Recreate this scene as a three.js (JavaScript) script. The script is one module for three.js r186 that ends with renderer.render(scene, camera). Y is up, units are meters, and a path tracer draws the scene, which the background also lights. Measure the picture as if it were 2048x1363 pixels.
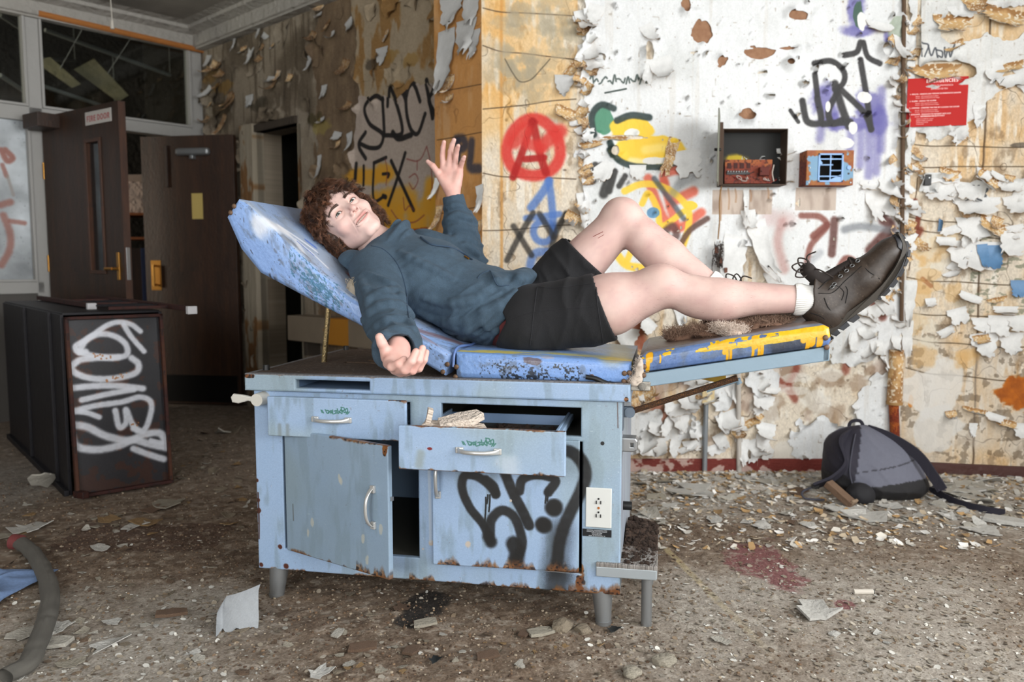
import * as THREE from 'three';
import { mergeGeometries, toCreasedNormals } from 'three/addons/utils/BufferGeometryUtils.js';
import { RoundedBoxGeometry } from 'three/addons/geometries/RoundedBoxGeometry.js';
import { RectAreaLightUniformsLib } from 'three/addons/lights/RectAreaLightUniformsLib.js';

// ---------------------------------------------------------------- camera, sky, lights, exposure
const scene = new THREE.Scene();
const renderer = new THREE.WebGLRenderer({ antialias: true });
renderer.toneMapping = THREE.LinearToneMapping;
renderer.toneMappingExposure = 1.22;
renderer.shadowMap.enabled = true;
RectAreaLightUniformsLib.init();
const IW = 2048, IH = 1363, FPX = 1600, PITCH = Math.atan(146.5 / 1600), EYE = 1.026;
const camera = new THREE.PerspectiveCamera(2 * Math.atan(IH / 2 / FPX) * 180 / Math.PI, IW / IH, 0.05, 60);
camera.position.set(0, EYE, 0);
camera.lookAt(0, EYE - Math.sin(PITCH), -Math.cos(PITCH));
camera.focus = 2.3;
camera.userData.fStop = 2.8;
scene.background = new THREE.Color(0.75, 0.86, 1.0);
scene.backgroundIntensity = 1;

const WIN = { side: 9, front: 14, rear: 4.5, rear2: 11, far: 26, color: [0.965, 0.985, 1] };   // radiance of the frosted unseen windows (side wall, side wall by the camera; rear wall and far room added as fill)

// ---------------------------------------------------------------- helpers
function rngOf(seed) { let a = seed >>> 0; return () => { a = (a + 0x6d2b79f5) | 0; let t = Math.imul(a ^ (a >>> 15), 1 | a); t = (t + Math.imul(t ^ (t >>> 7), 61 | t)) ^ t; return ((t ^ (t >>> 14)) >>> 0) / 4294967296; }; }
const clamp = (x, a = 0, b = 1) => x < a ? a : x > b ? b : x, lerp = (a, b, t) => a + (b - a) * t, sstep = (a, b, x) => { const t = clamp((x - a) / (b - a)); return t * t * (3 - 2 * t); };
function hash2(x, y) { let h = Math.imul(x | 0, 374761393) + Math.imul(y | 0, 668265263) | 0; h = Math.imul(h ^ (h >>> 13), 1274126177); return ((h ^ (h >>> 16)) >>> 0) / 4294967296; }
function hash3(x, y, z) { let h = Math.imul(x | 0, 374761393) + Math.imul(y | 0, 668265263) + Math.imul(z | 0, 2147483647 ^ 1013904223) | 0; h = Math.imul(h ^ (h >>> 13), 1274126177); return ((h ^ (h >>> 16)) >>> 0) / 4294967296; }
function n2(x, y) { const ix = Math.floor(x), iy = Math.floor(y); let fx = x - ix, fy = y - iy; fx = fx * fx * (3 - 2 * fx); fy = fy * fy * (3 - 2 * fy); const a = hash2(ix, iy), b = hash2(ix + 1, iy), c = hash2(ix, iy + 1), d = hash2(ix + 1, iy + 1); return a + (b - a) * fx + (c - a) * fy + (a - b - c + d) * fx * fy; }
function n3(x, y, z) { const ix = Math.floor(x), iy = Math.floor(y), iz = Math.floor(z); let fx = x - ix, fy = y - iy, fz = z - iz; fx = fx * fx * (3 - 2 * fx); fy = fy * fy * (3 - 2 * fy); fz = fz * fz * (3 - 2 * fz);
  const L = (dz) => { const a = hash3(ix, iy, iz + dz), b = hash3(ix + 1, iy, iz + dz), c = hash3(ix, iy + 1, iz + dz), d = hash3(ix + 1, iy + 1, iz + dz); return a + (b - a) * fx + (c - a) * fy + (a - b - c + d) * fx * fy; }; return lerp(L(0), L(1), fz); }
function fbm(x, y, o = 4) { let s = 0, a = 0.5, t = 0; for (let i = 0; i < o; i++) { s += a * n2(x, y); t += a; a *= 0.5; x = x * 2.03 + 17.1; y = y * 2.03 + 9.7; } return s / t; }
const ridge = (x, y, o = 3) => { let s = 0, a = 0.5, t = 0; for (let i = 0; i < o; i++) { s += a * (1 - Math.abs(2 * n2(x, y) - 1)); t += a; a *= 0.5; x = x * 2.1 + 3.1; y = y * 2.1 + 7.9; } return s / t; };
const V = (x, y, z) => new THREE.Vector3(x, y, z);
const hex = (h) => [(h >> 16 & 255) / 255, (h >> 8 & 255) / 255, (h & 255) / 255];
const mix3 = (a, b, t) => [a[0] + (b[0] - a[0]) * t, a[1] + (b[1] - a[1]) * t, a[2] + (b[2] - a[2]) * t];
// ray of a photograph pixel, used to measure where things stand
const SP = Math.sin(PITCH), CP = Math.cos(PITCH), EYEV = V(0, EYE, 0);
function ray(px, py) { const a = (px - IW / 2) / FPX, b = (IH / 2 - py) / FPX; return V(a, b * CP - SP, -b * SP - CP); }
function hit(px, py, p0, n) { const d = ray(px, py); return d.multiplyScalar(p0.clone().sub(EYEV).dot(n) / d.dot(n)).add(EYEV); }
const onFloor = (px, py, y = 0) => hit(px, py, V(0, y, 0), V(0, 1, 0));
const atDepth = (px, py, z) => hit(px, py, V(0, 0, -z), V(0, 0, 1));

const used = new Map();
function numbered(name) { const n = used.get(name) ?? 0; used.set(name, n + 1); return n ? name + '_' + String(n).padStart(3, '0') : name; }
function tag(o, label, category, group, kind) { const u = o.userData; if (label) u.label = label; if (category) u.category = category; if (group) u.group = group; if (kind) u.kind = kind; return o; }
function thing(name, label, category, pos, rotY = 0, group, kind) { const g = new THREE.Group(); g.name = numbered(name); if (pos) g.position.copy(pos); g.rotation.y = rotY; scene.add(g); return tag(g, label, category, group, kind); }
function mesh(name, geo, m, parent = scene, kind) { const o = new THREE.Mesh(geo, m); o.name = parent === scene ? numbered(name) : name; o.castShadow = o.receiveShadow = true; parent.add(o); if (kind) o.userData.kind = kind; return o; }
const prep = (g) => { g = g.index ? g.toNonIndexed() : g; for (const k of Object.keys(g.attributes)) if (!['position', 'normal', 'uv'].includes(k)) g.deleteAttribute(k); if (!g.attributes.uv) g.setAttribute('uv', new THREE.BufferAttribute(new Float32Array(g.attributes.position.count * 2), 2)); if (!g.attributes.normal) g.computeVertexNormals(); g.clearGroups(); return g; };
const merge = (list) => mergeGeometries(list.map(prep));
function boxUV(g, s = 1) { g = g.index ? g.toNonIndexed() : g; const p = g.attributes.position, uv = new Float32Array(p.count * 2); for (let i = 0; i < p.count; i += 3) { const a = V().fromBufferAttribute(p, i), b = V().fromBufferAttribute(p, i + 1), c = V().fromBufferAttribute(p, i + 2), n = b.clone().sub(a).cross(c.clone().sub(a)); const ax = Math.abs(n.x), ay = Math.abs(n.y), az = Math.abs(n.z); [a, b, c].forEach((q, k) => { const [u, v] = az >= ax && az >= ay ? [q.x, q.y] : ax >= ay ? [q.z, q.y] : [q.x, q.z]; uv[(i + k) * 2] = u * s; uv[(i + k) * 2 + 1] = v * s; }); } g.setAttribute('uv', new THREE.BufferAttribute(uv, 2)); return g; }
function bx(w, h, d, x = 0, y = 0, z = 0, r = 0.002) { const g = boxUV(r > 0 && Math.min(w, h, d) > 2.2 * r ? new RoundedBoxGeometry(w, h, d, 2, r) : new THREE.BoxGeometry(w, h, d)); return g.translate(x, y, z); }
function span(x0, x1, y0, y1, z0, z1, r = 0.002) { return bx(Math.abs(x1 - x0), Math.abs(y1 - y0), Math.abs(z1 - z0), (x0 + x1) / 2, (y0 + y1) / 2, (z0 + z1) / 2, r); }
function cyl(a, b, r0, r1 = r0, seg = 16, open = false) { const d = b.clone().sub(a), g = new THREE.CylinderGeometry(r1, r0, d.length(), seg, 1, open); g.applyQuaternion(new THREE.Quaternion().setFromUnitVectors(V(0, 1, 0), d.clone().normalize())); return g.translate((a.x + b.x) / 2, (a.y + b.y) / 2, (a.z + b.z) / 2); }
function tube(pts, r, seg = 24, sides = 8, closed = false) { return new THREE.TubeGeometry(new THREE.CatmullRomCurve3(pts, closed), seg, r, sides, closed); }
function extr(pts, depth, bevel = 0, holes = []) { const s = new THREE.Shape(pts.map((p) => new THREE.Vector2(p[0], p[1]))); for (const h of holes) s.holes.push(new THREE.Path(h.map((p) => new THREE.Vector2(p[0], p[1])))); return new THREE.ExtrudeGeometry(s, { depth: depth - 2 * bevel, bevelEnabled: bevel > 0, bevelSize: bevel, bevelOffset: -bevel, bevelThickness: bevel, bevelSegments: 2, curveSegments: 8 }).translate(0, 0, bevel); }
const lathe = (pts, seg = 24) => new THREE.LatheGeometry(pts.map((p) => new THREE.Vector2(p[0], p[1])), seg);

// textures
function texOf(w, h, data, srgb = true) { const t = new THREE.DataTexture(data, w, h, THREE.RGBAFormat); t.magFilter = THREE.LinearFilter; t.minFilter = THREE.LinearFilter; t.wrapS = t.wrapT = THREE.RepeatWrapping; if (srgb) t.colorSpace = THREE.SRGBColorSpace; t.needsUpdate = true; return t; }
function texFn(w, h, fn, srgb = true) { const d = new Uint8Array(w * h * 4); for (let y = 0, i = 0; y < h; y++) for (let x = 0; x < w; x++, i += 4) { const c = fn((x + 0.5) / w, (y + 0.5) / h); if (c.length) { d[i] = clamp(c[0]) * 255; d[i + 1] = clamp(c[1]) * 255; d[i + 2] = clamp(c[2]) * 255; } else d[i] = d[i + 1] = d[i + 2] = clamp(c) * 255; d[i + 3] = 255; } return texOf(w, h, d, srgb); }
// periodic noise for tiling textures
const pn = (u, v, f, s = 0) => { const x = u * f, y = v * f, ix = Math.floor(x), iy = Math.floor(y), m = (k) => ((k % f) + f) % f; let fx = x - ix, fy = y - iy; fx = fx * fx * (3 - 2 * fx); fy = fy * fy * (3 - 2 * fy); const a = hash2(m(ix) + s, m(iy)), b = hash2(m(ix + 1) + s, m(iy)), c = hash2(m(ix) + s, m(iy + 1)), d = hash2(m(ix + 1) + s, m(iy + 1)); return a + (b - a) * fx + (c - a) * fy + (a - b - c + d) * fx * fy; };
const pf = (u, v, f, o = 4, s = 0) => { let r = 0, a = 0.5, t = 0; for (let i = 0; i < o; i++) { r += a * pn(u, v, f, s + i * 131); t += a; a *= 0.5; f *= 2; } return r / t; };
function std(o) { const m = new THREE.MeshStandardMaterial({ roughness: 0.7, metalness: 0, side: THREE.DoubleSide, ...o }); return m; }
const noiseBump = texFn(512, 512, (u, v) => pf(u, v, 16, 5), false), grainBump = texFn(256, 256, (u, v) => pf(u, v, 64, 2), false);
const rep = (t, x, y = x) => { const c = t.clone(); c.repeat.set(x, y); c.needsUpdate = true; return c; };

// a picture in metres that paint is sprayed on: rgb plus a height
class Canvas {
  constructor(u0, v0, u1, v1, res) { this.u0 = u0; this.v0 = v0; this.res = res; this.w = Math.ceil((u1 - u0) / res); this.h = Math.ceil((v1 - v0) / res); this.du = this.w * res; this.dv = this.h * res; this.d = new Float32Array(this.w * this.h * 3); this.b = new Float32Array(this.w * this.h).fill(0.5); }
  fill(fn) { for (let y = 0, i = 0; y < this.h; y++) for (let x = 0; x < this.w; x++, i++) { const c = fn(this.u0 + (x + 0.5) * this.res, this.v0 + (y + 0.5) * this.res, i); if (!c) continue; this.d[i * 3] = c[0]; this.d[i * 3 + 1] = c[1]; this.d[i * 3 + 2] = c[2]; if (c.length > 3) this.b[i] = c[3]; } return this; }
  area(a, b, c, d, fn) { const x0 = Math.max(0, Math.floor((a - this.u0) / this.res)), x1 = Math.min(this.w, Math.ceil((c - this.u0) / this.res)), y0 = Math.max(0, Math.floor((b - this.v0) / this.res)), y1 = Math.min(this.h, Math.ceil((d - this.v0) / this.res)); for (let y = y0; y < y1; y++) for (let x = x0; x < x1; x++) fn(this.u0 + (x + 0.5) * this.res, this.v0 + (y + 0.5) * this.res, y * this.w + x); }
  put(i, c, a) { if (a <= 0) return; const k = i * 3; this.d[k] += (c[0] - this.d[k]) * a; this.d[k + 1] += (c[1] - this.d[k + 1]) * a; this.d[k + 2] += (c[2] - this.d[k + 2]) * a; }
  // a sprayed line: pts [[u,v],...], w its half width, soft its overspray
  stroke(pts, w, c, soft = 0.3, op = 1, speck = 0.35, smooth = true) {
    if (smooth && pts.length > 2) { const cr = new THREE.CatmullRomCurve3(pts.map((p) => V(p[0], p[1], 0))); pts = cr.getPoints(pts.length * 7).map((p) => [p.x, p.y]); }
    const m = w * (1 + soft * 2.2); let a = 1e9, b = 1e9, cc = -1e9, dd = -1e9; for (const p of pts) { a = Math.min(a, p[0]); b = Math.min(b, p[1]); cc = Math.max(cc, p[0]); dd = Math.max(dd, p[1]); }
    this.area(a - m, b - m, cc + m, dd + m, (u, v, i) => {
      let best = 1e9; for (let k = 0; k + 1 < pts.length; k++) { const [x0, y0] = pts[k], ex = pts[k + 1][0] - x0, ey = pts[k + 1][1] - y0, t = clamp(((u - x0) * ex + (v - y0) * ey) / (ex * ex + ey * ey + 1e-12)), dx = u - x0 - ex * t, dy = v - y0 - ey * t, q = dx * dx + dy * dy; if (q < best) best = q; }
      const d = Math.sqrt(best); if (d > m) return; let al = 1 - sstep(w * (1 - soft * 0.5), m, d); if (al < 0.92) { al += al > 0.02 ? speck * 1.3 * (hash2(u * 2400, v * 2400) - 0.55) * (1 - Math.abs(al * 2 - 1)) : 0; al *= 0.85 + 0.25 * n2(u * 70, v * 70); } else al *= 0.93 + 0.09 * n2(u * 90, v * 90); this.put(i, c, clamp(al) * op);
    });
  }
  // a patch with a ragged outline; r half sizes
  patch(u, v, ru, rv, c, rag = 0.4, f = 14, op = 1, edge = 0.06, db = 0) { const M = 1 + rag; this.area(u - ru * M, v - rv * M, u + ru * M, v + rv * M, (x, y, i) => { const d = Math.hypot((x - u) / ru, (y - v) / rv) + (fbm(x * f + 31, y * f + u * 9, 4) - 0.5) * 2 * rag; const a = 1 - sstep(1 - edge, 1 + edge, d); if (a > 0) { const k = typeof c === 'function' ? c(x, y) : c; this.put(i, k, a * op); if (db) this.b[i] += db * a; } }); }
  map() { const n = this.w * this.h, o = new Uint8Array(n * 4); for (let i = 0; i < n; i++) { o[i * 4] = clamp(this.d[i * 3]) * 255; o[i * 4 + 1] = clamp(this.d[i * 3 + 1]) * 255; o[i * 4 + 2] = clamp(this.d[i * 3 + 2]) * 255; o[i * 4 + 3] = 255; } const t = texOf(this.w, this.h, o); t.wrapS = t.wrapT = THREE.ClampToEdgeWrapping; return t; }
  bump() { const n = this.w * this.h, o = new Uint8Array(n * 4); for (let i = 0; i < n; i++) { o[i * 4] = o[i * 4 + 1] = o[i * 4 + 2] = clamp(this.b[i]) * 255; o[i * 4 + 3] = 255; } const t = texOf(this.w, this.h, o, false); t.wrapS = t.wrapT = THREE.ClampToEdgeWrapping; return t; }
  uv(u, v) { return [(u - this.u0) / this.du, (v - this.v0) / this.dv]; }
}
// sets uv from a point's own coordinates (axis picks two of x, y, z)
function canvasUV(g, cv, ax = 'x', ay = 'y') { const p = g.attributes.position, uv = new Float32Array(p.count * 2), get = { x: (i) => p.getX(i), y: (i) => p.getY(i), z: (i) => p.getZ(i) }; for (let i = 0; i < p.count; i++) { const c = cv.uv(get[ax](i), get[ay](i)); uv[i * 2] = c[0]; uv[i * 2 + 1] = c[1]; } g.setAttribute('uv', new THREE.BufferAttribute(uv, 2)); return g; }

// surface of an implicit field (surface nets), f < 0 inside
function sdfMesh(f, lo, hi, cell) {
  const nx = Math.ceil((hi[0] - lo[0]) / cell) + 1, ny = Math.ceil((hi[1] - lo[1]) / cell) + 1, nz = Math.ceil((hi[2] - lo[2]) / cell) + 1, F = new Float32Array(nx * ny * nz), B = 6, half = B * cell * 0.87 * 1.25;
  const id = (x, y, z) => (z * ny + y) * nx + x;
  for (let bz = 0; bz < nz; bz += B) for (let by = 0; by < ny; by += B) for (let bX = 0; bX < nx; bX += B) {
    const c = f(lo[0] + (bX + B / 2) * cell, lo[1] + (by + B / 2) * cell, lo[2] + (bz + B / 2) * cell), skip = Math.abs(c) > half * 1.6;
    for (let z = bz; z < Math.min(nz, bz + B); z++) for (let y = by; y < Math.min(ny, by + B); y++) for (let x = bX; x < Math.min(nx, bX + B); x++) F[id(x, y, z)] = skip ? c : f(lo[0] + x * cell, lo[1] + y * cell, lo[2] + z * cell);
  }
  const vid = new Int32Array(nx * ny * nz).fill(-1), pos = [], idx = [];
  for (let z = 0; z < nz - 1; z++) for (let y = 0; y < ny - 1; y++) for (let x = 0; x < nx - 1; x++) {
    let m = 0; const c = [F[id(x, y, z)], F[id(x + 1, y, z)], F[id(x, y + 1, z)], F[id(x + 1, y + 1, z)], F[id(x, y, z + 1)], F[id(x + 1, y, z + 1)], F[id(x, y + 1, z + 1)], F[id(x + 1, y + 1, z + 1)]];
    for (let k = 0; k < 8; k++) if (c[k] < 0) m |= 1 << k; if (m === 0 || m === 255) continue;
    let sx = 0, sy = 0, sz = 0, n = 0;
    for (const [a, b] of EDGES) if ((c[a] < 0) !== (c[b] < 0)) { const t = c[a] / (c[a] - c[b]); sx += (a & 1) + ((b & 1) - (a & 1)) * t; sy += (a >> 1 & 1) + ((b >> 1 & 1) - (a >> 1 & 1)) * t; sz += (a >> 2) + ((b >> 2) - (a >> 2)) * t; n++; }
    vid[id(x, y, z)] = pos.length / 3; pos.push(lo[0] + (x + sx / n) * cell, lo[1] + (y + sy / n) * cell, lo[2] + (z + sz / n) * cell);
  }
  const quad = (a, b, c, d, flip) => { if (a < 0 || b < 0 || c < 0 || d < 0) return; flip ? idx.push(a, c, b, a, d, c) : idx.push(a, b, c, a, c, d); };
  for (let z = 1; z < nz - 1; z++) for (let y = 1; y < ny - 1; y++) for (let x = 1; x < nx - 1; x++) {
    const s = F[id(x, y, z)] < 0;
    if (s !== F[id(x + 1, y, z)] < 0) quad(vid[id(x, y - 1, z - 1)], vid[id(x, y, z - 1)], vid[id(x, y, z)], vid[id(x, y - 1, z)], !s);
    if (s !== F[id(x, y + 1, z)] < 0) quad(vid[id(x - 1, y, z - 1)], vid[id(x - 1, y, z)], vid[id(x, y, z)], vid[id(x, y, z - 1)], !s);
    if (s !== F[id(x, y, z + 1)] < 0) quad(vid[id(x - 1, y - 1, z)], vid[id(x, y - 1, z)], vid[id(x, y, z)], vid[id(x - 1, y, z)], !s);
  }
  const P = new Float32Array(pos), N = new Float32Array(pos.length), e = cell * 0.7;
  for (let i = 0; i < P.length; i += 3) { const x = P[i], y = P[i + 1], z = P[i + 2]; let a = f(x + e, y, z) - f(x - e, y, z), b = f(x, y + e, z) - f(x, y - e, z), c = f(x, y, z + e) - f(x, y, z - e); const l = Math.hypot(a, b, c) || 1; N[i] = a / l; N[i + 1] = b / l; N[i + 2] = c / l; }
  const g = new THREE.BufferGeometry(); g.setAttribute('position', new THREE.BufferAttribute(P, 3)); g.setAttribute('normal', new THREE.BufferAttribute(N, 3)); g.setIndex(idx); return g;
}
const EDGES = [[0, 1], [2, 3], [4, 5], [6, 7], [0, 2], [1, 3], [4, 6], [5, 7], [0, 4], [1, 5], [2, 6], [3, 7]];
const smin = (a, b, k) => { const h = Math.max(k - Math.abs(a - b), 0) / k; return Math.min(a, b) - h * h * k * 0.25; }, smax = (a, b, k) => -smin(-a, -b, k);
// tapered capsule between a and b
function cap(a, b, r0, r1) { const bx_ = b.x - a.x, by_ = b.y - a.y, bz_ = b.z - a.z, l2 = bx_ * bx_ + by_ * by_ + bz_ * bz_ + 1e-12; return (x, y, z) => { const px = x - a.x, py = y - a.y, pz = z - a.z, t = clamp((px * bx_ + py * by_ + pz * bz_) / l2); return Math.hypot(px - bx_ * t, py - by_ * t, pz - bz_ * t) - lerp(r0, r1, t); }; }
function ell(c, rx, ry, rz) { const m = Math.min(rx, ry, rz); return (x, y, z) => { const a = (x - c.x) / rx, b = (y - c.y) / ry, d = (z - c.z) / rz, k0 = Math.hypot(a, b, d), k1 = Math.hypot(a / rx, b / ry, d / rz); return k1 < 1e-9 ? -m : k0 * (k0 - 1) / k1; }; }
function vcol(g, fn) { const p = g.attributes.position, c = new Float32Array(p.count * 3); for (let i = 0; i < p.count; i++) { const k = fn(p.getX(i), p.getY(i), p.getZ(i), i); c[i * 3] = k[0]; c[i * 3 + 1] = k[1]; c[i * 3 + 2] = k[2]; } g.setAttribute('color', new THREE.BufferAttribute(c, 3)); return g; }
const lin = (c) => { const k = Array.isArray(c) ? c : hex(c); return k.map((x) => x <= 0.04045 ? x / 12.92 : ((x + 0.055) / 1.055) ** 2.4); };
// ---------------------------------------------------------------- the room shell
const H = 2.83;
// plan of the room: x to the right, d away from the camera
const PL = { sickA: [-2.416, 6.343], sickB: [-0.262, 4.357], Q: [-0.398, 4.21], P: [-0.147, 3.98], C: [1.955, 3.98], R1: [3.1, 3.737], R2: [3.1, -2.6], L2: [-5.4, -2.6], L1: [-5.4, 3.11] };
function wallFrame(name, A, B, kindNote) {   // a group whose x runs from A to B along the wall, y up, z into the room
  const g = new THREE.Group(); g.name = numbered(name); g.position.set(A[0], 0, -A[1]); g.rotation.y = Math.atan2(B[1] - A[1], B[0] - A[0]); scene.add(g); g.userData.kind = 'structure'; g.updateMatrixWorld(true);
  g.userData.len = Math.hypot(B[0] - A[0], B[1] - A[1]);
  const len = g.userData.len; delete g.userData.len;
  const n = V(0, 0, 1).transformDirection(g.matrixWorld), inv = g.matrixWorld.clone().invert();
  const at = (px, py, off = 0) => { const p = hit(px, py, g.position.clone().addScaledVector(n, off), n).applyMatrix4(inv); return [p.x, p.y]; };
  return { g, len, n, at, inv };
}
const Wm = wallFrame('wall_back', PL.P, PL.C), Wr = wallFrame('wall_right', PL.C, PL.R1), Ws = wallFrame('wall_left', PL.sickA, PL.sickB), Wo = wallFrame('wall_pier', PL.Q, PL.P), Wp = wallFrame('wall_partition', PL.L1, PL.sickA);

// --- colours of bare plaster
const crackLine = (u, v, f, w, s = 0) => { const a = Math.abs(fbm(u * f + s, v * f * 0.8 + s * 1.7, 3) - 0.5 + 0.09 * (n2(u * f * 5, v * f * 5) - 0.5)); return 1 - sstep(0, w, a); };
function plaster(u, v, ochre = 0.45, seed = 0) {
  const big = fbm(u * 2.6 + seed, v * 1.9 + seed * 2, 4), mid = fbm(u * 13 + seed, v * 7 + seed, 4), fine = n2(u * 160, v * 110), st = fbm(u * 55 + seed, v * 4, 3), grit = n2(u * 420, v * 420);
  let t = sstep(0.34, 0.64, mix1(big, mid, 0.45) + ochre - 0.45), c = mix3([0.83, 0.785, 0.715], [0.80, 0.645, 0.445], t);
  const w = sstep(0.52, 0.66, mid * 0.6 + st * 0.4); c = mix3(c, [0.89, 0.87, 0.83], w * 0.8);
  c = mix3(c, [0.50, 0.41, 0.31], sstep(0.60, 0.74, fbm(u * 21 + 5 + seed, v * 12, 4)) * 0.5);
  const g = (fine - 0.5) * 0.09 + (grit - 0.5) * 0.05; c = [c[0] + g, c[1] + g, c[2] + g * 0.9];
  const k = crackLine(u, v, 5.2, 0.006, seed) * 0.75 + crackLine(u, v, 11, 0.008, seed + 9) * 0.35; c = mix3(c, [0.24, 0.18, 0.13], clamp(k) * 0.8);
  return [c[0], c[1], c[2], 0.5 + (mid - 0.5) * 0.3 + (fine - 0.5) * 0.1 - clamp(k) * 0.35];
}
const mix1 = (a, b, t) => a + (b - a) * t;
function whitePaint(u, v, tone = [0.845, 0.85, 0.85]) {
  const mid = fbm(u * 9, v * 5, 4), st = fbm(u * 40, v * 2.2 + 3, 3), f = n2(u * 220, v * 220); let c = mix3(tone, [0.755, 0.76, 0.75], sstep(0.5, 0.78, mid) * 0.55);
  c = mix3(c, [0.74, 0.70, 0.64], sstep(0.62, 0.78, st) * 0.2); const sp = n2(u * 75 + 4, v * 75); if (sp > 0.9) c = mix3(c, [0.45, 0.38, 0.30], (sp - 0.9) * 5);
  const g = (f - 0.5) * 0.045; return [c[0] + g, c[1] + g, c[2] + g, 0.5 + (fbm(u * 30, v * 30, 3) - 0.5) * 0.35];
}
// a film of paint cut from a grid along mask = 0 and lifted at its torn edges
function paintFilm(u0, v0, u1, v1, cell, mask, lift, cv) {
  const nx = Math.round((u1 - u0) / cell), ny = Math.round((v1 - v0) / cell), m = new Float32Array((nx + 1) * (ny + 1)), id = (x, y) => y * (nx + 1) + x;
  for (let y = 0; y <= ny; y++) for (let x = 0; x <= nx; x++) m[id(x, y)] = mask(u0 + x * cell, v0 + y * cell);
  const pos = [], idx = [], memo = new Map();
  const vert = (key, u, v, k) => { let i = memo.get(key); if (i === undefined) { i = pos.length / 3; pos.push(u, v, lift(u, v, k)); memo.set(key, i); } return i; };
  const corner = (x, y) => vert('c' + id(x, y), u0 + x * cell, v0 + y * cell, m[id(x, y)]);
  const edge = (x0, y0, x1, y1) => { const a = m[id(x0, y0)], b = m[id(x1, y1)], t = a / (a - b); return vert('e' + Math.min(id(x0, y0), id(x1, y1)) + (x0 === x1 ? 'v' : 'h'), u0 + lerp(x0, x1, t) * cell, v0 + lerp(y0, y1, t) * cell, 0); };
  for (let y = 0; y < ny; y++) for (let x = 0; x < nx; x++) {
    const C = [[x, y], [x + 1, y], [x + 1, y + 1], [x, y + 1]], poly = [];
    for (let k = 0; k < 4; k++) { const a = C[k], b = C[(k + 1) % 4], ia = m[id(...a)] > 0, ib = m[id(...b)] > 0; if (ia) poly.push(corner(...a)); if (ia !== ib) poly.push(edge(...a, ...b)); }
    for (let k = 2; k < poly.length; k++) idx.push(poly[0], poly[k - 1], poly[k]);
  }
  const g = new THREE.BufferGeometry(); g.setAttribute('position', new THREE.BufferAttribute(new Float32Array(pos), 3)); g.setIndex(idx); g.computeVertexNormals(); return canvasUV(g, cv);
}
// mask helpers: holes are [px, py, half width, half height] in the photograph's pixels, measured on the wall
function holesOf(W, list) { return list.map(([px, py, rx, ry, r = 0.45]) => { const [u, v] = W.at(px, py), [u2] = W.at(px + rx, py), [, v2] = W.at(px, py - ry); return [u, v, Math.abs(u2 - u), Math.abs(v2 - v), r]; }); }
const holeField = (hs, u, v) => { let m = 1; for (const [a, b, ru, rv, rag] of hs) { const dx = (u - a) / ru, dy = (v - b) / rv, q = dx * dx + dy * dy; if (q > 9) continue; m = Math.min(m, (Math.sqrt(q) - 1 + (fbm(u * 24 + a * 7, v * 24, 4) - 0.5) * 2 * rag) * Math.min(ru, rv)); } return m; };
const spray = (cv, W) => (pts, wpx, col, soft = 0.3, op = 0.95, speck = 0.35, smooth = true) => { const q = pts.map(([x, y]) => W.at(x, y)); const s = Math.abs(W.at(pts[0][0], pts[0][1] + 10)[1] - W.at(pts[0][0], pts[0][1])[1]) / 10; cv.stroke(q, wpx * s, Array.isArray(col) ? col : hex(col), soft, op, speck, smooth); };
const blot = (cv, W) => (px, py, rx, ry, col, rag = 0.4, op = 1, f = 14, edge = 0.06) => { const [u, v] = W.at(px, py), [u2] = W.at(px + rx, py), [, v2] = W.at(px, py - ry); cv.patch(u, v, Math.abs(u2 - u), Math.abs(v2 - v), typeof col === 'number' ? hex(col) : col, rag, f, op, edge); };

// curled pieces of paint that hang from a wall: outline in the unit square, hinge at y = 0
const flakeRnd = rngOf(77);
function flakeGeo(w, h, curl, seed, tipIn = 0.5, thick = 0.0018) {
  const r = rngOf(seed * 977 + 5), nx = 8, ny = 9, L = [], Rr = [], ph = r() * 9;
  for (let j = 0; j <= ny; j++) { const t = j / ny, tp = 1 - tipIn * Math.pow(t, 1.6); L.push(-0.5 * tp + (r() - 0.5) * 0.22 * (0.25 + t)); Rr.push(0.5 * tp + (r() - 0.5) * 0.22 * (0.25 + t)); }
  const bend = (s) => { const k = curl / h; return Math.abs(curl) < 1e-3 ? [s, 0] : [Math.sin(k * s) / k, (1 - Math.cos(k * s)) / k]; };
  const side = (off, flip) => { const p = [], uv = [], ix = []; for (let j = 0; j <= ny; j++) for (let i = 0; i <= nx; i++) { const t = j / ny, fx = i / nx, tipWave = j === ny ? (n2(i * 0.9 + ph, 3) - 0.5) * 0.35 : 0, s = (t + tipWave * t) * h, [yy, zz] = bend(s), a = curl * s / h, x = lerp(L[j], Rr[j], fx) * w; const wob = 0.10 * h * t * (n2(fx * 2.3 + ph, t * 2 + ph) - 0.5) + 0.16 * w * (fx - 0.5) * (fx - 0.5) * (seed % 2 ? 1 : -0.6) * t; p.push(x, -(yy - Math.sin(a) * (off + wob)), zz + Math.cos(a) * (off + wob)); uv.push(fx * w * 0.7 + seed * 0.13, t * h * 0.7); if (i < nx && j < ny) { const b = j * (nx + 1) + i; flip ? ix.push(b, b + 1, b + nx + 1, b + 1, b + nx + 2, b + nx + 1) : ix.push(b, b + nx + 1, b + 1, b + 1, b + nx + 1, b + nx + 2); } } const g = new THREE.BufferGeometry(); g.setAttribute('position', new THREE.BufferAttribute(new Float32Array(p), 3)); g.setAttribute('uv', new THREE.BufferAttribute(new Float32Array(uv), 2)); g.setIndex(ix); g.computeVertexNormals(); return g.toNonIndexed(); };
  const a = side(thick, false), b = side(0, true), g = mergeGeometries([a, b], true); return g;   // group 0 the painted face, group 1 the back
}
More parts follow.
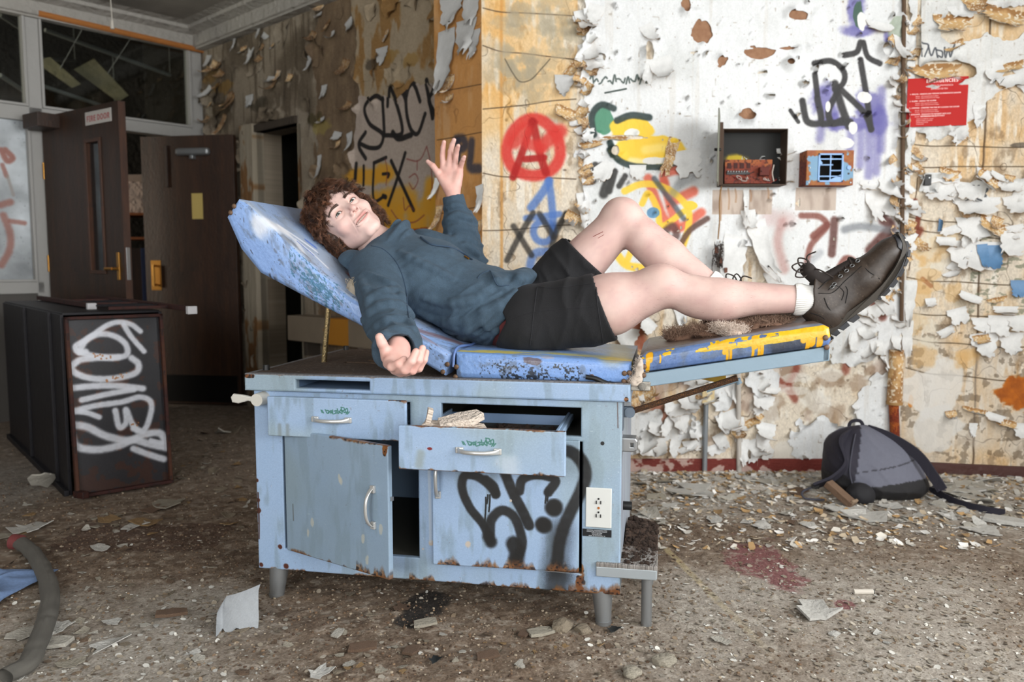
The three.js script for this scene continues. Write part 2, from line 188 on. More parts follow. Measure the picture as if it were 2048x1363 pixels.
const flakeTex = texFn(256, 256, (u, v) => { const a = pf(u, v, 6, 4), b = pn(u, v, 90); const k = 0.85 + (a - 0.5) * 0.09 + (b - 0.5) * 0.04; return [k, k, k * 0.992]; });
const backTex = texFn(256, 256, (u, v) => { const a = pf(u, v, 5, 5), b = pf(u, v, 24, 3, 9); return mix3(mix3([0.60, 0.44, 0.27], [0.80, 0.66, 0.46], sstep(0.35, 0.65, a)), [0.87, 0.82, 0.73], sstep(0.55, 0.66, b)); });
const MF = { white: std({ map: rep(flakeTex, 1), roughness: 0.55 }), grey: std({ map: rep(flakeTex, 1), color: new THREE.Color(0.70, 0.70, 0.70), roughness: 0.55 }), back: std({ map: rep(backTex, 1), roughness: 0.9 }), greyback: std({ map: rep(flakeTex, 1), color: new THREE.Color(0.6, 0.56, 0.5), roughness: 0.85 }), brown: std({ map: rep(backTex, 1), color: new THREE.Color(0.45, 0.4, 0.36), roughness: 0.95 }), blue: std({ color: 0x6f9fd0, roughness: 0.5, map: rep(flakeTex, 1) }) };
const flakePool = [];
for (let i = 0; i < 12; i++) flakePool.push(flakeGeo(1, 1, [0.5, 0.9, 1.4, 2.0, 2.7, -0.4][i % 6], i + 1, [0.2, 0.5, 0.75, 0.35][i % 4], 0.02));
let flakeCount = 0;
// (px, py) the hinge's middle, wpx its width, hpx its length, turn the way the tip points (0 = down), kind: 'out' shows the paint, 'over' shows the back
function flake(W, px, py, wpx, hpx, turn = 0, kind = 'out', curl = null, off = 0.004, mat = 'white') {
  const [u, v] = W.at(px, py), s = Math.abs(W.at(px, py + 10)[1] - v) / 10, w = wpx * s, h = hpx * s;
  const g = curl === null ? flakePool[flakeCount % 12] : flakeGeo(1, h / w, curl, flakeCount + 3, [0.3, 0.6, 0.45][flakeCount % 3], 0.0018 / w);
  flakeCount++;
  const m = kind === 'over' ? [MF.back, MF[mat]] : [MF[mat], mat === 'grey' ? MF.greyback : MF.back], o = mesh('paint_flake', g, m, W.g);
  if (curl === null) o.scale.set(w, h, Math.min(w, h) * 0.8); else o.scale.setScalar(w);
  o.position.set(u, v, off); o.rotation.z = turn; return o;
}

// ---------------------------------------------------------------- back wall (with the pillar of bare plaster at its left)
{
  const W = Wm, g = W.g, X1 = W.len;
  const cv = new Canvas(0, 0, X1, H, 0.0016), [uPil] = W.at(1152, 400), [, vBase] = W.at(1500, 916), [uL1] = W.at(1003, 300);
  cv.fill((u, v) => {
    let c = plaster(u, v, u < uPil ? 0.38 : 0.30, 3);
    if (u < uPil) { const top = sstep(1.55, 1.75, v + 0.3 * (fbm(u * 9, v * 6, 3) - 0.5)); c = mix3(c, mix3([0.86, 0.63, 0.30], [0.78, 0.73, 0.63], sstep(0.45, 0.6, fbm(u * 14 + 8, v * 5, 4))), top * 0.42).concat(c[3]); const j = Math.abs(u - uL1); if (j < 0.012) c = mix3(c, [0.78, 0.55, 0.27], (1 - sstep(0.002, 0.012, j)) * 0.7).concat(c[3]); }
    if (v < 0.68 && u > uPil) { const t = sstep(0.55, 0.7, fbm(u * 6, v * 6 + 4, 4)); c = mix3(c, [0.66, 0.58, 0.53], t * 0.7).concat(c[3]); if (n2(u * 60, v * 60) > 0.86 && fbm(u * 8, v * 8 + 9, 3) > 0.52) c = mix3(c, [0.3, 0.24, 0.18], 0.5).concat(c[3]); }
    return c;
  });
  const S = spray(cv, W), B = blot(cv, W), RED = 0xc8352e, DRED = 0xa01a18, BLU = 0x4a6fb4, BLK = 0x262422;
  // course cracks on the pillar
  for (const [y, a] of [[24, -8], [105, -14], [208, 10], [352, -6], [455, 6], [545, -4]]) S([[966, y + a], [1000, y + a * 0.4 + 3], [1050, y + 2], [1100, y - a * 0.6], [1152, y - a]], 0.9, [0.28, 0.22, 0.16], 0.4, 0.8, 0.2);
  const grey = [[1020, 40], [1110, 30], [1140, 70], [1090, 120], [1050, 165], [1030, 140], [1008, 118]]; for (let k = 0; k < 70; k++) { const q = grey[k % 7]; B(q[0] + (hash2(k, 3) - 0.5) * 70, q[1] + (hash2(k, 9) - 0.5) * 70, 16, 13, [0.62, 0.58, 0.49], 0.8, 0.35, 40, 0.3); }
  S([[1010, 118], [1025, 145], [1040, 163], [1060, 160], [1085, 135], [1100, 118]], 1, [0.3, 0.27, 0.22], 0.4, 0.7);
  for (const [x, y, a, b2] of [[1404, 65, 30, 30], [1592, 32, 28, 16], [1520, 106, 46, 18], [1443, 122, 16, 14], [1575, 97, 26, 8], [1495, 230, 22, 18], [1578, 126, 14, 10], [1372, 10, 14, 24]]) B(x, y, a, b2, (p, q) => mix3([0.53, 0.38, 0.28], [0.62, 0.47, 0.36], fbm(p * 60, q * 60, 3)), 0.2, 1);
  // graffiti on the pillar
  const ring = []; for (let k = 0; k <= 22; k++) { const a = k / 22 * 6.283; ring.push([1067 + 53 * Math.cos(a) + 4 * Math.sin(2 * a), 294 + 57 * Math.sin(a)]); } S(ring, 8.5, RED, 0.4, 0.9);
  S([[1064, 243], [1046, 300], [1026, 354]], 5.5, DRED, 0.4, 0.9); S([[1066, 243], [1078, 300], [1092, 345]], 6, DRED, 0.4, 0.9); S([[1050, 318], [1088, 315]], 5, DRED, 0.4, 0.9); S([[1050, 262], [1030, 282]], 11, RED, 0.5, 0.8); S([[1085, 290], [1120, 262]], 10, RED, 0.5, 0.85); S([[1058, 288], [1082, 296]], 8, RED, 0.5, 0.8);
  S([[1062, 415], [1087, 382], [1098, 362]], 6, BLU, 0.45, 0.8); S([[1098, 362], [1104, 410], [1107, 462]], 5.5, BLU, 0.45, 0.8); S([[1052, 436], [1119, 428]], 4.5, BLU, 0.5, 0.75); const r8 = []; for (let k = 0; k <= 12; k++) { const a = k / 12 * 6.283; r8.push([1087 + 20 * Math.cos(a), 463 + 21 * Math.sin(a)]); } S(r8, 5, BLU, 0.5, 0.8); S([[1060, 545], [1062, 522], [1072, 506], [1104, 503]], 6, BLU, 0.5, 0.75);
  S([[1027, 452], [1063, 510]], 4, BLK, 0.55, 0.75); S([[1066, 426], [1040, 470], [1014, 520]], 4, BLK, 0.55, 0.75); S([[1079, 427], [1107, 474]], 4, BLK, 0.55, 0.7); S([[1132, 427], [1112, 465], [1098, 515]], 4, BLK, 0.55, 0.75); S([[1132, 427], [1146, 442]], 3, BLK, 0.5, 0.7);
  // rust-red strokes low down and stains
  S([[1517, 753], [1552, 760], [1571, 772]], 6, 0x7c3324, 0.7, 0.75); S([[1593, 734], [1577, 772], [1590, 798]], 4.5, 0x7c3324, 0.7, 0.75); S([[1694, 722], [1691, 741]], 5, 0x7c3324, 0.7, 0.7); S([[1290, 730], [1300, 790], [1330, 830]], 7, 0x8c4630, 0.9, 0.6); S([[1274, 640], [1282, 690]], 7, 0x8c3a24, 0.8, 0.7);
  for (let k = 0; k < 30; k++) B(1520 + hash2(k, 1) * 260, 640 + hash2(k, 2) * 240, 10 + hash2(k, 3) * 26, 8 + hash2(k, 4) * 20, k % 3 ? [0.87, 0.86, 0.83] : [0.55, 0.45, 0.36], 0.7, 0.55, 22, 0.2);
  B(1765, 870, 70, 120, [0.86, 0.855, 0.83], 0.5, 0.9, 9); B(1650, 905, 90, 40, [0.86, 0.84, 0.80], 0.5, 0.8, 9);
  const mPl = std({ map: cv.map(), bumpMap: cv.bump(), bumpScale: 0.006, roughness: 0.9 });
  mesh('plaster', canvasUV(span(0, X1, 0, H, -0.15, 0, 0), cv), mPl, g);

  // the film of white paint, its holes and its graffiti
  const pc = new Canvas(uPil - 0.03, 0, X1, H, 0.0015); pc.fill((u, v) => whitePaint(u, v));
  const s = spray(pc, W), b = blot(pc, W), GRN = 0x3f7f60, YEL = 0xecc234, DK = 0x20302e, PUR = 0x544f94, RB = 0x6e2f22, OR = 0xd0563c;
  b(1206, 243, 19, 30, GRN, 0.25, 0.9); s([[1187, 270], [1184, 230], [1202, 210], [1227, 217]], 5, DK, 0.35); s([[1219, 300], [1224, 310]], 5, DK);
  b(1264, 258, 42, 24, YEL, 0.3, 1); b(1300, 303, 74, 34, YEL, 0.22, 1); b(1262, 266, 14, 9, [0.87, 0.87, 0.85], 0.6); s([[1290, 300], [1330, 296], [1345, 310]], 5, [0.96, 0.87, 0.55], 0.8, 0.6); s([[1262, 322], [1320, 326], [1350, 312]], 5, [0.93, 0.88, 0.70], 0.6, 0.7);
  s([[1234, 241], [1262, 231], [1298, 235]], 5.5, DK, 0.3); s([[1219, 285], [1231, 315], [1262, 331], [1310, 334], [1366, 335]], 5, DK, 0.3);
  b(1312, 322, 25, 9, [0.86, 0.85, 0.82], 0.7); b(1276, 340, 12, 16, [0.86, 0.85, 0.82], 0.7);
  s([[1190, 330], [1178, 347], [1186, 362]], 5, BLK, 0.4); s([[1202, 334], [1216, 352], [1207, 388]], 7, BLK, 0.4); s([[1229, 343], [1218, 382]], 5, BLK, 0.4); s([[1250, 352], [1238, 372]], 4, BLK, 0.5);
  s([[1296, 357], [1315, 409], [1330, 440], [1355, 456], [1402, 425]], 6.5, OR, 0.5, 0.88); s([[1327, 366], [1328, 350], [1345, 342], [1372, 340]], 6, OR, 0.5, 0.85); s([[1329, 364], [1342, 420], [1352, 448]], 6, OR, 0.5, 0.85); s([[1345, 402], [1386, 383]], 7, OR, 0.5, 0.88);
  s([[1249, 382], [1284, 368], [1331, 376], [1374, 414], [1377, 451], [1364, 496]], 5.5, YEL, 0.3); s([[1284, 407], [1296, 386], [1315, 418], [1322, 451], [1367, 423]], 5, YEL, 0.3); b(1382, 411, 14, 9, YEL, 0.2); s([[1230, 503], [1252, 529], [1285, 536]], 6.5, YEL, 0.3); s([[1252, 526], [1262, 502]], 5, YEL, 0.3); s([[1264, 460], [1240, 480]], 4, 0x4f82a8, 0.6, 0.7);
  b(1306, 424, 14, 11, 0x4f82a8, 0.3, 0.9); s([[1308, 357], [1340, 400], [1367, 437]], 3.5, 0x36404a, 0.6, 0.75); s([[1414, 437], [1378, 462], [1352, 505]], 4, 0x4a2a20, 0.5, 0.85); s([[1345, 388], [1362, 366], [1384, 355]], 5, 0x777b80, 0.9, 0.5); s([[1332, 460], [1345, 452], [1352, 470], [1340, 484]], 5, 0x4a2a24, 0.6, 0.8);
  for (let k = 0; k < 13; k++) s([[1180 + k * 9, 158 + (k % 3) * 5], [1184 + k * 9, 150 + (k * 7 % 5) * 4], [1187 + k * 9, 166 - (k % 4) * 3]], 1.2, 0x26342e, 0.5, 0.8); s([[1210, 186], [1252, 178]], 1.3, 0x26342e, 0.4);
  // violet and black tag by the red notice
  for (const [x, y, rx, ry] of [[1650, 205, 26, 30], [1700, 246, 60, 14], [1735, 215, 24, 40], [1712, 20, 16, 34], [1722, 62, 34, 12], [1752, 245, 22, 30], [1655, 243, 22, 16], [1772, 80, 9, 18]]) b(x, y, rx, ry, PUR, 0.6, 0.72, 18, 0.35);
  for (const [x, y0, y1] of [[1720, 255, 330], [1737, 255, 352], [1752, 250, 345], [1700, 255, 300], [1640, 250, 278], [1762, 180, 300]]) s([[x, y0], [x + 1, (y0 + y1) / 2], [x - 1, y1]], 4.5, PUR, 1, 0.55); b(1715, 30, 11, 30, 0x2f5136, 0.5, 0.8); b(1790, 60, 16, 26, 0x5d7350, 0.6, 0.4);
  const K = (p, w = 4.8) => s(p, w, 0x1d1b1b, 0.35, 0.95);
  K([[1688, 111], [1713, 104], [1720, 85]], 4.5); K([[1726, 85], [1735, 114], [1759, 128]], 4); K([[1720, 120], [1732, 190], [1741, 259]], 4.6); K([[1629, 149], [1634, 190]], 4.4); K([[1628, 127], [1663, 123], [1688, 146], [1685, 168], [1669, 178]], 4.4); K([[1669, 168], [1685, 221], [1697, 253]], 6); K([[1682, 180], [1729, 228], [1742, 259]], 4.6); K([[1604, 202], [1615, 244], [1640, 245], [1634, 196]], 5); K([[1672, 188], [1656, 225], [1664, 247], [1684, 240]], 5); K([[1580, 221], [1588, 233], [1596, 244]], 3); K([[1645, 248], [1700, 244]], 5);
  for (const [x, y, rx, ry] of [[1705, 255, 10, 12], [1730, 195, 14, 11], [1722, 40, 9, 20], [1668, 140, 5, 8], [1690, 285, 16, 10], [1655, 215, 5, 12]]) b(x, y, rx, ry, [0.87, 0.865, 0.85], 0.6);
  // rust-red writing behind the boot
  s([[1602, 431], [1640, 434], [1653, 450], [1621, 491], [1612, 532]], 4, RB, 0.6, 0.8); s([[1653, 450], [1626, 472]], 5, RB, 0.5, 0.85); s([[1668, 440], [1666, 472], [1663, 507]], 5.5, 0x4e241c, 0.5, 0.85); s([[1767, 440], [1780, 453], [1760, 478], [1740, 500]], 7.5, 0x4b2019, 0.5, 0.9); s([[1678, 533], [1691, 516], [1707, 522], [1708, 535]], 4, RB, 0.6, 0.8); s([[1688, 459], [1716, 453], [1760, 457], [1806, 466]], 4.5, 0x6a6e74, 0.8, 0.7); s([[1564, 443], [1555, 481], [1568, 538]], 5, 0xa0655c, 1, 0.5); s([[1540, 435], [1575, 440]], 9, 0xb58a86, 1, 0.4); s([[1748, 611], [1764, 633]], 6, RB, 0.5, 0.8); s([[1782, 485], [1778, 500]], 6, 0x4b2019, 0.5); s([[1640, 505], [1600, 540]], 4, 0x8a8e94, 0.9, 0.5);
  // bare brown panels below the two boxes and their rust runs
  for (const [x0, y0, x1, y1] of [[1424, 380, 1544, 428], [1590, 376, 1672, 420]]) { const a = W.at(x0, y1), c = W.at(x1, y0); pc.area(a[0], a[1], c[0], c[1], (u, v, i) => { const t = sstep(0.25, 0.6, fbm(u * 26, v * 9, 3)); pc.put(i, mix3([0.60, 0.52, 0.46], [0.73, 0.66, 0.60], t), 0.9); }); } for (const [x, y, l] of [[1440, 380, 60], [1470, 378, 26], [1500, 380, 22], [1535, 376, 20], [1456, 378, 40]]) s([[x, y], [x + 2, y + l * 0.5], [x + 1, y + l]], 0.9, 0x9a6a40, 1, 0.55);
  const HL = holesOf(W, [[1404, 65, 22, 22], [1592, 32, 20, 10], [1520, 106, 34, 12], [1443, 122, 10, 9], [1575, 97, 18, 4], [1495, 230, 15, 12], [1578, 126, 8, 6], [1372, 10, 9, 18], [1395, 60, 10, 24], [1150, 40, 20, 60, 0.6], [1150, 200, 18, 80, 0.7], [1152, 420, 16, 160, 0.7], [1200, 115, 13, 9, 0.6], [1298, 110, 9, 24, 0.6], [1240, 275, 60, 4, 0.5], [1500, 520, 26, 38, 0.5], [1475, 565, 40, 20, 0.6], [1800, 250, 10, 250, 0.8], [1800, 520, 12, 60, 0.8], [1230, 300, 8, 10], [1770, 100, 10, 12], [1530, 560, 26, 26, 0.6]]);
  const lowEdge = (u, v) => { const [, vl] = [0, lerp(0.80, 0.70, sstep(1.2, 1.9, u))]; return v - vl + (fbm(u * 7, 5, 4) - 0.5) * 0.45 + (fbm(u * 30, v * 30, 3) - 0.5) * 0.08; };
  const islands = holesOf(W, [[1765, 850, 60, 110, 0.35], [1640, 880, 60, 46, 0.45], [1290, 860, 46, 40, 0.6], [1530, 760, 40, 30, 0.6], [1360, 850, 26, 40, 0.7], [1700, 700, 46, 30, 0.6], [1440, 780, 22, 40, 0.7], [1235, 780, 30, 60, 0.6], [1580, 690, 40, 34, 0.6]]);
  const mask = (u, v) => { const isl = -holeField(islands, u, v); let m = Math.min(Math.max(lowEdge(u, v) * 0.6, isl), holeField(HL, u, v) * 1.0, (u - uPil + (fbm(v * 11, u * 11, 4) - 0.5) * 0.09) * 1.0); const pock = fbm(u * 34 + 3, v * 34, 3); if (pock > 0.77) m = Math.min(m, (0.785 - pock) * 0.4); return v < vBase ? -1 : m; };
  const liftF = (u, v, m) => { const e = Math.exp(-Math.max(m, 0) / 0.016), n = fbm(u * 16 + 9, v * 16, 2), far = sstep(0.2, 0.42, u) * 0.35 + 0.65; return 0.0025 + e * (0.002 + 0.028 * sstep(0.45, 0.75, n)) * far + 0.003 * fbm(u * 9, v * 9, 3); };
  mesh('paint_layer', paintFilm(uPil - 0.03, vBase, X1 - 0.002, H - 0.01, 0.0085, mask, liftF, pc), std({ map: pc.map(), bumpMap: rep(noiseBump, 3), bumpScale: 0.004, roughness: 0.62 }), g);

  // larger curled flakes, each its own piece
  for (const a of [[1165, 20, 40, 60, 0.2, 'out', 1.2], [1195, 10, 36, 50, -0.3, 'out', 0.9], [1170, 85, 34, 60, 0.4, 'out', 1.3], [1185, 105, 40, 46, 0.1, 'out', 1.0], [1128, 150, 38, 50, 0, 'out', 0.8, 0.004, 'grey'], [1140, 130, 46, 30, 0.9, 'over', 1.6], [1135, 215, 44, 34, -0.4, 'over', 1.2], [1160, 225, 26, 40, 0.3, 'over', 0.8], [1318, 115, 46, 66, 0.25, 'out', 1.4], [1302, 120, 22, 60, -0.2, 'out', 0.8], [1290, 50, 30, 46, 0.5, 'out', 0.9], [1225, 272, 60, 14, 0, 'over', 1.6], [1180, 282, 46, 22, 0.2, 'over', 1.3], [1195, 330, 60, 34, 0.6, 'out', 0.6], [1165, 385, 26, 80, 0.1, 'out', 0.7], [1150, 425, 30, 60, -0.5, 'over', 2.2], [1172, 410, 26, 46, -0.8, 'over', 2.4], [1372, 300, 60, 54, 0.15, 'out', 0.35], [1350, 276, 24, 76, -0.3, 'over', 0.3], [1275, 330, 34, 30, 0, 'out', 0.6], [1510, 440, 40, 120, 0.2, 'out', 1.0], [1472, 470, 50, 110, -0.15, 'out', 0.7], [1525, 500, 30, 80, 0.3, 'out', 1.2], [1492, 375, 12, 70, 0, 'out', 0.6], [1495, 420, 30, 40, 0.1, 'out', 0.9], [1540, 540, 34, 60, 0.4, 'out', 1.2], [1760, 45, 60, 28, -0.2, 'out', 1.2], [1798, 60, 26, 70, 0.1, 'out', 0.9], [1780, 90, 40, 40, 0.4, 'out', 1.1], [1770, 110, 30, 34, 0.9, 'over', 1.6], [1785, 365, 60, 40, -0.3, 'out', 1.2], [1745, 385, 34, 60, 0.1, 'out', 0.8], [1770, 400, 40, 40, 0.3, 'out', 1.1], [1735, 360, 34, 22, 0, 'out', 1], [1570, 310, 34, 22, 0, 'out', 1.5], [1572, 350, 34, 22, 0, 'out', 1.5], [1568, 290, 40, 26, 0.2, 'out', 1.2]]) flake(W, ...a);
  // the heap of flakes that still cling along the foot of the wall and beside the boot
  const r = rngOf(4); for (let k = 0; k < 84; k++) { const zone = k % 4, px = zone === 3 ? 1700 + r() * 100 : zone === 2 ? 1225 + r() * 330 : 1270 + r() * 270, py = zone === 3 ? 560 + r() * 140 : zone === 2 ? 640 + r() * 140 : 770 + r() * 120; flake(W, px, py, 18 + r() * 30, 18 + r() * 36, (r() - 0.5) * 1.6, r() < 0.25 ? 'over' : 'out', 0.4 + r() * 1.5); }
  for (let k = 0; k < 26; k++) flake(W, 1150 + r() * 26, 30 + r() * 420, 14 + r() * 18, 16 + r() * 26, (r() - 0.3) * 1.6, r() < 0.4 ? 'over' : 'out', 0.8 + r() * 1.4);
  for (let k = 0; k < 26; k++) flake(W, 1790 + r() * 14, 60 + r() * 520, 14 + r() * 16, 16 + r() * 30, (r() - 0.6) * 1.8, r() < 0.55 ? 'over' : 'out', 0.9 + r() * 1.6);
  // skirting painted dark red, its paint flaking
  const bc = new Canvas(0, 0, X1, 0.14, 0.0015); bc.fill((u, v) => { const t = sstep(0.52, 0.62, fbm(u * 16, v * 22, 4) + (n2(u * 3, 1) - 0.6) * 0.25), c = mix3([0.44, 0.15, 0.11], [0.78, 0.72, 0.68], t * 0.8); const k = (n2(u * 200, v * 200) - 0.5) * 0.05; return [c[0] + k, c[1] + k, c[2] + k]; });
  const bb = mesh('baseboard_back', canvasUV(span(0, X1, 0, vBase + 0.0, 0, 0.016, 0.003), bc), std({ map: bc.map(), roughness: 0.7, bumpMap: rep(noiseBump, 4), bumpScale: 0.003 }), g);
}
// ---------------------------------------------------------------- right wall
{
  const W = Wr, g = W.g, X1 = W.len, cv = new Canvas(-0.06, 0, X1, H, 0.0016), [, vB] = W.at(1900, 925), [uJ] = W.at(1957, 500), [uJ2] = W.at(1948, 900);
  cv.fill((u, v) => { let c = plaster(u, v, 0.40, 21); if (v > 1.9) c = mix3(c, [0.84, 0.81, 0.74], 0.3).concat(c[3]); const uj = lerp(uJ2, uJ, clamp(v / 1.4)) + 0.004 * (n2(v * 20, 3) - 0.5), j = Math.abs(u - uj); if (j < 0.007) c = mix3(c, [0.25, 0.18, 0.11], (1 - sstep(0.001, 0.007, j)) * 0.8).concat(c[3] - 0.3); if (v < 0.75) { c = mix3(c, [0.80, 0.77, 0.73], 0.45 * sstep(0.4, 0.6, fbm(u * 5, v * 5, 3))).concat(c[3]); if (fbm(u * 26, v * 26, 4) > 0.6) c = mix3(c, [0.33, 0.27, 0.2], 0.45).concat(c[3]); } if (fbm(u * 30 + 2, v * 60, 4) > 0.60 && Math.abs(v - 0.98) < 0.22 && u > uJ - 0.03) c = mix3(c, [0.42, 0.44, 0.36], 0.6).concat(c[3]); return c; });
  const S = spray(cv, W), B = blot(cv, W);
  for (const [y, a] of [[290, 3], [333, 0], [440, 8], [462, 10], [560, 6], [628, 4], [682, 8], [745, 10]]) S([[1812, y - a], [1860, y + 2], [1910, y + a * 0.5], [1955, y + a], [2010, y + a * 1.6], [2060, y + a * 1.4]], 0.9, [0.26, 0.2, 0.13], 0.4, 0.75, 0.2);
  S([[1835, 355], [1832, 390], [1826, 410]], 0.8, [0.3, 0.22, 0.15]); S([[1812, 480], [1822, 500], [1818, 540]], 0.8, [0.3, 0.22, 0.15]);
  B(2030, 785, 36, 34, (x, y) => mix3([0.78, 0.42, 0.08], [0.55, 0.27, 0.06], fbm(x * 40, y * 40, 3)), 0.6, 0.95, 20, 0.12); B(1822, 800, 6, 14, [0.8, 0.5, 0.2], 0.5, 0.8); S([[1840, 460], [1832, 472]], 5, 0x6e2f1e, 0.5, 0.85); S([[1822, 408], [1830, 402]], 4, 0x6e2f1e, 0.5, 0.8); S([[1838, 422], [1834, 455]], 3.6, 0x6e2f1e, 0.4, 0.85); S([[1845, 557], [1862, 572]], 3, 0x6e2f1e, 0.4, 0.85); B(2035, 290, 22, 6, [0.25, 0.23, 0.22], 0.6, 0.6); B(1860, 780, 56, 60, [0.86, 0.85, 0.83], 0.6, 0.8, 9); B(1870, 860, 50, 50, [0.84, 0.83, 0.81], 0.5, 0.8, 9); for (let k = 0; k < 26; k++) B(1820 + hash2(k, 5) * 120, 480 + hash2(k, 6) * 240, 12 + hash2(k, 7) * 24, 8 + hash2(k, 8) * 14, k % 2 ? [0.83, 0.66, 0.42] : [0.86, 0.83, 0.76], 0.7, 0.5, 20, 0.2);
  mesh('plaster', canvasUV(span(-0.06, X1 + 0.1, 0, H, -0.15, 0, 0), cv), std({ map: cv.map(), bumpMap: cv.bump(), bumpScale: 0.006, roughness: 0.9 }), g);
  const pc = new Canvas(0, 1.0, X1, H, 0.0015); pc.fill((u, v) => whitePaint(u, v, [0.83, 0.83, 0.82])); const s = spray(pc, W);
  // marker tag on the paint under the ceiling end
  for (const p of [[[1824, 112], [1834, 86], [1842, 114]], [[1828, 104], [1842, 100]], [[1840, 88], [1856, 90], [1848, 114]], [[1856, 92], [1862, 112], [1870, 96], [1874, 116]], [[1872, 100], [1884, 104], [1882, 116], [1876, 112]], [[1888, 96], [1890, 116], [1896, 98], [1900, 114], [1906, 92]]]) s(p, 1.1, 0x3c4046, 0.5, 0.9, 0.2);
  for (const p of [[[1876, 392], [1888, 374], [1902, 372]], [[1876, 392], [1880, 408], [1896, 404]], [[1880, 392], [1892, 390]], [[1932, 374], [1946, 372]], [[1940, 374], [1936, 398], [1930, 404]], [[1956, 372], [1950, 396], [1962, 402]], [[1974, 378], [1970, 404], [1990, 400]]]) s(p, 1.6, 0x33363a, 0.4, 0.9, 0.2);
  const HL = holesOf(W, [[1920, 55, 48, 34, 0.4], [2020, 45, 60, 34, 0.4], [1880, 150, 70, 24, 0.3], [2010, 160, 24, 22], [2010, 235, 50, 60, 0.3], [1980, 300, 100, 66, 0.25], [1830, 300, 30, 40, 0.3], [1890, 315, 80, 34, 0.3], [1850, 420, 60, 40, 0.3], [1822, 370, 20, 60, 0.4], [1935, 350, 30, 16, 0.5], [2000, 385, 30, 14]]);
  const [, vLow] = W.at(1900, 412), mask = (u, v) => Math.min(holeField(HL, u, v), v - vLow + (fbm(u * 9, 4, 3) - 0.5) * 0.12, u - 0.012);
  mesh('paint_layer', paintFilm(0, 1.0, X1 - 0.01, H - 0.01, 0.0085, mask, (u, v, m) => 0.003 + Math.exp(-Math.max(m, 0) / 0.02) * (0.002 + 0.03 * sstep(0.4, 0.75, fbm(u * 13, v * 13, 2))), pc), std({ map: pc.map(), bumpMap: rep(noiseBump, 3), bumpScale: 0.004, roughness: 0.6 }), g);
  for (const a of [[1925, 12, 60, 26, 0, 'out', 0.7], [1935, -20, 40, 60, 0.5, 'over', 0.7], [1905, 30, 80, 46, -0.1, 'over', 1.1], [2010, 16, 90, 46, -0.3, 'over', 1.0], [1905, 85, 40, 26, 0.4, 'over', 1.6], [1872, 128, 100, 36, 0, 'over', 0.7], [1868, 150, 40, 26, 0.3, 'over', 1.8], [1908, 150, 36, 18, -0.4, 'over', 2.2], [2016, 126, 60, 26, 0.2, 'over', 1.3], [1985, 118, 40, 52, 0.1, 'out', 0.5], [2020, 150, 50, 30, 0.2, 'out', 0.9], [1826, 250, 12, 40, 0, 'out', 0.3], [1910, 250, 40, 36, 0.5, 'out', 0.8], [1930, 262, 20, 40, -0.7, 'out', 0.8], [1958, 210, 26, 46, 0, 'out', 0.4], [1880, 345, 80, 22, 0, 'out', 0.4], [1876, 360, 60, 44, 0.1, 'out', 0.8], [1900, 372, 30, 26, 0, 'out', 1.0], [1935, 365, 50, 40, -0.1, 'out', 1.0], [1985, 350, 50, 46, -0.7, 'over', 1.6], [1952, 395, 90, 44, 0, 'out', 1.2], [2020, 360, 50, 30, 0, 'out', 1.0], [2030, 390, 50, 46, 0.2, 'out', 1.2], [1948, 434, 70, 52, 0, 'out', 0.6], [1900, 452, 50, 18, 0.3, 'out', 0.8], [1876, 450, 26, 14, 1.5, 'out', 2.0, 0.004, 'blue'], [1990, 440, 60, 34, -0.5, 'over', 1.2], [2030, 455, 60, 60, -0.2, 'out', 0.8], [1950, 482, 104, 62, -0.05, 'out', 0.9, 0.005], [1905, 520, 40, 30, 0.9, 'out', 1.3], [2036, 560, 30, 34, 0, 'out', 0.6, 0.004, 'blue'], [1985, 490, 34, 52, 0, 'out', 0.9, 0.012, 'blue'], [1925, 510, 34, 26, 0.5, 'out', 0.9, 0.012, 'blue'], [1962, 488, 20, 54, 0.1, 'out', 0.9, 0.012, 'blue'], [2010, 612, 46, 20, 0, 'out', 1.6], [1968, 635, 50, 30, 0, 'out', 0.5], [2000, 630, 46, 40, 0, 'out', 0.6], [2036, 630, 40, 36, 0.1, 'out', 0.9], [1966, 665, 50, 50, 0.15, 'out', 0.8], [2020, 664, 46, 46, 0, 'out', 0.8], [1960, 668, 30, 26, 0.2, 'over', 1.6], [1950, 815, 46, 22, -0.2, 'over', 2.2], [1990, 826, 40, 24, -0.3, 'out', 1.6], [2012, 838, 40, 26, -0.2, 'over', 1.8], [1946, 845, 16, 26, 0, 'out', 0.3], [1900, 820, 20, 34, 0.2, 'over', 2.4], [2040, 845, 24, 30, 0, 'out', 0.8], [1820, 560, 26, 90, 0, 'out', 0.2], [1815, 640, 22, 70, 0, 'out', 0.3]]) flake(W, ...a);
  const r = rngOf(8); for (let k = 0; k < 30; k++) flake(W, 1815 + r() * 14, k % 3 ? 262 + r() * 260 : 30 + r() * 110, 12 + r() * 18, 14 + r() * 28, (r() - 0.5) * 2, r() < 0.5 ? 'over' : 'out', 0.6 + r() * 1.5); for (let k = 0; k < 22; k++) flake(W, 1840 + r() * 200, 330 + r() * 330, 16 + r() * 30, 12 + r() * 26, (r() - 0.5) * 1.2, r() < 0.3 ? 'over' : 'out', 0.5 + r() * 1.2);
  // blue paint on the widest scallop of paint is a thin sheet of its own colour, part of that flake's face
  mesh('baseboard_right', span(0, X1, 0, vB, 0, 0.02, 0.003), std({ color: 0x4a2a24, roughness: 0.65, bumpMap: rep(noiseBump, 3), bumpScale: 0.004 }), g);
}
